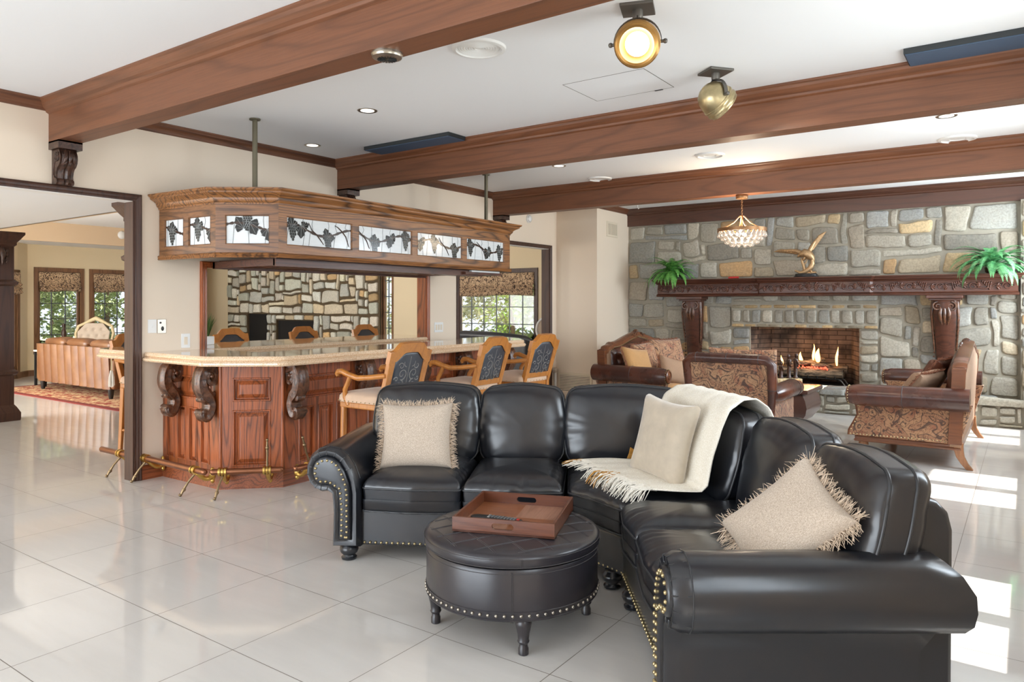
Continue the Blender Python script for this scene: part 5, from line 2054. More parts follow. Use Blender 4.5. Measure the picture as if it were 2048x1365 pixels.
# pillows on the settees
GP = 'pillows on the settees'
def wp(label, c, ex, ey, w, t, mat, flen, seed, fr='rust_fringe'):
    return pillow('throw_pillow', label, c, ex, ey, w, w * .94, t, mat, fr, flen, .05, seed, GP)
wp('gold chenille pillow with rust fringe behind the left settee arm', (2.10, 8.30, .72), (.25, 1, -.12), (-.45, .1, .9), .46, .17, 'gold_cloth', .03, 21)
wp('dark paisley pillow with rust fringe standing tallest on the left settee', (2.18, 9.05, .76), (.35, .95, .0), (-.35, .1, .95), .56, .20, 'paisley', .03, 22)
wp('small leather and chenille pillow tipped forward on the left settee', (2.42, 8.62, .63), (.5, .8, -.25), (-.45, .2, .85), .38, .16, 'chenille', .028, 23)
wp('rust fringed paisley pillow peeping out behind the gold one on the left settee', (2.02, 8.72, .78), (.3, .95, .1), (-.3, .1, .95), .42, .16, 'paisley', .03, 24)
wp('tan chenille pillow with brown fringe lying back on the right settee', (5.17, 7.98, .64), (.30, 1, .02), (.62, -.1, .78), .50, .18, 'chenille', .035, 25)
wp('dark brown fringed pillow behind the tan one on the right settee', (5.26, 8.45, .72), (.2, 1, 0), (.5, -.1, .85), .50, .18, 'brown_leather', .035, 26)

# ------------------------------------------------------------------ paisley club chair, back to the camera
def club_chair():
    r = thing('club_chair', 'leather and paisley club chair with its back to the sofa, facing the fire', 'armchair', (3.52, 7.95, 0), 0)
    def part(n, mb, m, par=None, **kw):
        return mb.build(n, M[m], par or r, **kw)
    hw = .40
    yb = -.42
    B = lambda x, z, d: Vector((x * (1 + (z - .2) * .12), yb - (z - .2) * .16 + d, z))
    mb = MB()
    nx = 14
    prof = []
    mb.add([B(x, z, d) for d in (0, .14) for x, z in ((-hw, .14), (hw, .14), (hw, .88), (-hw, .88))], [(3, 2, 1, 0), (4, 5, 6, 7), (0, 1, 5, 4), (1, 2, 6, 5), (2, 3, 7, 6), (3, 0, 4, 7)])
    part('outer_back', mb, 'paisley', bevel=.01)
    mb = MB()
    path = [B(-hw - .005, .30, .02), B(-hw - .015, .60, .02), B(-hw - .01, .86, .015), B(-hw + .04, .905, .01)] + [B(-hw + .1 + (2 * hw - .2) * k / 6, .912, .01) for k in range(7)] + [B(hw - .04, .905, .01), B(hw + .01, .86, .015), B(hw + .015, .60, .02), B(hw + .005, .30, .02)]
    mb.tube(path, [.032, .045, .050, .052] + [.054] * 7 + [.052, .050, .045, .032], 14)
    rl = part('rolled_edge', mb, 'brown_leather', smooth=60)
    mb = MB()
    for k in (2, 5, 8):
        c = path[3 + k - 1]
        mb.tube([c + Vector((0, .056 * math.cos(a), .056 * math.sin(a))) for a in [2 * PI * q / 16 for q in range(16)]], .003, 4, closed=True)
    for q in (1, 13):
        if q < len(path):
            c = path[q]
            mb.tube([c + Vector((.048 * math.cos(a), .048 * math.sin(a), 0)) for a in [2 * PI * t / 16 for t in range(16)]], .003, 4, closed=True)
    mb.build('pleat_seam', M['seam'], rl)
    mb = MB()
    ol = rrect(.66, .50, .1, 5, 3, 0, .62)
    part('inner_back', puff(ol, [(1, .02), (.95, .06), (.7, .09), (0, .10)], [(1, 0), (.9, -.01)], lambda a, b, h: B(a, b, .14 + h)), 'brown_leather', smooth=70)
    ol = rrect(.62, .62, .09, 5, 3, 0, .06)
    part('seat_cushion', puff(ol, [(1, .08), (.98, .11), (.9, .135), (.5, .15), (0, .155)], [(.97, 0), (1, .02)], lambda a, b, h: Vector((a, b, .34 + h))), 'gold_cloth', smooth=70)
    mb = MB()
    mb.box(-.37, -.36, .14, .37, .38, .35)
    part('seat_rail', mb, 'paisley', bevel=.02)
    for s in (-1, 1):
        mb = MB()
        mb.box(min(s * .33, s * .43), -.40, .14, max(s * .33, s * .43), .40, .50)
        part('side_panel', mb, 'paisley', bevel=.02)
        mb = MB()
        R = []
        for k in range(13):
            t = k / 12
            y = -.46 + .94 * t
            sc = (.62, .86, .96)[k] if k < 3 else (1.0 if k < 11 else (.95, .78)[k - 11])
            cz = .555 + .02 * math.sin(t * PI)
            R.append([(s * (.435 + .03 * math.sin(t * PI)) + .098 * sc * math.cos(a), y, cz + .092 * sc * math.sin(a)) for a in [2 * PI * q / 20 for q in range(20)]])
        mb.rings(R)
        ar = part('arm_roll', mb, 'brown_leather', smooth=60)
        mb = MB()
        mb.tube([(s * .46 + .101 * math.cos(a), .18, .573 + .094 * math.sin(a)) for a in [2 * PI * q / 24 for q in range(24)]], .003, 4, closed=True)
        mb.build('roll_seam', M['seam'], ar)
        for y in (-.36, .34):
            mb = MB()
            mb.lathe([(.02, 0), (.034, .012), (.038, .05), (.028, .09), (.036, .14)], (s * .35, y, 0), 14)
            part('leg', mb, 'leg_wood', smooth=50)
    return r
club_chair()
wp('paisley pillow in the club chair, only its rounded edge showing', (3.52, 8.0, .66), (1, 0, 0), (0, -.3, .95), .74, .2, 'paisley', .004, 27)

# ------------------------------------------------------------------ coffee table and carved ornament
ct = thing('coffee_table', 'low coffee table with inlaid top and bowed dark sides before the fireplace', 'coffee table', (3.46, 9.05, 0), 0)
mb = MB()
mb.box(-.54, -.36, .455, .54, .36, .485)
mb.build('top', M['table_wood'], ct, bevel=.008, seg=3)
mb = MB()
mb.sweep([(-.54, -.36, .445), (.54, -.36, .445), (.54, .36, .445), (-.54, .36, .445)], [(-.03, 0), (.012, 0), (.016, .02), (.010, .044), (-.03, .044)], closed=True)
mb.build('top_edge', M['table_dark'], ct)
mb = MB()
prof = [(.30, .0), (.36, .02), (.50, .10), (.585, .20), (.60, .28), (.58, .36), (.53, .44)]
R = []
for x, z in prof:
    w = x / .60
    R.append([(-.54 * w, -.36 * w, z), (.54 * w, -.36 * w, z), (.54 * w, .36 * w, z), (-.54 * w, .36 * w, z)])
mb.rings(R)
mb.build('bowed_body', M['table_dark'], ct, smooth=30)
fg = thing('carved_ornament', 'dark carved figures on a cream ribbed base, on the coffee table', 'ornament', (3.66, 8.98, .485), .62)
mb = MB()
mb.box(-.21, -.07, 0, .21, .07, .10)
for k in range(9):
    mb.box(-.21 + k * .0475 + .004, -.078, .01, -.21 + k * .0475 + .036, .078, .092)
mb.build('base', M['pale_box'], fg, bevel=.006)
def fig(x, h, lean, kind):
    mb = MB()
    z0 = .10
    if kind == 'elephant':
        mb.ball((x, 0, z0 + .105), .055, 12, 8, (1.35, .75, .8))
        mb.ball((x - .085, 0, z0 + .125), .036, 10, 6, (1, .8, 1))
        mb.tube([(x - .11, 0, z0 + .12), (x - .135, 0, z0 + .09), (x - .138, 0, z0 + .05), (x - .15, 0, z0 + .03)], [.018, .014, .011, .009], 8)
        for dx in (-.05, -.02, .03, .06):
            mb.tube([(x + dx, .02 if dx in (-.05, .06) else -.02, z0 + .085), (x + dx, .02 if dx in (-.05, .06) else -.02, z0)], .014, 8)
        for s in (-1, 1):
            mb.ball((x - .075, s * .03, z0 + .12), .026, 8, 6, (.9, .3, 1.2))
    else:
        mb.lathe([(.030, 0), (.032, .01), (.020, .03), (.026, h * .30), (.018, h * .42), (.028, h * .60), (.030, h * .72), (.014, h * .79)], (x, 0, z0), 12)
        mb.ball((x + lean, 0, z0 + h * .88), .024, 10, 8, (.9, .9, 1.25))
        for s in (-1, 1):
            mb.tube([(x, s * .026, z0 + h * .72), (x + lean * 2, s * .042, z0 + h * .56), (x + .02, s * .022, z0 + h * .46)], [.011, .009, .008], 6)
    return mb.build('carved_figure', M['carved_dark'], fg, 60)
fig(-.14, .1, 0, 'elephant')
fig(-.02, .20, .004, 'p')
fig(.075, .30, -.006, 'p')
fig(.155, .31, .008, 'p')

# ------------------------------------------------------------------ mantel, pilasters
man = thing('mantel_shelf', 'long carved mahogany mantel shelf with grape frieze on the stone wall', 'mantel', (3.65, 10.62, 1.6))
mo = Vector((3.65, 10.62, 1.6))
def mpart(n, mb, m, **kw):
    o = mb.build(n, M[m], man, **kw)
    o.location = -mo
    return o
MX0, MX1, JA, JB = 1.36, 5.955, 2.93, 4.36
yF, yM = 10.555, 10.52
fpath = [(MX0, 10.85), (MX0, yF), (JA - .03, yF), (JA, yM), (JB, yM), (JB + .03, yF), (MX1, yF), (MX1, 10.85)]
# path must run so that T x Z points outwards (-Y on the front): +X direction
mb = MB()
mb.sweep([(x, y, 1.845) for x, y in fpath], [(-.05, 0), (.070, 0), (.074, -.012), (.064, -.022), (.056, -.026), (.040, -.048), (.020, -.062), (.014, -.072), (0, -.076), (-.05, -.076)])
mb.prism([(MX0, 10.85), (MX0, yF), (MX1, yF), (MX1, 10.85)], 1.82, 1.845)
mpart('shelf', mb, 'mantel')
mb = MB()
mb.sweep([(x, y, 0) for x, y in fpath], [(-.06, 1.60), (-.006, 1.60), (0.004, 1.63), (.006, 1.70), (.0, 1.77), (-.06, 1.77)])
mb.prism([(MX0 + .03, 10.85), (MX0 + .03, yF + .03), (MX1 - .03, yF + .03), (MX1 - .03, 10.85)], 1.60, 1.80)
mpart('frieze', mb, 'mantel')
mb = MB()
mb.sweep([(x, y, 1.585) for x, y in fpath], [(-.06, 0), (.012, 0), (.020, .010), (.014, .022), (.020, .030), (.006, .040), (-.06, .04)])
mb.prism([(MX0 + .02, 10.85), (MX0 + .02, yF + .02), (MX1 - .02, yF + .02), (MX1 - .02, 10.85)], 1.585, 1.60)
mpart('lower_moulding', mb, 'mantel')
# carved frieze: grapes, leaves and scrolls in relief
cv = MB()
def fz(x):
    return yM if JA - .01 < x < JB + .01 else yF
def crv(pts, r):
    cv.tube([(x, fz(x) - .012, z) for x, z in pts], [q * 1.35 for q in r] if isinstance(r, list) else r * 1.35, 6)
def grape_cluster(cx, cz, s):
    for q in range(5):
        for k in range(5 - q):
            cv.ball((cx + s * (k * .022 + q * .004 - .03), fz(cx) - .010, cz + .034 - q * .019 + s * 0 + k * .004), .0128, 8, 5)
def carved_leaf(cx, cz, s, r=.045):
    for a in (-.9, -.3, .3, .9):
        pts = [(cx, cz), (cx + s * r * .6 * math.cos(a), cz + r * .7 * math.sin(a)), (cx + s * r * 1.15 * math.cos(a * 1.15), cz + r * 1.05 * math.sin(a * 1.15))]
        crv(pts, [.007, .012, .004])
def carved_scroll(cx, cz, s, r=.045):
    pts = []
    for k in range(18):
        t = k / 17
        a = 1.5 * 2 * PI * t
        q = r * (1 - .75 * t)
        pts.append((cx + s * q * math.cos(a), cz + q * math.sin(a)))
    crv(pts, [.008 - .004 * k / 17 for k in range(18)])
x = MX0 + .16
i = 0
while x < MX1 - .1:
    if JA < x < JB:
        pass
    s = 1 if i % 2 else -1
    grape_cluster(x, 1.70, s)
    carved_leaf(x + .085, 1.70 + .01 * s, 1)
    carved_leaf(x - .085, 1.70 - .01 * s, -1)
    carved_scroll(x + .19, 1.695, s, .048)
    pts = [(x - .15 + .42 * k / 14, 1.70 + .038 * math.sin(k / 14 * 2 * PI) * s) for k in range(15)]
    crv(pts, .006)
    x += .345
    i += 1
cm = (JA + JB) / 2
for s in (-1, 1):
    carved_scroll(cm + s * .10, 1.695, s, .058)
    carved_leaf(cm + s * .03, 1.725, s, .06)
mpart('carved_frieze', cv, 'mantel', smooth=60)

def mantel_leg(label, xc):
    r = thing('mantel_pilaster', label, 'pilaster', (xc, 10.80, .33), 0, 'carved legs carrying the mantel')
    mb = MB()
    mb.box(-.20, -.26, 1.215, .20, .05, 1.255)
    mb.box(-.175, -.22, 1.19, .175, .05, 1.215)
    mb.build('capital_block', M['mantel'], r, bevel=.006)
    mb = MB()
    R = []
    n = 26
    for z, w, d, y in ((.0, .115, .085, 0), (.03, .12, .09, 0), (.10, .105, .075, 0), (.25, .100, .075, .01), (.5, .112, .095, .005), (.75, .130, .120, -.01), (.95, .142, .140, -.03), (1.08, .146, .150, -.04), (1.16, .150, .15, -.04), (1.19, .155, .155, -.04)):
        ring = []
        for k in range(n):
            a = 2 * PI * k / n
            c, s = math.cos(a), math.sin(a)
            fl = 1 + .045 * math.cos(a * 8)
            ring.append((w * math.copysign(abs(c) ** .7, c) * fl, y - .02 + d * math.copysign(abs(s) ** .7, s) * fl, z))
        R.append(ring)
    mb.rings(R)
    mb.build('tapered_shaft', M['mantel'], r, smooth=50)
    mb = MB()
    for s in (-1, 1):
        pts = []
        for k in range(20):
            t = k / 19
            a = PI / 2 + s * (-1) * 1.4 * 2 * PI * t
            q = .058 * (1 - .8 * t)
            pts.append((s * .075 + q * math.cos(a), -.20, 1.115 + q * math.sin(a)))
        mb.tube(pts, [.013 - .006 * k / 19 for k in range(20)], 6)
        mb.tube([(s * .135, -.14, 1.17), (s * .148, -.15, 1.0), (s * .138, -.12, .8), (s * .12, -.09, .55)], [.02, .017, .013, .009], 6)
        for q in range(14):
            mb.ball((s * .128, -.105 + .004 * q, 1.02 - q * .055), .013, 6, 4)
    for j in (-1, 0, 1):
        mb.tube([(j * .035, -.195, 1.12), (j * .05, -.205, 1.03), (j * .045, -.19, .95), (j * .03, -.175, .88)], [.012, .026, .022, .006], 8)
    mb.build('carved_acanthus', M['carved'], r, 60)
mantel_leg('left carved mahogany leg carrying the mantel', 1.865)
mantel_leg('right carved mahogany leg carrying the mantel', 5.20)

# ------------------------------------------------------------------ fire: grate, logs, flames
gr = thing('fire_grate', 'black iron fire grate holding the gas logs', 'grate', (3.44, 11.05, BZ0))
mb = MB()
for k in range(8):
    x = -.42 + .84 * k / 7
    mb.tube([(x, -.17, .13), (x, -.17, .095), (x, .15, .095), (x, .15, .14)], .009, 6)
for y in (-.12, .10):
    mb.tube([(-.50, y, .088), (.50, y, .088)], .011, 8)
mb.build('bars', M['black_iron'], gr, 50)
for sx in (-1, 1):
    for y in (-.12, .10):
        mb = MB()
        mb.tube([(sx * .46, y, .09), (sx * .50, y, .06), (sx * .54, y, 0)], .011, 8)
        mb.build('leg', M['iron'], gr, 50)
def log(label, a, b, r, sd):
    a, b = Vector(a), Vector(b)
    t = thing('fire_log', label, 'log', a.lerp(b, .5), 0, 'ceramic logs in the fireplace')
    mid = a.lerp(b, .5)
    rnd = random.Random(sd)
    pts = [a.lerp(b, k / 8) - mid + Vector((0, rnd.uniform(-.012, .012), rnd.uniform(-.01, .012))) for k in range(9)]
    mb = MB()
    mb.tube(pts, [r * rnd.uniform(.9, 1.1) for _ in pts], 14)
    mb.build('bark', M['log'], t, 50)
log('long charred log lying along the front of the grate', (2.98, 10.98, .505), (3.95, 10.98, .485), .068, 1)
log('pale grey log at the back right of the grate', (3.25, 11.14, .51), (3.98, 11.12, .54), .06, 2)
log('blackened log at the back left of the grate', (2.96, 11.12, .55), (3.36, 11.16, .50), .062, 3)
log('thin log laid crosswise on top of the fire', (3.20, 10.98, .60), (3.66, 11.16, .66), .040, 4)
log('thin log leaning up at the right of the fire', (3.52, 11.0, .58), (3.86, 11.18, .60), .036, 5)
def flame(label, x, y, z, h, w, sd):
    rnd = random.Random(sd)
    t = thing('flame', label, 'flame', (x, y, z), 0, 'gas flames over the logs')
    for nm, f, m in (('outer_flame', 1.0, 'flame'), ('inner_flame', .62, 'flame_core')):
        R = []
        for k in range(10):
            q = k / 9
            r = w * f * math.sin(PI * min(1, (q * .9 + .1))) ** .8 * (1 - q * .55) + .0008
            ox = .018 * math.sin(q * 4 + sd) * q
            R.append([(ox + r * math.cos(a), r * .6 * math.sin(a) - (0.002 if f < 1 else 0), q * h * (1 if f == 1 else .75)) for a in [2 * PI * j / 10 for j in range(10)]])
        mb = MB()
        mb.rings(R)
        mb.build(nm, M[m], t, 70)
flame('slim orange flame at the far left of the fire', 3.10, 11.06, .57, .15, .018, 1)
flame('middle left flame of the fire', 3.37, 11.04, .61, .17, .034, 2)
flame('broad bright flame in the middle of the fire', 3.60, 11.05, .64, .20, .048, 3)
flame('thin twin flame behind the bright middle flame', 3.53, 11.08, .66, .24, .022, 5)
flame('tall orange flame at the right of the fire', 3.85, 11.06, .60, .27, .022, 4)
mb = MB()
rnd = random.Random(2)
for k in range(70):
    mb.ball((rnd.uniform(3.30, 3.75), 10.93 + rnd.uniform(0, .12), .555 + rnd.uniform(-.01, .02)), rnd.uniform(.006, .015), 6, 4)
e = tag(mb.build('embers', M['ember'], smooth=60), 'bed of glowing red embers between the logs', 'embers')
e['kind'] = 'stuff'
lamp('fire_glow', 'POINT', (3.5, 10.92, .75), 4, (1.0, .55, .25), shadow_soft_size=.10)

# ------------------------------------------------------------------ ferns
def fern(label, loc, sd, mat, n=30, L=.46, yb=.16):
    rnd = random.Random(sd)
    t = thing('potted_fern', label, 'fern', loc, 0, 'ferns on the mantel')
    mb = MB()
    mb.lathe([(.05, 0), (.075, .02), (.08, .07), (.085, .075), (.07, .08), (.0001, .07)], n=16)
    mb.build('pot', M['carved_dark'], t, 50)
    for i in range(n):
        a = 2 * PI * i / n + rnd.uniform(-.12, .12)
        ln = L * rnd.uniform(.75, 1.1)
        up = rnd.uniform(.35, 1.2) if i % 3 else rnd.uniform(1.1, 1.5)
        droop = rnd.uniform(1.2, 2.0) if i % 3 else rnd.uniform(.4, 1.0)
        dirh = Vector((math.cos(a), math.sin(a), 0))
        if dirh.y > 0:
            dirh.y *= .35
            ln *= .85
            droop *= .6
        pts = []
        p = Vector((0, 0, .07))
        ang = up
        N = 16
        for k in range(N + 1):
            pts.append(p.copy())
            p = p + (dirh * math.cos(ang) + Vector((0, 0, math.sin(ang)))) * (ln / N)
            if p.y > yb:
                p.y = yb
            if p.y > -.125 and p.z < .02:
                p.z = .02
            ang -= (up + droop) / N * rnd.uniform(.85, 1.15)
        mb = MB()
        mb.tube(pts, [.0028 - .002 * k / N for k in range(N + 1)], 4)
        side = dirh.cross(Vector((0, 0, 1))).normalized()
        for k in range(2, N):
            for h in (0, .5):
                q = pts[k].lerp(pts[k + 1], h)
                tg = (pts[k + 1] - pts[k]).normalized()
                f = (k + h) / N
                wl = .054 * math.sin(PI * min(1, f * .92 + .12)) + .006
                for s in (-1, 1):
                    d = (side * s + tg * .35 + Vector((0, 0, -.18))).normalized()
                    b = tg * .0075
                    mb.add([q - b, q + b, q + d * wl * .6 + b * .95, q + d * wl + tg * .006, q + d * wl * .6 - b * .5], [(0, 1, 2, 3, 4)])
        mb.build('frond', M[mat], t, recalc=False)
    return t
fern('dark green fern trailing over the left end of the mantel', (1.56, 10.64, 1.846), 3, 'fern', 60, .54, .10)
fern('bright green fern trailing over the right end of the mantel', (5.70, 10.64, 1.846), 8, 'fern_cool', 60, .60, .04)

# ------------------------------------------------------------------ bronze eagle, red lighter
eg = thing('eagle_statue', 'bronze eagle with raised wings on a black oval base, centre of the mantel', 'statue', (3.53, 10.66, 1.846))
mb = MB()
mb.lathe([(.165, 0), (.168, .012), (.150, .022), (.150, .040), (.140, .052), (.0001, .054)], n=32, sy=.55)
mb.build('base', M['black'], eg, 40)
mb = MB()       # driftwood
for pts, r in (([(-.15, 0, .10), (-.08, 0, .065), (-.02, 0, .075), (.05, 0, .12), (.085, .0, .19), (.08, 0, .26)], [.012, .024, .034, .038, .034, .022]),
               ([(-.05, .01, .055), (.0, .02, .06), (.09, .01, .06), (.13, 0, .07)], [.02, .028, .024, .014]),
               ([(-.01, 0, .08), (-.03, 0, .15), (-.05, -.01, .22), (-.06, 0, .27)], [.026, .021, .018, .012]),
               ([(-.035, 0, .16), (.0, 0, .21), (.015, .01, .26)], [.011, .009, .006]),
               ([(.09, 0, .20), (.06, 0, .10), (.08, 0, .055)], [.014, .012, .016])):
    mb.tube(pts, r, 8)
mb.build('driftwood', M['eagle'], eg, 60)
mb = MB()
mb.tube([(-.085, 0, .285), (-.07, 0, .315), (-.02, 0, .335), (.03, 0, .32), (.075, .0, .27), (.10, .02, .22)], [.018, .044, .066, .066, .046, .014], 12)
mb.tube([(-.075, 0, .31), (-.105, 0, .30), (-.118, 0, .283)], [.028, .018, .004], 8)
for s in (-1, 1):
    mb.tube([(.0, s * .02, .30), (-.02, s * .025, .26), (-.04, s * .02, .235)], [.02, .016, .008], 8)
mb.build('body', M['eagle'], eg, 60)
def wing(root, tip, drop, nf):
    mb = MB()
    root, tip, drop = Vector(root), Vector(tip), Vector(drop)
    mb.tube([root, root.lerp(tip, .35) + Vector((0, 0, .02)), root.lerp(tip, .7) + Vector((0, 0, .012)), tip], [.036, .028, .018, .006], 8)
    for k in range(nf):
        f = .18 + .80 * k / (nf - 1)
        p = root.lerp(tip, f)
        e = p + drop * (.6 + .5 * f) + (tip - root) * (.16 + .20 * f)
        w = (tip - root).normalized() * .014
        m = p.lerp(e, .55) + Vector((0, .006, 0))
        mb.tube([p, m, e], [.019, .018, .004], 6)
    return mb
wing((.03, 0, .33), (.155, .03, .56), (.055, 0, -.01), 9).build('wing', M['eagle'], eg, 60)
wing((-.04, 0, .335), (-.33, .02, .395), (-.02, .02, -.035), 9).build('wing', M['eagle'], eg, 60)
lt = thing('lighter', 'small red lighter lying on the mantel left of the eagle', 'lighter', (2.53, 10.60, 1.846), .1)
mb = MB()
mb.tube([(-.075, 0, .014), (-.04, 0, .016), (.075, 0, .018)], [.010, .016, .015], 10)
mb.build('body', M['red'], lt, 60)

# ------------------------------------------------------------------ chandelier under the third beam
CH = Vector((3.43, 8.175, 2.70))
ch = thing('crystal_chandelier', 'small drum chandelier with tiers of glass drops below the third beam', 'chandelier', CH)
mb = MB()
mb.lathe([(.062, -.045), (.066, -.04), (.066, -.008), (.060, 0)], n=24)
mb.build('ceiling_canopy', M['bronze'], ch, 40)
mb = MB()
for k in range(9):
    z = -.055 - k * .021
    rot = k % 2
    pts = [((.008 * math.cos(a) if rot else 0), (0 if rot else .008 * math.cos(a)), z + .014 * math.sin(a)) for a in [2 * PI * q / 10 for q in range(10)]]
    mb.tube(pts, .0025, 5, closed=True)
mb.build('chain', M['bronze'], ch, 60)
RR, ZR = .262, -.395
mb = MB()
mb.sweep([(RR * math.cos(-2 * PI * k / 48), RR * math.sin(-2 * PI * k / 48), ZR) for k in range(48)], [(-.006, -.018), (.006, -.018), (.009, -.008), (.004, 0), (.009, .008), (.006, .018), (-.006, .018)], closed=True)
mb.build('ring', M['bronze'], ch, 40)
for k in range(4):
    a = 2 * PI * k / 4 + .5
    mb = MB()
    c, s = math.cos(a), math.sin(a)
    mb.tube([(r * c, r * s, z) for r, z in ((.012, -.235), (.035, -.25), (.09, -.31), (.17, -.355), (.25, -.382))], .0075, 6)
    mb.build('arm', M['bronze'], ch, 60)
mb = MB()
mb.tube([(0, 0, -.235), (0, 0, -.46)], .008, 8)
mb.build('stem', M['bronze'], ch)
drop0 = None
for r, z, n, q in ((.245, -.455, 26, .030), (.205, -.490, 20, .030), (.165, -.525, 15, .030), (.11, -.555, 10, .030)):
    for k in range(n):
        a = 2 * PI * (k + (.5 if z < -.5 else 0)) / n
        if drop0 is None:
            mb = MB()
            mb.lathe([(.002, .052), (.008, .040), (.020, .018), (.0265, -.002), (.022, -.018), (.010, -.027), (.001, -.029)], n=12)
            drop0 = mb.build('glass_drop', M['crystal'], ch, 70)
            o = drop0
        else:
            o = drop0.copy()
            COL.objects.link(o)
        o.parent = ch
        o.location = (r * math.cos(a), r * math.sin(a), z)
for k in range(4):
    a = 2 * PI * k / 4 + .2
    mb = MB()
    mb.ball((0, 0, 0), .017, 10, 8, (1, 1, 1.4))
    o = mb.build('bulb', M['bulb'], ch, 70)
    o.location = (.13 * math.cos(a), .13 * math.sin(a), -.425)
lamp('chandelier_light', 'POINT', CH + Vector((0, 0, -.36)), 40, (1.0, .82, .60), shadow_soft_size=.12)
# ------------------------------------------------------------------ things on the ceiling
def spotlight(label, x, y, aim, warm, rz):
    r = thing('ceiling_spotlight', label, 'spotlight', (x, y, ZC), 0, 'antique brass ceiling spotlights')
    mb = MB()
    Mz = Matrix.Rotation(rz, 4, 'Z')
    mb.box(-.085, -.085, -.016, .085, .085, 0, Mz)
    mb.build('mounting_plate', M['iron'], r, bevel=.003)
    mb = MB()
    mb.lathe([(.024, -.060), (.027, -.055), (.027, -.016)], n=18)
    mb.build('stem', M['iron'], r, 40)
    aim = Vector(aim).normalized()
    C = Vector((0, 0, -.185))
    side = aim.cross(Vector((0, 0, 1))).normalized()
    up = side.cross(aim)
    mb = MB()
    R = []
    for k in range(17):
        a = PI * k / 16
        p = C + side * (.122 * math.cos(a)) + Vector((0, 0, .128 * math.sin(a)))
        rad = (side * math.cos(a) + Vector((0, 0, math.sin(a))))
        w = side.cross(Vector((0, 0, 1))).normalized() * .013
        R.append([p - w - rad * .002, p + w - rad * .002, p + w + rad * .002, p - w + rad * .002])
    mb.rings(R)
    mb.build('yoke', M['iron'], r)
    MM = Matrix((side, up, aim)).transposed().to_4x4()
    MM.translation = C
    mb = MB()
    mb.lathe([(.012, -.112), (.045, -.106), (.078, -.086), (.100, -.052), (.110, -.012), (.112, .012), (.116, .014), (.118, .024), (.112, .030), (.112, .044), (.118, .050), (.117, .062), (.110, .068), (.109, .080), (.100, .085), (.088, .080), (.082, .060), (.070, .044), (.062, .036)], n=36, M=MM, cap=False)
    h = mb.build('lamp_head', M['lampbrass_warm' if warm else 'lampbrass'], r, 50)
    mb = MB()
    mb.lathe([(.0001, .030), (.04, .032), (.064, .036)], n=30, M=MM, cap=False)
    mb.build('lens', M['spot_bulb'], h, 60)
    mb = MB()
    for s in (-1, 1):
        mb.tube([C + side * (s * .112), C + side * (s * .138)], .009, 8)
        mb.ball(tuple(C + side * (s * .140)), .013, 8, 6)
    mb.build('pivot_knob', M['iron'], r, 50)
    mb = MB()
    mb.tube([Vector((0, 0, -.06)), C - aim * .03 + up * .13 , C - aim * .09 + up * .09, C - aim * .08], .004, 6)
    mb.build('flex', M['black'], r)
    d = lamp('spotlight_beam', 'SPOT', Vector((x, y, ZC)) + C + aim * .10, 30, (1, .86, .68), spot_size=1.2, spot_blend=.6, shadow_soft_size=.05)
    d.rotation_euler = aim.to_track_quat('-Z', 'Y').to_euler()
    return r
spotlight('antique brass ceiling spotlight turned towards the camera, its lens lit', 4.40, 3.46, (.36, -.92, -.50), True, .35)
spotlight('antique brass ceiling spotlight showing its rounded back, aimed away from the camera', 4.37, 4.70, (.55, .72, -.62), False, .9)

def can_light(label, x, y, r=.055):
    t = thing('recessed_light', label, 'recessed light', (x, y, ZC), 0, 'small recessed ceiling lights')
    mb = MB()
    mb.lathe([(r, -.002), (r + .022, -.004), (r + .024, -.001), (r, .0)], n=28, cap=False)
    mb.build('trim_ring', M['nickel'], t, 50)
    mb = MB()
    mb.lathe([(r, -.003), (r * .85, -.001)], n=24, cap=False)
    mb.lathe([(.0001, -.0025), (r * .95, -.0025)], n=24, cap=False)
    mb.build('lens', M['can_bulb'], t)
can_light('recessed ceiling light between the first beam and the canopy pole', 1.77, 4.06)
can_light('recessed ceiling light near the bar wall, left of the blue ceiling panel', .40, 4.64)
can_light('recessed ceiling light beyond the second beam at the right', 5.51, 6.91)
can_light('tiny recessed ceiling light seen just over the second beam, right of the canopy pole', 1.80, 6.91)
def round_grille(label, x, y, r, rings):
    t = thing('ceiling_speaker', label, 'ceiling speaker', (x, y, ZC), 0, 'round white ceiling grilles')
    mb = MB()
    prof = [(.0001, -.006), (.012, -.007)]
    for k in range(rings):
        q = .012 + (r - .03 - .012) * (k + 1) / rings
        prof += [(q - .007, -.003), (q - .003, -.008), (q, -.009)]
    mb.lathe(prof, n=40, cap=False)
    mb.build('grille', M['white_metal'], t, 30)
    mb = MB()
    mb.lathe([(r - .03, -.008), (r - .026, -.018), (r - .006, -.014), (r, -.003), (r, 0)], n=40, cap=False)
    mb.build('rim', M['white_metal'], t, 50)
round_grille('round louvred white ceiling vent beside the first beam', 3.365, 3.45, .165, 8)
round_grille('flat round white ceiling speaker left of the third beam', 1.776, 7.90, .15, 2)
round_grille('flat round white ceiling speaker between the second and third beams', 3.38, 7.304, .15, 2)
round_grille('flat round white ceiling speaker touching the third beam at the right', 5.52, 7.90, .16, 2)
t = thing('beam_lamp', 'round nickel fitting on the underside of the nearest beam', 'light', (3.489, 2.56, 2.70))
mb = MB()
mb.lathe([(.0001, -.028), (.03, -.029), (.052, -.030), (.060, -.026), (.072, -.022), (.074, -.012), (.078, -.008), (.078, 0)], n=32)
mb.build('housing', M['nickel'], t, 40)
mb = MB()
for k in range(18):
    a = 2 * PI * k / 18
    mb.tube([(.012 * math.cos(a), .012 * math.sin(a), -.031), (.048 * math.cos(a), .048 * math.sin(a), -.031)], .0022, 4)
mb.build('slotted_cover', M['black_iron'], t)
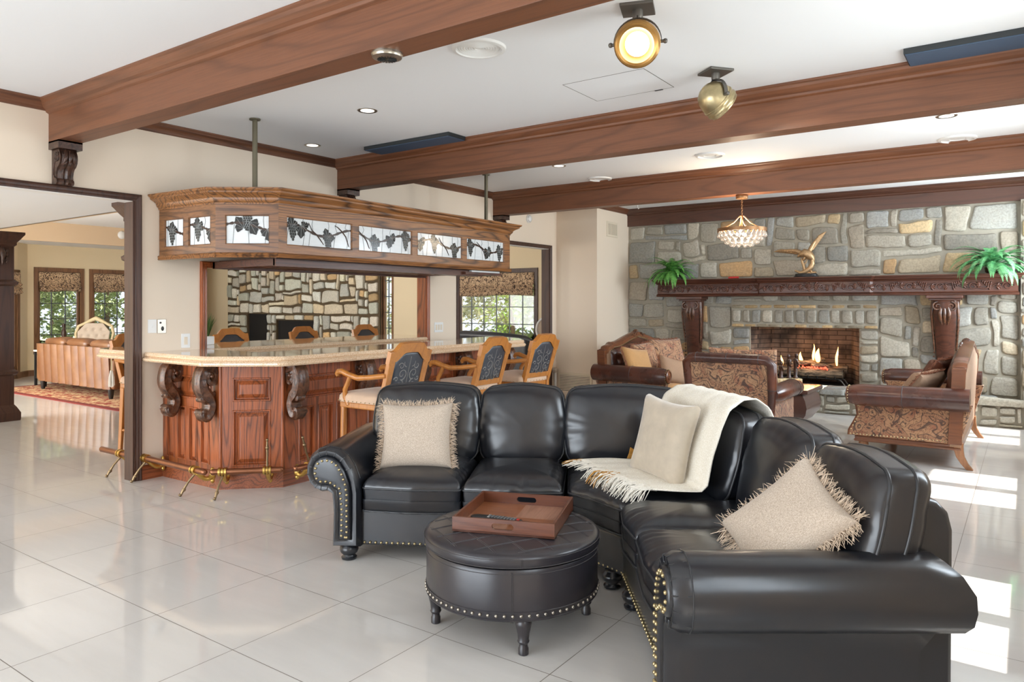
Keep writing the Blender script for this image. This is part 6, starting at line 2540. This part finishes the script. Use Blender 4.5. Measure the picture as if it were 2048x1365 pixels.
def ceiling_panel(label, x0, x1, y0, y1):
    t = thing('ceiling_panel', label, 'heater panel', ((x0 + x1) / 2, (y0 + y1) / 2, ZC), 0, 'blue grey ceiling heater panels')
    a, b = (x1 - x0) / 2, (y1 - y0) / 2
    mb = MB()
    mb.box(-a, -b, -.035, a, b, 0)
    mb.build('housing', M['dark_panel'], t, bevel=.003)
    mb = MB()
    mb.box(-a + .008, -b + .008, -.040, a - .008, b - .008, -.034)
    mb.build('face', M['slate_panel'], t)
ceiling_panel('blue grey panel on the ceiling above the bar canopy, against the second beam', .76, 1.84, 4.97, 5.21)
ceiling_panel('blue grey panel on the ceiling at the upper right corner, against the second beam', 5.44, 6.5, 4.94, 5.21)
# access hatch: hairline frame set in the ceiling
mb = MB()
hx0, hx1, hy0, hy1 = 3.39, 4.005, 4.375, 4.875
mb.sweep([(hx0, hy0, ZC), (hx1, hy0, ZC), (hx1, hy1, ZC), (hx0, hy1, ZC)], [(-.002, -.0012), (.002, -.0012), (.002, 0), (-.002, 0)], closed=True)
h = tag(mb.build('access_hatch', M['iron']), 'hairline outline of a square access hatch between the two ceiling spotlights', 'hatch')
m2 = MB()
m2.box(3.86, 4.868, ZC - .004, 3.92, 4.884, ZC)
m2.build('latch', M['dark_panel'], h)
m2 = MB()
m2.box(hx0 + .003, hy0 + .003, ZC - .001, hx1 - .003, hy1 - .003, ZC)
m2.build('door', M['ceiling'], h)
# small detector and pull ring by the third beam
t = thing('motion_sensor', 'small white round sensor on the wall below the third beam', 'sensor', (0.0, 8.97, 2.74))
mb = MB()
mb.lathe([(.062, 0), (.062, .014), (.05, .03), (.02, .04), (.0001, .041)], n=24, M=Matrix.Rotation(PI / 2, 4, 'Y'))
mb.build('dome', M['white'], t, 50)
mb = MB()
mb.lathe([(.05, .0302), (.046, .034)], n=24, M=Matrix.Rotation(PI / 2, 4, 'Y'), cap=False)
mb.build('ring', M['nickel'], t)
t = thing('ceiling_hook', 'small white hook hanging from the ceiling at the corner of the stone wall', 'hook', (1.16, 10.25, ZC))
mb = MB()
mb.tube([(0, 0, 0), (0, 0, -.05), (.015, 0, -.075), (.03, 0, -.06)], .006, 6)
mb.build('hook', M['white'], t, 60)

# ------------------------------------------------------------------ switches and grilles on the walls
def plate(label, y, z, w, h, toggles, mat='white', x=0.0, style='rocker'):
    t = thing('wall_switch', label, 'switch', (x, y, z), 0)
    mb = MB()
    mb.box(0, -w / 2, -h / 2, .006, w / 2, h / 2)
    mb.build('cover_plate', M[mat], t, bevel=.002)
    for k in range(toggles):
        c = (k - (toggles - 1) / 2) * .046
        mb = MB()
        if style == 'rocker':
            mb.box(.005, c - .016, -.034, .0085, c + .016, .034)
        else:
            mb.box(.005, c - .005, -.010, .016, c + .005, .010)
        mb.build('rocker', M['vent_tan' if style == 'rocker' else 'white'], t, bevel=.001)
    return t
plate('white wall plate with a small toggle, left of the mirrored plate above the bar', 3.274, 1.284, .075, .115, 1, style='toggle')
t = plate('shiny mirrored wall plate right of the white toggle plate above the bar', 3.357, 1.282, .078, .120, 0, 'nickel')
mb = MB()
mb.ball((.004, .006, -.02), .020, 10, 6, (.25, .8, 1.1))
mb.ball((.004, -.012, .03), .014, 10, 6, (.25, 1, .8))
mb.build('dark_spot', M['black'], t)
plate('white rocker switch just above the granite counter, left of the wall opening', 3.574, 1.149, .082, .125, 1)
plate('triple white rocker switch on the wall between the opening and the archway', 6.949, 1.181, .165, .125, 3)
def grille(name, label, M4, w, h, n, mat, vertical=False):
    t = thing(name, label, 'vent', (0, 0, 0))
    t.matrix_world = M4
    mb = MB()
    mb.sweep([(-w / 2, -h / 2, 0), (w / 2, -h / 2, 0), (w / 2, h / 2, 0), (-w / 2, h / 2, 0)], [(-.03, 0), (-.03, .008), (.0, .010), (.004, 0)], closed=True)
    mb.build('frame', M[mat], t)
    mb = MB()
    mb.box(-w / 2, -h / 2, 0.0, w / 2, h / 2, .001)
    mb.build('dark_void', M['dark_panel'], t)
    for k in range(n):
        f = (k + .5) / n
        mb = MB()
        if vertical:
            x = -w / 2 + .03 + (w - .06) * f
            q = (w - .06) / n * .34
            mb.box(x - q, -h / 2 + .03, .001, x + q, h / 2 - .03, .006)
        else:
            z = -h / 2 + .03 + (h - .06) * f
            q = (h - .06) / n * .34
            mb.box(-w / 2 + .03, z - q, .001, w / 2 - .03, z + q, .006)
        mb.build('slat', M[mat], t)
    return t
# tan wall (faces -Y): local x->+X, y->+Z, normal -Y
G = Matrix(((1, 0, 0), (0, 0, -1), (0, 1, 0))).to_4x4()
G.translation = (.335, 9.760, .20)
grille('floor_vent', 'wide tan return air grille low on the tan wall, left of the settee', G, .60, .40, 14, 'vent_tan')
G = Matrix(((0, 0, 1), (1, 0, 0), (0, 1, 0))).to_4x4()
G.translation = (.722, 10.25, 2.645)
grille('wall_vent', 'small cream louvred vent high on the narrow wall beside the stone', G, .36, .23, 10, 'vent_tan', True)

# ------------------------------------------------------------------ living room beyond the bar wall
LW = 'wall_living_'
def lbox(nm, m, *bxs):
    mb = MB()
    for b in bxs:
        mb.box(*b)
    return struct(mb.build(nm, M[m]))
# west bay wall with windows (X = -10.6), north wall (Y = 11)
LWX = -10.6
W1 = [(6.62, 7.42), (7.70, 8.50)]
mb = MB()
wall_boxes(mb, 'x', LWX - .14, .14, 6.42, 9.6, 0, 2.72, [(a, b, .50, 2.15) for a, b in W1])
struct(mb.build(LW + 'west', M['wall_yellow']))
# angled return with glazed door, and side walls
mb = MB()
mb.prism([(-10.6, 6.42), (-10.30, 6.13), (-10.40, 6.03), (-10.72, 6.34)], 0, 2.72)
mb.prism([(-9.65, 5.35), (-8.8, 4.5), (-8.9, 4.4), (-9.75, 5.25)], 0, 2.72)
mb.prism([(-10.30, 6.13), (-9.65, 5.35), (-9.75, 5.25), (-10.40, 6.03)], 2.15, 2.72)
mb.box(-8.95, 1.3, 0, -8.8, 4.5, 2.72)
struct(mb.build(LW + 'angle', M['wall_yellow']))
gd = thing('glazed_door', 'white glazed french door beside the dark pilaster in the living room', 'door', (-9.98, 5.74, 0))
gd['kind'] = 'structure'
gd.name = 'door_2'
mb = MB()
dv = (Vector((-9.65, 5.35, 0)) - Vector((-10.30, 6.13, 0))).normalized()
dn = Vector((0, 0, 1)).cross(dv)
D0 = Vector((-10.30, 6.13, 0)) - Vector((-9.98, 5.74, 0))
def dbox(u0, z0, u1, z1, t0, t1):
    vs = [D0 + dv * u + dn * t + Vector((0, 0, z)) for t in (t0, t1) for z in (z0, z1) for u in (u0, u1)]
    mb.add(vs, [(0, 2, 3, 1), (4, 5, 7, 6), (0, 1, 5, 4), (2, 6, 7, 3), (0, 4, 6, 2), (1, 3, 7, 5)])
dbox(0, 0, .09, 2.15, -.03, .05); dbox(.92, 0, 1.0, 2.15, -.03, .05); dbox(0, 2.06, 1.0, 2.15, -.03, .05)
dbox(.09, 0, .17, 2.06, -.0, .04); dbox(.84, 0, .92, 2.06, 0, .04); dbox(.09, .0, .92, .25, 0, .04)
for k in range(1, 5):
    dbox(.17, .25 + k * .36, .84, .27 + k * .36, .01, .03)
dbox(.49, .25, .51, 2.06, .01, .03)
mb.build('frame', M['casing_light'], gd)
WN = [(-5.09, -4.80, .30, 2.30), (-3.02, -1.225, .46, 2.06)]
mb = MB()
wall_boxes(mb, 'y', 11.0, .14, -12.0, -.13, 0, 2.72, WN)
struct(mb.build(LW + 'north', M['wall_yellow']))
lbox('wall_living_side', 'wall', (-10.75, 9.6, 0, -10.6, 9.75, 2.72), (-12.0, 9.6, 0, -10.7, 9.75, 2.72), (-12.1, 9.6, 0, -12.0, 11.1, 2.72))
# hallway side of the living room: lower soffit, tray ceiling, walls out of view
lbox('ceiling_living_soffit', 'ceiling', (-4.5, -1.2, 2.38, -.13, 3.60, 2.46))
mb = MB()
mb.box(-12.2, 1.2, 2.70, -9.6, 11.1, 2.76)
mb.box(-9.6, 9.9, 2.70, -.13, 11.1, 2.76)
mb.box(-9.6, 1.2, 2.70, -4.4, 3.6, 2.76)
struct(mb.build('ceiling_living_border', M['ceiling']))
mb = MB()
mb.box(-9.62, 3.5, 2.70, -9.56, 9.95, 3.10)
mb.box(-9.6, 9.90, 2.70, -.13, 9.96, 3.10)
mb.box(-4.5, 3.58, 2.38, -.13, 3.64, 3.10)
mb.box(-9.6, 3.55, 2.70, -4.4, 3.6, 3.10)
struct(mb.build('wall_living_tray', M['wall_tan']))
lbox('ceiling_living_tray', 'ceiling', (-9.62, 3.5, 3.08, -.13, 9.96, 3.14))
lbox('wall_living_hall', 'wall_yellow', (-4.60, -1.2, 0, -4.42, 3.52, 2.46))
mb = MB()
wall_boxes(mb, 'y', -1.25, .12, -4.6, -.13, 0, 2.46, [(-3.9, -1.3, .2, 2.3)])  # unseen openings here and below, added for the lamps outside them
wall_boxes(mb, 'y', 1.40, .12, -8.95, -4.6, 0, 2.76, [(-8.7, -4.9, .2, 2.4)])
struct(mb.build('wall_living_south', M['wall_yellow']))
baseboard('baseboard_hall', [(-4.42, 3.52, 0), (-4.42, -1.0, 0)], M['casing_y'])
baseboard('baseboard_west', [(LWX, 9.6, 0), (LWX, 6.42, 0), (-10.30, 6.13, 0)][::-1], M['casing_light'])

# windows: oak frame, iron muntins, glass
def window(n, P, w, z0, z1, nx, nz, mat='casing_light', sill=True, fw=.085):
    """P(u,d,z): along the wall, into the room (+d), height"""
    f = MB()
    def bx(m, u0, za, u1, zb, d0, d1):
        vs = [P(u, d, z) for d in (d0, d1) for z in (za, zb) for u in (u0, u1)]
        m.add(vs, [(0, 2, 3, 1), (4, 5, 7, 6), (0, 1, 5, 4), (2, 6, 7, 3), (0, 4, 6, 2), (1, 3, 7, 5)])
    for a, b, c, d in ((-fw, z0 - .02, 0, z1 + fw), (w, z0 - .02, w + fw, z1 + fw), (0, z1, w, z1 + fw)):
        bx(f, a, b, c, d, -.10, .025)
    bx(f, -fw * 1.1, z0 - .06, w + fw * 1.1, z0, -.10, .06 if sill else .025)
    for a, b, c, d in ((0, z0, .04, z1), (w - .04, z0, w, z1), (.04, z0, w - .04, z0 + .05), (.04, z1 - .04, w - .04, z1)):
        bx(f, a, b, c, d, -.07, -.02)
    o = struct(f.build('window_%d' % n, M[mat]))
    m = MB()
    for k in range(1, nx):
        u = w * k / nx
        bx(m, u - .009, z0, u + .009, z1, -.055, -.035)
    for k in range(1, nz):
        z = z0 + (z1 - z0) * k / nz
        bx(m, 0, z - .009, w, z + .009, -.055, -.035)
    m.build('muntin', M['lead_dark'], o)
    g = MB()
    bx(g, .01, z0 + .01, w - .01, z1 - .01, -.047, -.043)
    g.build('pane', M['glass'], o)
    return o
for i, (a, b) in enumerate(W1):
    window(5 + i, lambda u, d, z, a=a: Vector((LWX + d, a + u, z)), b - a, .50, 2.15, 3, 5)
window(7, lambda u, d, z: Vector((WN[0][0] + u, 11.0 - d, z)), WN[0][1] - WN[0][0], WN[0][2], WN[0][3], 2, 6, 'casing_light', False, .03)
window(8, lambda u, d, z: Vector((WN[1][0] + u, 11.0 - d, z)), WN[1][1] - WN[1][0], WN[1][2], WN[1][3], 6, 5, 'casing', False, .07)
# roman shades
def roman_shade(label, P, w, ztop, drop):
    t = thing('roman_shade', label, 'roman shade', P(w / 2, 0, ztop), 0, 'scroll print roman shades')
    o = P(w / 2, 0, ztop)
    prof = [(.030, 0), (.034, -.10), (.034, -.44 * drop), (.045, -.50 * drop), (.075, -.56 * drop), (.060, -.62 * drop), (.040, -.63 * drop), (.055, -.70 * drop), (.085, -.75 * drop), (.065, -.80 * drop), (.042, -.80 * drop), (.055, -.88 * drop), (.080, -.94 * drop), (.05, -1.0 * drop)]
    mb = MB()
    mb.grid(lambda s, q: P(w * s, prof[min(int(q * 13 + .001), 13)][0] + .008 * math.sin(s * 14 + q * 9) * q, ztop + prof[min(int(q * 13 + .001), 13)][1] * (1 + .03 * math.sin(s * 7))) - o, 24, 13)
    mb.build('cloth', M['shade'], t, 50, solid=.006)
for i, (a, b) in enumerate(W1):
    roman_shade(['scroll print roman shade on the left living room window', 'scroll print roman shade on the living room window cut off by the doorway casing'][i], lambda u, d, z, a=a: Vector((LWX + d, a + u, z)), b - a, 2.14, .40)
roman_shade('scroll print roman shade on the wide window seen through the archway', lambda u, d, z: Vector((WN[1][0] + u, 11.0 - d, z)), WN[1][1] - WN[1][0], 2.05, .42)
roman_shade('scroll print roman shade over the glazed door behind the dark pilaster', lambda u, d, z: Vector((-10.30, 6.13, 0)) + dv * (u + .05) - dn * -.05 + dn * d * -1 * -1 + Vector((0, 0, z)), .9, 2.10, .42)

# pale stone fireplace on the north wall
sp = MB()
PS = lambda u, v, d: (u, 10.94 - d, v)
FB = (-8.56, -7.19, .40, 1.09)
NI = (-9.70, -8.90, .45, 1.235)
stones(sp, -10.5, 1.235, -5.12, 2.70, .40, .24, PAL_PALE, PS, .07, .014, seed=61)
stones(sp, -10.5, 0.0, NI[0], 1.235, .36, .22, PAL_PALE, PS, .07, .014, seed=62)
stones(sp, NI[1], .0, FB[0], 1.235, .30, .22, PAL_PALE, PS, .07, .014, seed=63)
stones(sp, FB[0], FB[3], FB[1], 1.235, .36, .14, PAL_PALE, PS, .07, .014, seed=64, dropx=0)
stones(sp, FB[1], 0.0, -5.12, 1.235, .38, .23, PAL_PALE, PS, .07, .014, seed=65)
struct(sp.build('wall_living_stone', M['stone_pale'], smooth=50, recalc=False))
lbox('wall_living_mortar', 'mortar_dark', (-10.52, 10.93, 0, NI[0], 11.0, 2.70), (NI[1], 10.93, 0, FB[0], 11.0, 2.7), (FB[1], 10.93, 0, -5.10, 11.0, 2.7), (NI[0], 10.93, NI[3], NI[1], 11.0, 2.7), (FB[0], 10.93, FB[3], FB[1], 11.0, 2.7))
lbox('wall_living_firebox', 'soot', (FB[0], 10.985, 0, FB[1], 10.998, FB[3]), (NI[0], 10.985, 0, NI[1], 10.998, NI[3]))

# dark pilasters at the ends of the soffit
def pilaster(label, x, y, z0, z1, w, shelf):
    t = thing('wood_pilaster', label, 'pilaster', (x, y, z0), 0, 'dark carved pilasters under the soffit')
    H = z1 - z0
    a = w / 2
    def sq(prof):
        mb = MB()
        mb.rings([[(-a - e, -a - e, z), (a + e, -a - e, z), (a + e, a + e, z), (-a - e, a + e, z)] for e, z in prof])
        return mb
    if z0 == 0:
        sq([(.05, 0), (.055, .03), (.055, .10), (.04, .13), (.02, .17), (0, .20)]).build('base', M['casing'], t)
    sq([(0, .0), (0, H - .16)]).build('shaft', M['casing'], t, bevel=.008)
    sq([(.0, H - .18), (.02, H - .16), (.02, H - .13), (.05, H - .09), (.075, H - .05), (.09, H - .03), (.09, H)]).build('capital', M['casing'], t)
    for zz in shelf:
        sq([(.0, zz - .05), (.03, zz - .03), (.035, zz), (.0, zz + .03)]).build('ledge', M['casing'], t)
    mb = MB()
    for s in (-1, 1):
        for k in range(4):
            mb.ball((a + .012, s * .05, H - .24 - k * .045), .032 - .005 * k, 10, 6, (.7, .8, 1))
            mb.ball((s * .05, -a - .012, H - .24 - k * .045), .032 - .005 * k, 10, 6, (.8, .7, 1))
    mb.tube([(a + .01, 0, H - .2), (a + .035, 0, H - .27), (a + .015, 0, H - .42)], [.02, .035, .006], 8)
    mb.build('carved_drop', M['carved_dark'], t, 60)
pilaster('tall dark wood pilaster across the hall, left of the living room windows', -4.56, 3.75, 0, 2.38, .28, [1.75, .62])
pilaster('dark carved pilaster rising from the counter, half hidden by the doorway casing', -.42, 3.50, 1.068, 2.38, .30, [.83])

# living room furniture
sf = thing('leather_sofa', 'caramel channelled leather sofa with its back to the doorway', 'sofa', (-6.6, 5.95, 0))
def sofa_part(n, mb, m, par=None, **kw):
    return mb.build(n, M[m], par or sf, **kw)
mb = MB()
n = 10
X0, X1 = -1.30, 1.18
R = []
pts = []
for k in range(n):
    w = (X1 - X0) / n
    for q in range(7):
        t = q / 6
        pts.append((X0 + (k + t) * w, -.40 - .035 * math.sin(PI * t)))
ring = lambda z, e: [(x * 1.0, y - e * .0 + (z - .16) * -.05, z) for x, y in pts] + [(X1, -.12 + (z - .16) * -.05, z), (X0, -.12 + (z - .16) * -.05, z)]
mb.rings([ring(.16, 0), ring(.30, 0), ring(.75, 0), ring(.80, .01)])
sofa_part('channelled_back', mb, 'tan_leather', smooth=50)
mb = MB()
mb.box(X0 + .02, -.14, .17, X1 - .02, .50, .46)
sofa_part('seat', mb, 'tan_leather', bevel=.05, seg=3)
for s, x in ((-1, X0), (1, X1)):
    mb = MB()
    mb.box(x - .10 if s < 0 else x, -.40, .16, x if s < 0 else x + .10, .52, .62)
    sofa_part('arm', mb, 'tan_leather', bevel=.04, seg=3)
for x in (X0 + .08, X1 - .05):
    for y in (-.36, .44):
        mb = MB()
        mb.lathe([(.025, 0), (.035, .05), (.045, .16)], (x, y, 0), 12)
        sofa_part('leg', mb, 'black', smooth=50)
for k in range(3):
    ol = rrect(.74, .30, .10, 4, 3)
    mb = puff(ol, [(1, .03), (.9, .08), (.5, .11), (0, .115)], [(.9, -.02), (1, .0)], lambda a, b, h, k=k: Vector((X0 + .46 + k * .80 + a, -.22 + b, .80 + h)), nz=.03, seed=k)
    sofa_part('back_cushion', mb, 'tan_leather', smooth=70)
sf2 = thing('leather_sofa', 'second caramel leather sofa section beyond the gap, partly behind the casing', 'sofa', (-3.6, 5.75, 0))
mb = MB()
mb.box(-1.05, -.40, .16, 1.0, -.10, .80)
mb.build('channelled_back', M['tan_leather'], sf2, bevel=.04, seg=3)
mb = MB()
mb.box(-1.03, -.12, .17, .98, .5, .46)
mb.build('seat', M['tan_leather'], sf2, bevel=.04, seg=3)
for x in (-.95, .9):
    for y in (-.34, .42):
        mb = MB()
        mb.lathe([(.025, 0), (.035, .05), (.045, .16)], (x, y, 0), 12)
        mb.build('leg', M['black'], sf2, 50)
# rug
rg = thing('area_rug', 'persian patterned rug with a dark red border under the caramel sofas', 'rug', (-5.6, 6.8, 0))
mb = MB()
mb.box(-2.9, -1.66, .001, 2.9, 2.2, .010)
mb.build('field', M['rug'], rg)
mb = MB()
mb.sweep([(-2.9, -1.66, .001), (2.9, -1.66, .001), (2.9, 2.2, .001), (-2.9, 2.2, .001)], [(-.0, 0), (.10, 0), (.10, .011), (-.0, .011)], closed=True)
mb.build('border', M['rug_edge'], rg)
# tufted chair with carved frame
tc = thing('tufted_chair', 'cream tufted armchair with carved crest before the living room windows', 'armchair', (-8.72, 6.78, 0), .8)
def tp(x, z):
    return Vector((x, .12 - (z - .45) * -.22, z))
outline = [(-.26, .48), (-.31, .72), (-.34, .90), (-.30, 1.04), (-.18, 1.10), (-.07, 1.16), (0, 1.19), (.07, 1.16), (.18, 1.10), (.30, 1.04), (.34, .90), (.31, .72), (.26, .48)]
mb = MB()
mb.tube([tp(*p) for p in outline], [.024, .026, .028, .03, .03, .038, .048, .038, .03, .03, .028, .026, .024], 10)
mb.build('carved_frame', M['nickel'] if False else M['pale_box'], tc, 60)
def tuft2(u, v):
    z = .50 + .60 * v
    hw = .25 + .06 * v - (.16 * max(0, v - .72) / .28)
    x = (u - .5) * 2 * hw
    b = 0
    for r in range(4):
        for q in range(3 if r % 2 else 4):
            tx = (q - (1 if r % 2 else 1.5)) * .14
            b = max(b, math.exp(-(math.hypot(x - tx, z - (.60 + r * .125)) / .03) ** 2))
    return tp(x, z) + Vector((0, -1, 0)) * (.05 * (1 - .7 * b))
mb = MB()
mb.grid(tuft2, 30, 36)
mb.build('tufted_back', M['gold_cloth'] if False else M['linen'], tc, 80, solid=.01)
mb = MB()
mb.box(-.32, -.42, .32, .32, .16, .46)
mb.build('seat', M['linen'], tc, bevel=.05, seg=3)
for s in (-1, 1):
    mb = MB()
    mb.tube([(s * .33, .14, .72), (s * .36, -.05, .68), (s * .36, -.25, .64), (s * .34, -.36, .60), (s * .33, -.36, .46)], .025, 8)
    mb.build('armrest', M['pale_box'], tc, 60)
    for y in (-.36, .12):
        mb = MB()
        mb.tube([(s * .29, y, .34), (s * .31, y - .02, .2), (s * .29, y, .0)], [.03, .022, .016], 8)
        mb.build('leg', M['pale_box'], tc, 60)
# side table with books and figurine at the end of the sofa
sd = thing('side_table', 'small dark side table with a pale top at the left end of the caramel sofa', 'side table', (-8.35, 5.95, 0))
mb = MB()
mb.box(-.22, -.22, .62, .22, .22, .65)
mb.build('top', M['white_metal'], sd, bevel=.005)
mb = MB()
mb.box(-.20, -.20, .14, .20, .20, .16)
mb.build('shelf', M['black'], sd)
for x in (-.19, .19):
    for y in (-.19, .19):
        mb = MB()
        mb.box(x - .02, y - .02, 0, x + .02, y + .02, .62)
        mb.build('leg', M['black'], sd)
for k, (m, w) in enumerate((('white', .34), ('foliage', .32), ('pale_box', .36), ('grey', .30))):
    mb = MB()
    mb.box(-8.35 - w / 2, 5.80, .162 + k * .035, -8.35 + w / 2, 6.10, .192 + k * .035)
    o = tag(mb.build('book', M[m], bevel=.003), ['white book at the bottom of the stack under the side table', 'green book second in the stack under the side table', 'cream book third in the stack under the side table', 'grey book on top of the stack under the side table'][k], 'book', 'books under the side table')
mb = MB()
mb.lathe([(.05, 0), (.055, .02), (.03, .06), (.045, .16), (.05, .22), (.03, .28), (.02, .30), (.035, .34), (.035, .39), (.012, .40)], (-9.95, 6.83, .68), 14)
tag(mb.build('figurine', M['carved_dark'], smooth=50), 'small dark figurine standing in front of the left living room window', 'figurine')
mb = MB()
mb.box(-10.2, 6.65, .64, -9.7, 7.05, .68)
for _x in (-10.17, -9.78):
    for _y in (6.68, 6.97):
        mb.box(_x, _y, 0, _x + .05, _y + .05, .64)
tag(mb.build('console_table', M['casing']), 'small dark table before the left window, carrying the figurine', 'table')
# tassel hanging below the counter end
ts = thing('tassel', 'cream silk tassel hanging below the counter end in the doorway', 'tassel', (-.66, 3.26, .985))
mb = MB()
mb.tube([(0, 0, 0), (.004, 0, -.05), (0, 0, -.11)], .006, 6)
mb.build('cord', M['pale_box'], ts)
mb = MB()
rnd = random.Random(1)
for k in range(40):
    a, q = rnd.uniform(0, 6.28), rnd.uniform(0, .022)
    mb.tube([(q * .4 * math.cos(a), q * .4 * math.sin(a), -.11), (q * math.cos(a), q * math.sin(a), -.17), (q * 1.2 * math.cos(a), q * 1.2 * math.sin(a), -.25 + rnd.uniform(-.01, .01))], .0025, 4)
mb.build('skirt', M['throw_fringe'], ts)
# planter with grass on the second counter
pg = thing('potted_grass', 'white pot of spiky grass on the second counter, at the left of the wall opening', 'plant', (-.62, 4.16, 1.068))
mb = MB()
mb.box(-.055, -.055, 0, .055, .055, .085)
mb.build('pot', M['white'], pg, bevel=.006)
mb = MB()
for k in range(70):
    a = rnd.uniform(0, 6.28)
    sp_ = rnd.uniform(.02, .11)
    h = rnd.uniform(.12, .24)
    p0 = Vector((.02 * math.cos(a), .02 * math.sin(a), .08))
    p2 = Vector((sp_ * math.cos(a), sp_ * math.sin(a), .08 + h))
    p1 = p0.lerp(p2, .55) + Vector((0, 0, .03))
    mb.tube([p0, p1, p2], [.003, .0025, .0006], 4)
mb.build('blades', M['grass_blade'], pg)
# dark leather recliner top and oval-backed chair seen through the archway
rc = thing('dark_recliner', 'dark blue leather seat back in front of the archway window', 'armchair', (-1.62, 10.1, 0))
mb = MB()
mb.tube([(-.95, 0, .90), (-.5, 0, .925), (0, 0, .92), (.5, 0, .905), (.80, 0, .89), (.93, 0, .86)], [.07, .08, .078, .07, .055, .03], 12)
mb.build('headrest', M['stool_leather'], rc, 60)
mb = MB()
mb.box(-.95, -.06, .30, .85, .10, .88)
mb.build('back', M['stool_leather'], rc, bevel=.04, seg=3)
mb = MB()
mb.box(-.95, .05, .0, .85, .70, .42)
mb.build('seat', M['stool_leather'], rc, bevel=.05, seg=3)
ov = thing('oval_chair', 'pale oval backed chair half hidden by the archway casing', 'chair', (-.30, 9.95, 0), .4)
mb = MB()
ovp = [(.17 * math.cos(a), 0, 1.06 + .20 * math.sin(a)) for a in [2 * PI * k / 32 for k in range(32)]]
mb.tube(ovp, .020, 8, closed=True)
mb.build('oval_frame', M['white'], ov, 60)
mb = MB()
mb.ball((0, 0, 1.06), .17, 20, 10, (.93, .12, 1.1))
mb.build('back_pad', M['linen'], ov, 60)
mb = MB()
mb.box(-.23, -.42, .40, .23, .02, .48)
mb.build('seat', M['linen'], ov, bevel=.03, seg=3)
for x in (-.2, .2):
    for y in (-.38, 0):
        mb = MB()
        mb.tube([(x, y, .78 if y == 0 else .42), (x, y, 0)], [.022, .016], 8)
        mb.build('leg', M['white'], ov, 60)
t = thing('motion_sensor', 'small white round sensor on the tan ceiling band beyond the doorway', 'sensor', (-9.55, 7.79, 2.93))
mb = MB()
mb.lathe([(.085, 0), (.085, .014), (.07, .03), (.03, .045), (.0001, .046)], n=24, M=Matrix.Rotation(PI / 2, 4, 'Y'))
mb.build('dome', M['white'], t, 50)

# ------------------------------------------------------------------ garden outside
mb = MB()
mb.box(-30, 11.2, -.30, 12, 34, -.16)
mb.box(-34, -14, -.30, -12.3, 34, -.16)
mb.box(6.75, -14, -.30, 26, 34, -.16)
gnd = struct(mb.build('ground_outside', M['earth']))
def shrub(name, label, loc, rx, ry, h, n, mat, sd, leaf=.075, z0=.15):
    rnd = random.Random(sd)
    t = thing(name, label, 'tree', loc, 0, 'garden shrubs outside the windows')
    mb = MB()
    mb.tube([(0, 0, -.2), (.05, .02, h * .35), (-.03, .0, h * .75)], [.07, .05, .02], 8)
    mb.build('trunk', M['bark'], t, 60)
    mb = MB()
    cl = [(rnd.uniform(-1, 1) * rx * .8, rnd.uniform(-1, 1) * ry * .8, z0 + rnd.random() ** .8 * h, rnd.uniform(.25, .55)) for _ in range(60)]
    for k in range(n):
        c = rnd.choice(cl)
        a, b = rnd.uniform(0, 2 * PI), rnd.uniform(-1, 1)
        rr = c[3] * rnd.random() ** .4
        q = math.sqrt(1 - b * b)
        p = Vector((c[0] + rr * q * math.cos(a), c[1] + rr * q * math.sin(a), max(0.0, c[2] + rr * b)))
        e = Vector((rnd.gauss(0, 1), rnd.gauss(0, 1), rnd.gauss(0, .7))).normalized()
        f = e.orthogonal().normalized()
        f = (f * math.cos(a) + e.cross(f) * math.sin(a))
        s = leaf * rnd.uniform(.6, 1.3)
        mb.add([p - e * s, p - f * s * .42, p + e * s, p + f * s * .42], [(0, 1, 2, 3)])
    mb.build('foliage', M[mat], t, recalc=False)
    return t
shrub('leafy_tree', 'pale green leafy tree outside the left living room window', (-13.6, 7.2, 0), 1.3, 1.5, 4.2, 8000, 'foliage', 1)
shrub('leafy_tree', 'green leafy tree outside the second living room window', (-14.0, 9.6, 0), 1.4, 1.6, 4.4, 8000, 'foliage', 2)
shrub('leafy_tree', 'olive green hedge tree farther out behind the living room windows', (-17.0, 9.5, 0), 1.2, 3.6, 5.0, 8000, 'foliage_b', 3, .15)
shrub('leafy_tree', 'pale olive shrub outside the left half of the archway window', (-4.9, 15.3, 0), 1.3, .9, 3.8, 9000, 'foliage_b', 4, .08)
shrub('leafy_tree', 'fresh green young tree in the middle of the archway window', (-4.1, 14.3, 0), .42, .5, 2.6, 1500, 'foliage_c', 5, .06)
shrub('leafy_tree', 'pale grey green shrub outside the right half of the archway window', (-2.6, 15.0, 0), 1.2, .9, 3.8, 9000, 'foliage_b', 6, .08)
shrub('leafy_tree', 'pale shrub outside the narrow window right of the pale stone', (-8.6, 15.0, 0), 1.5, .9, 3.8, 3800, 'foliage_b', 7, .08)
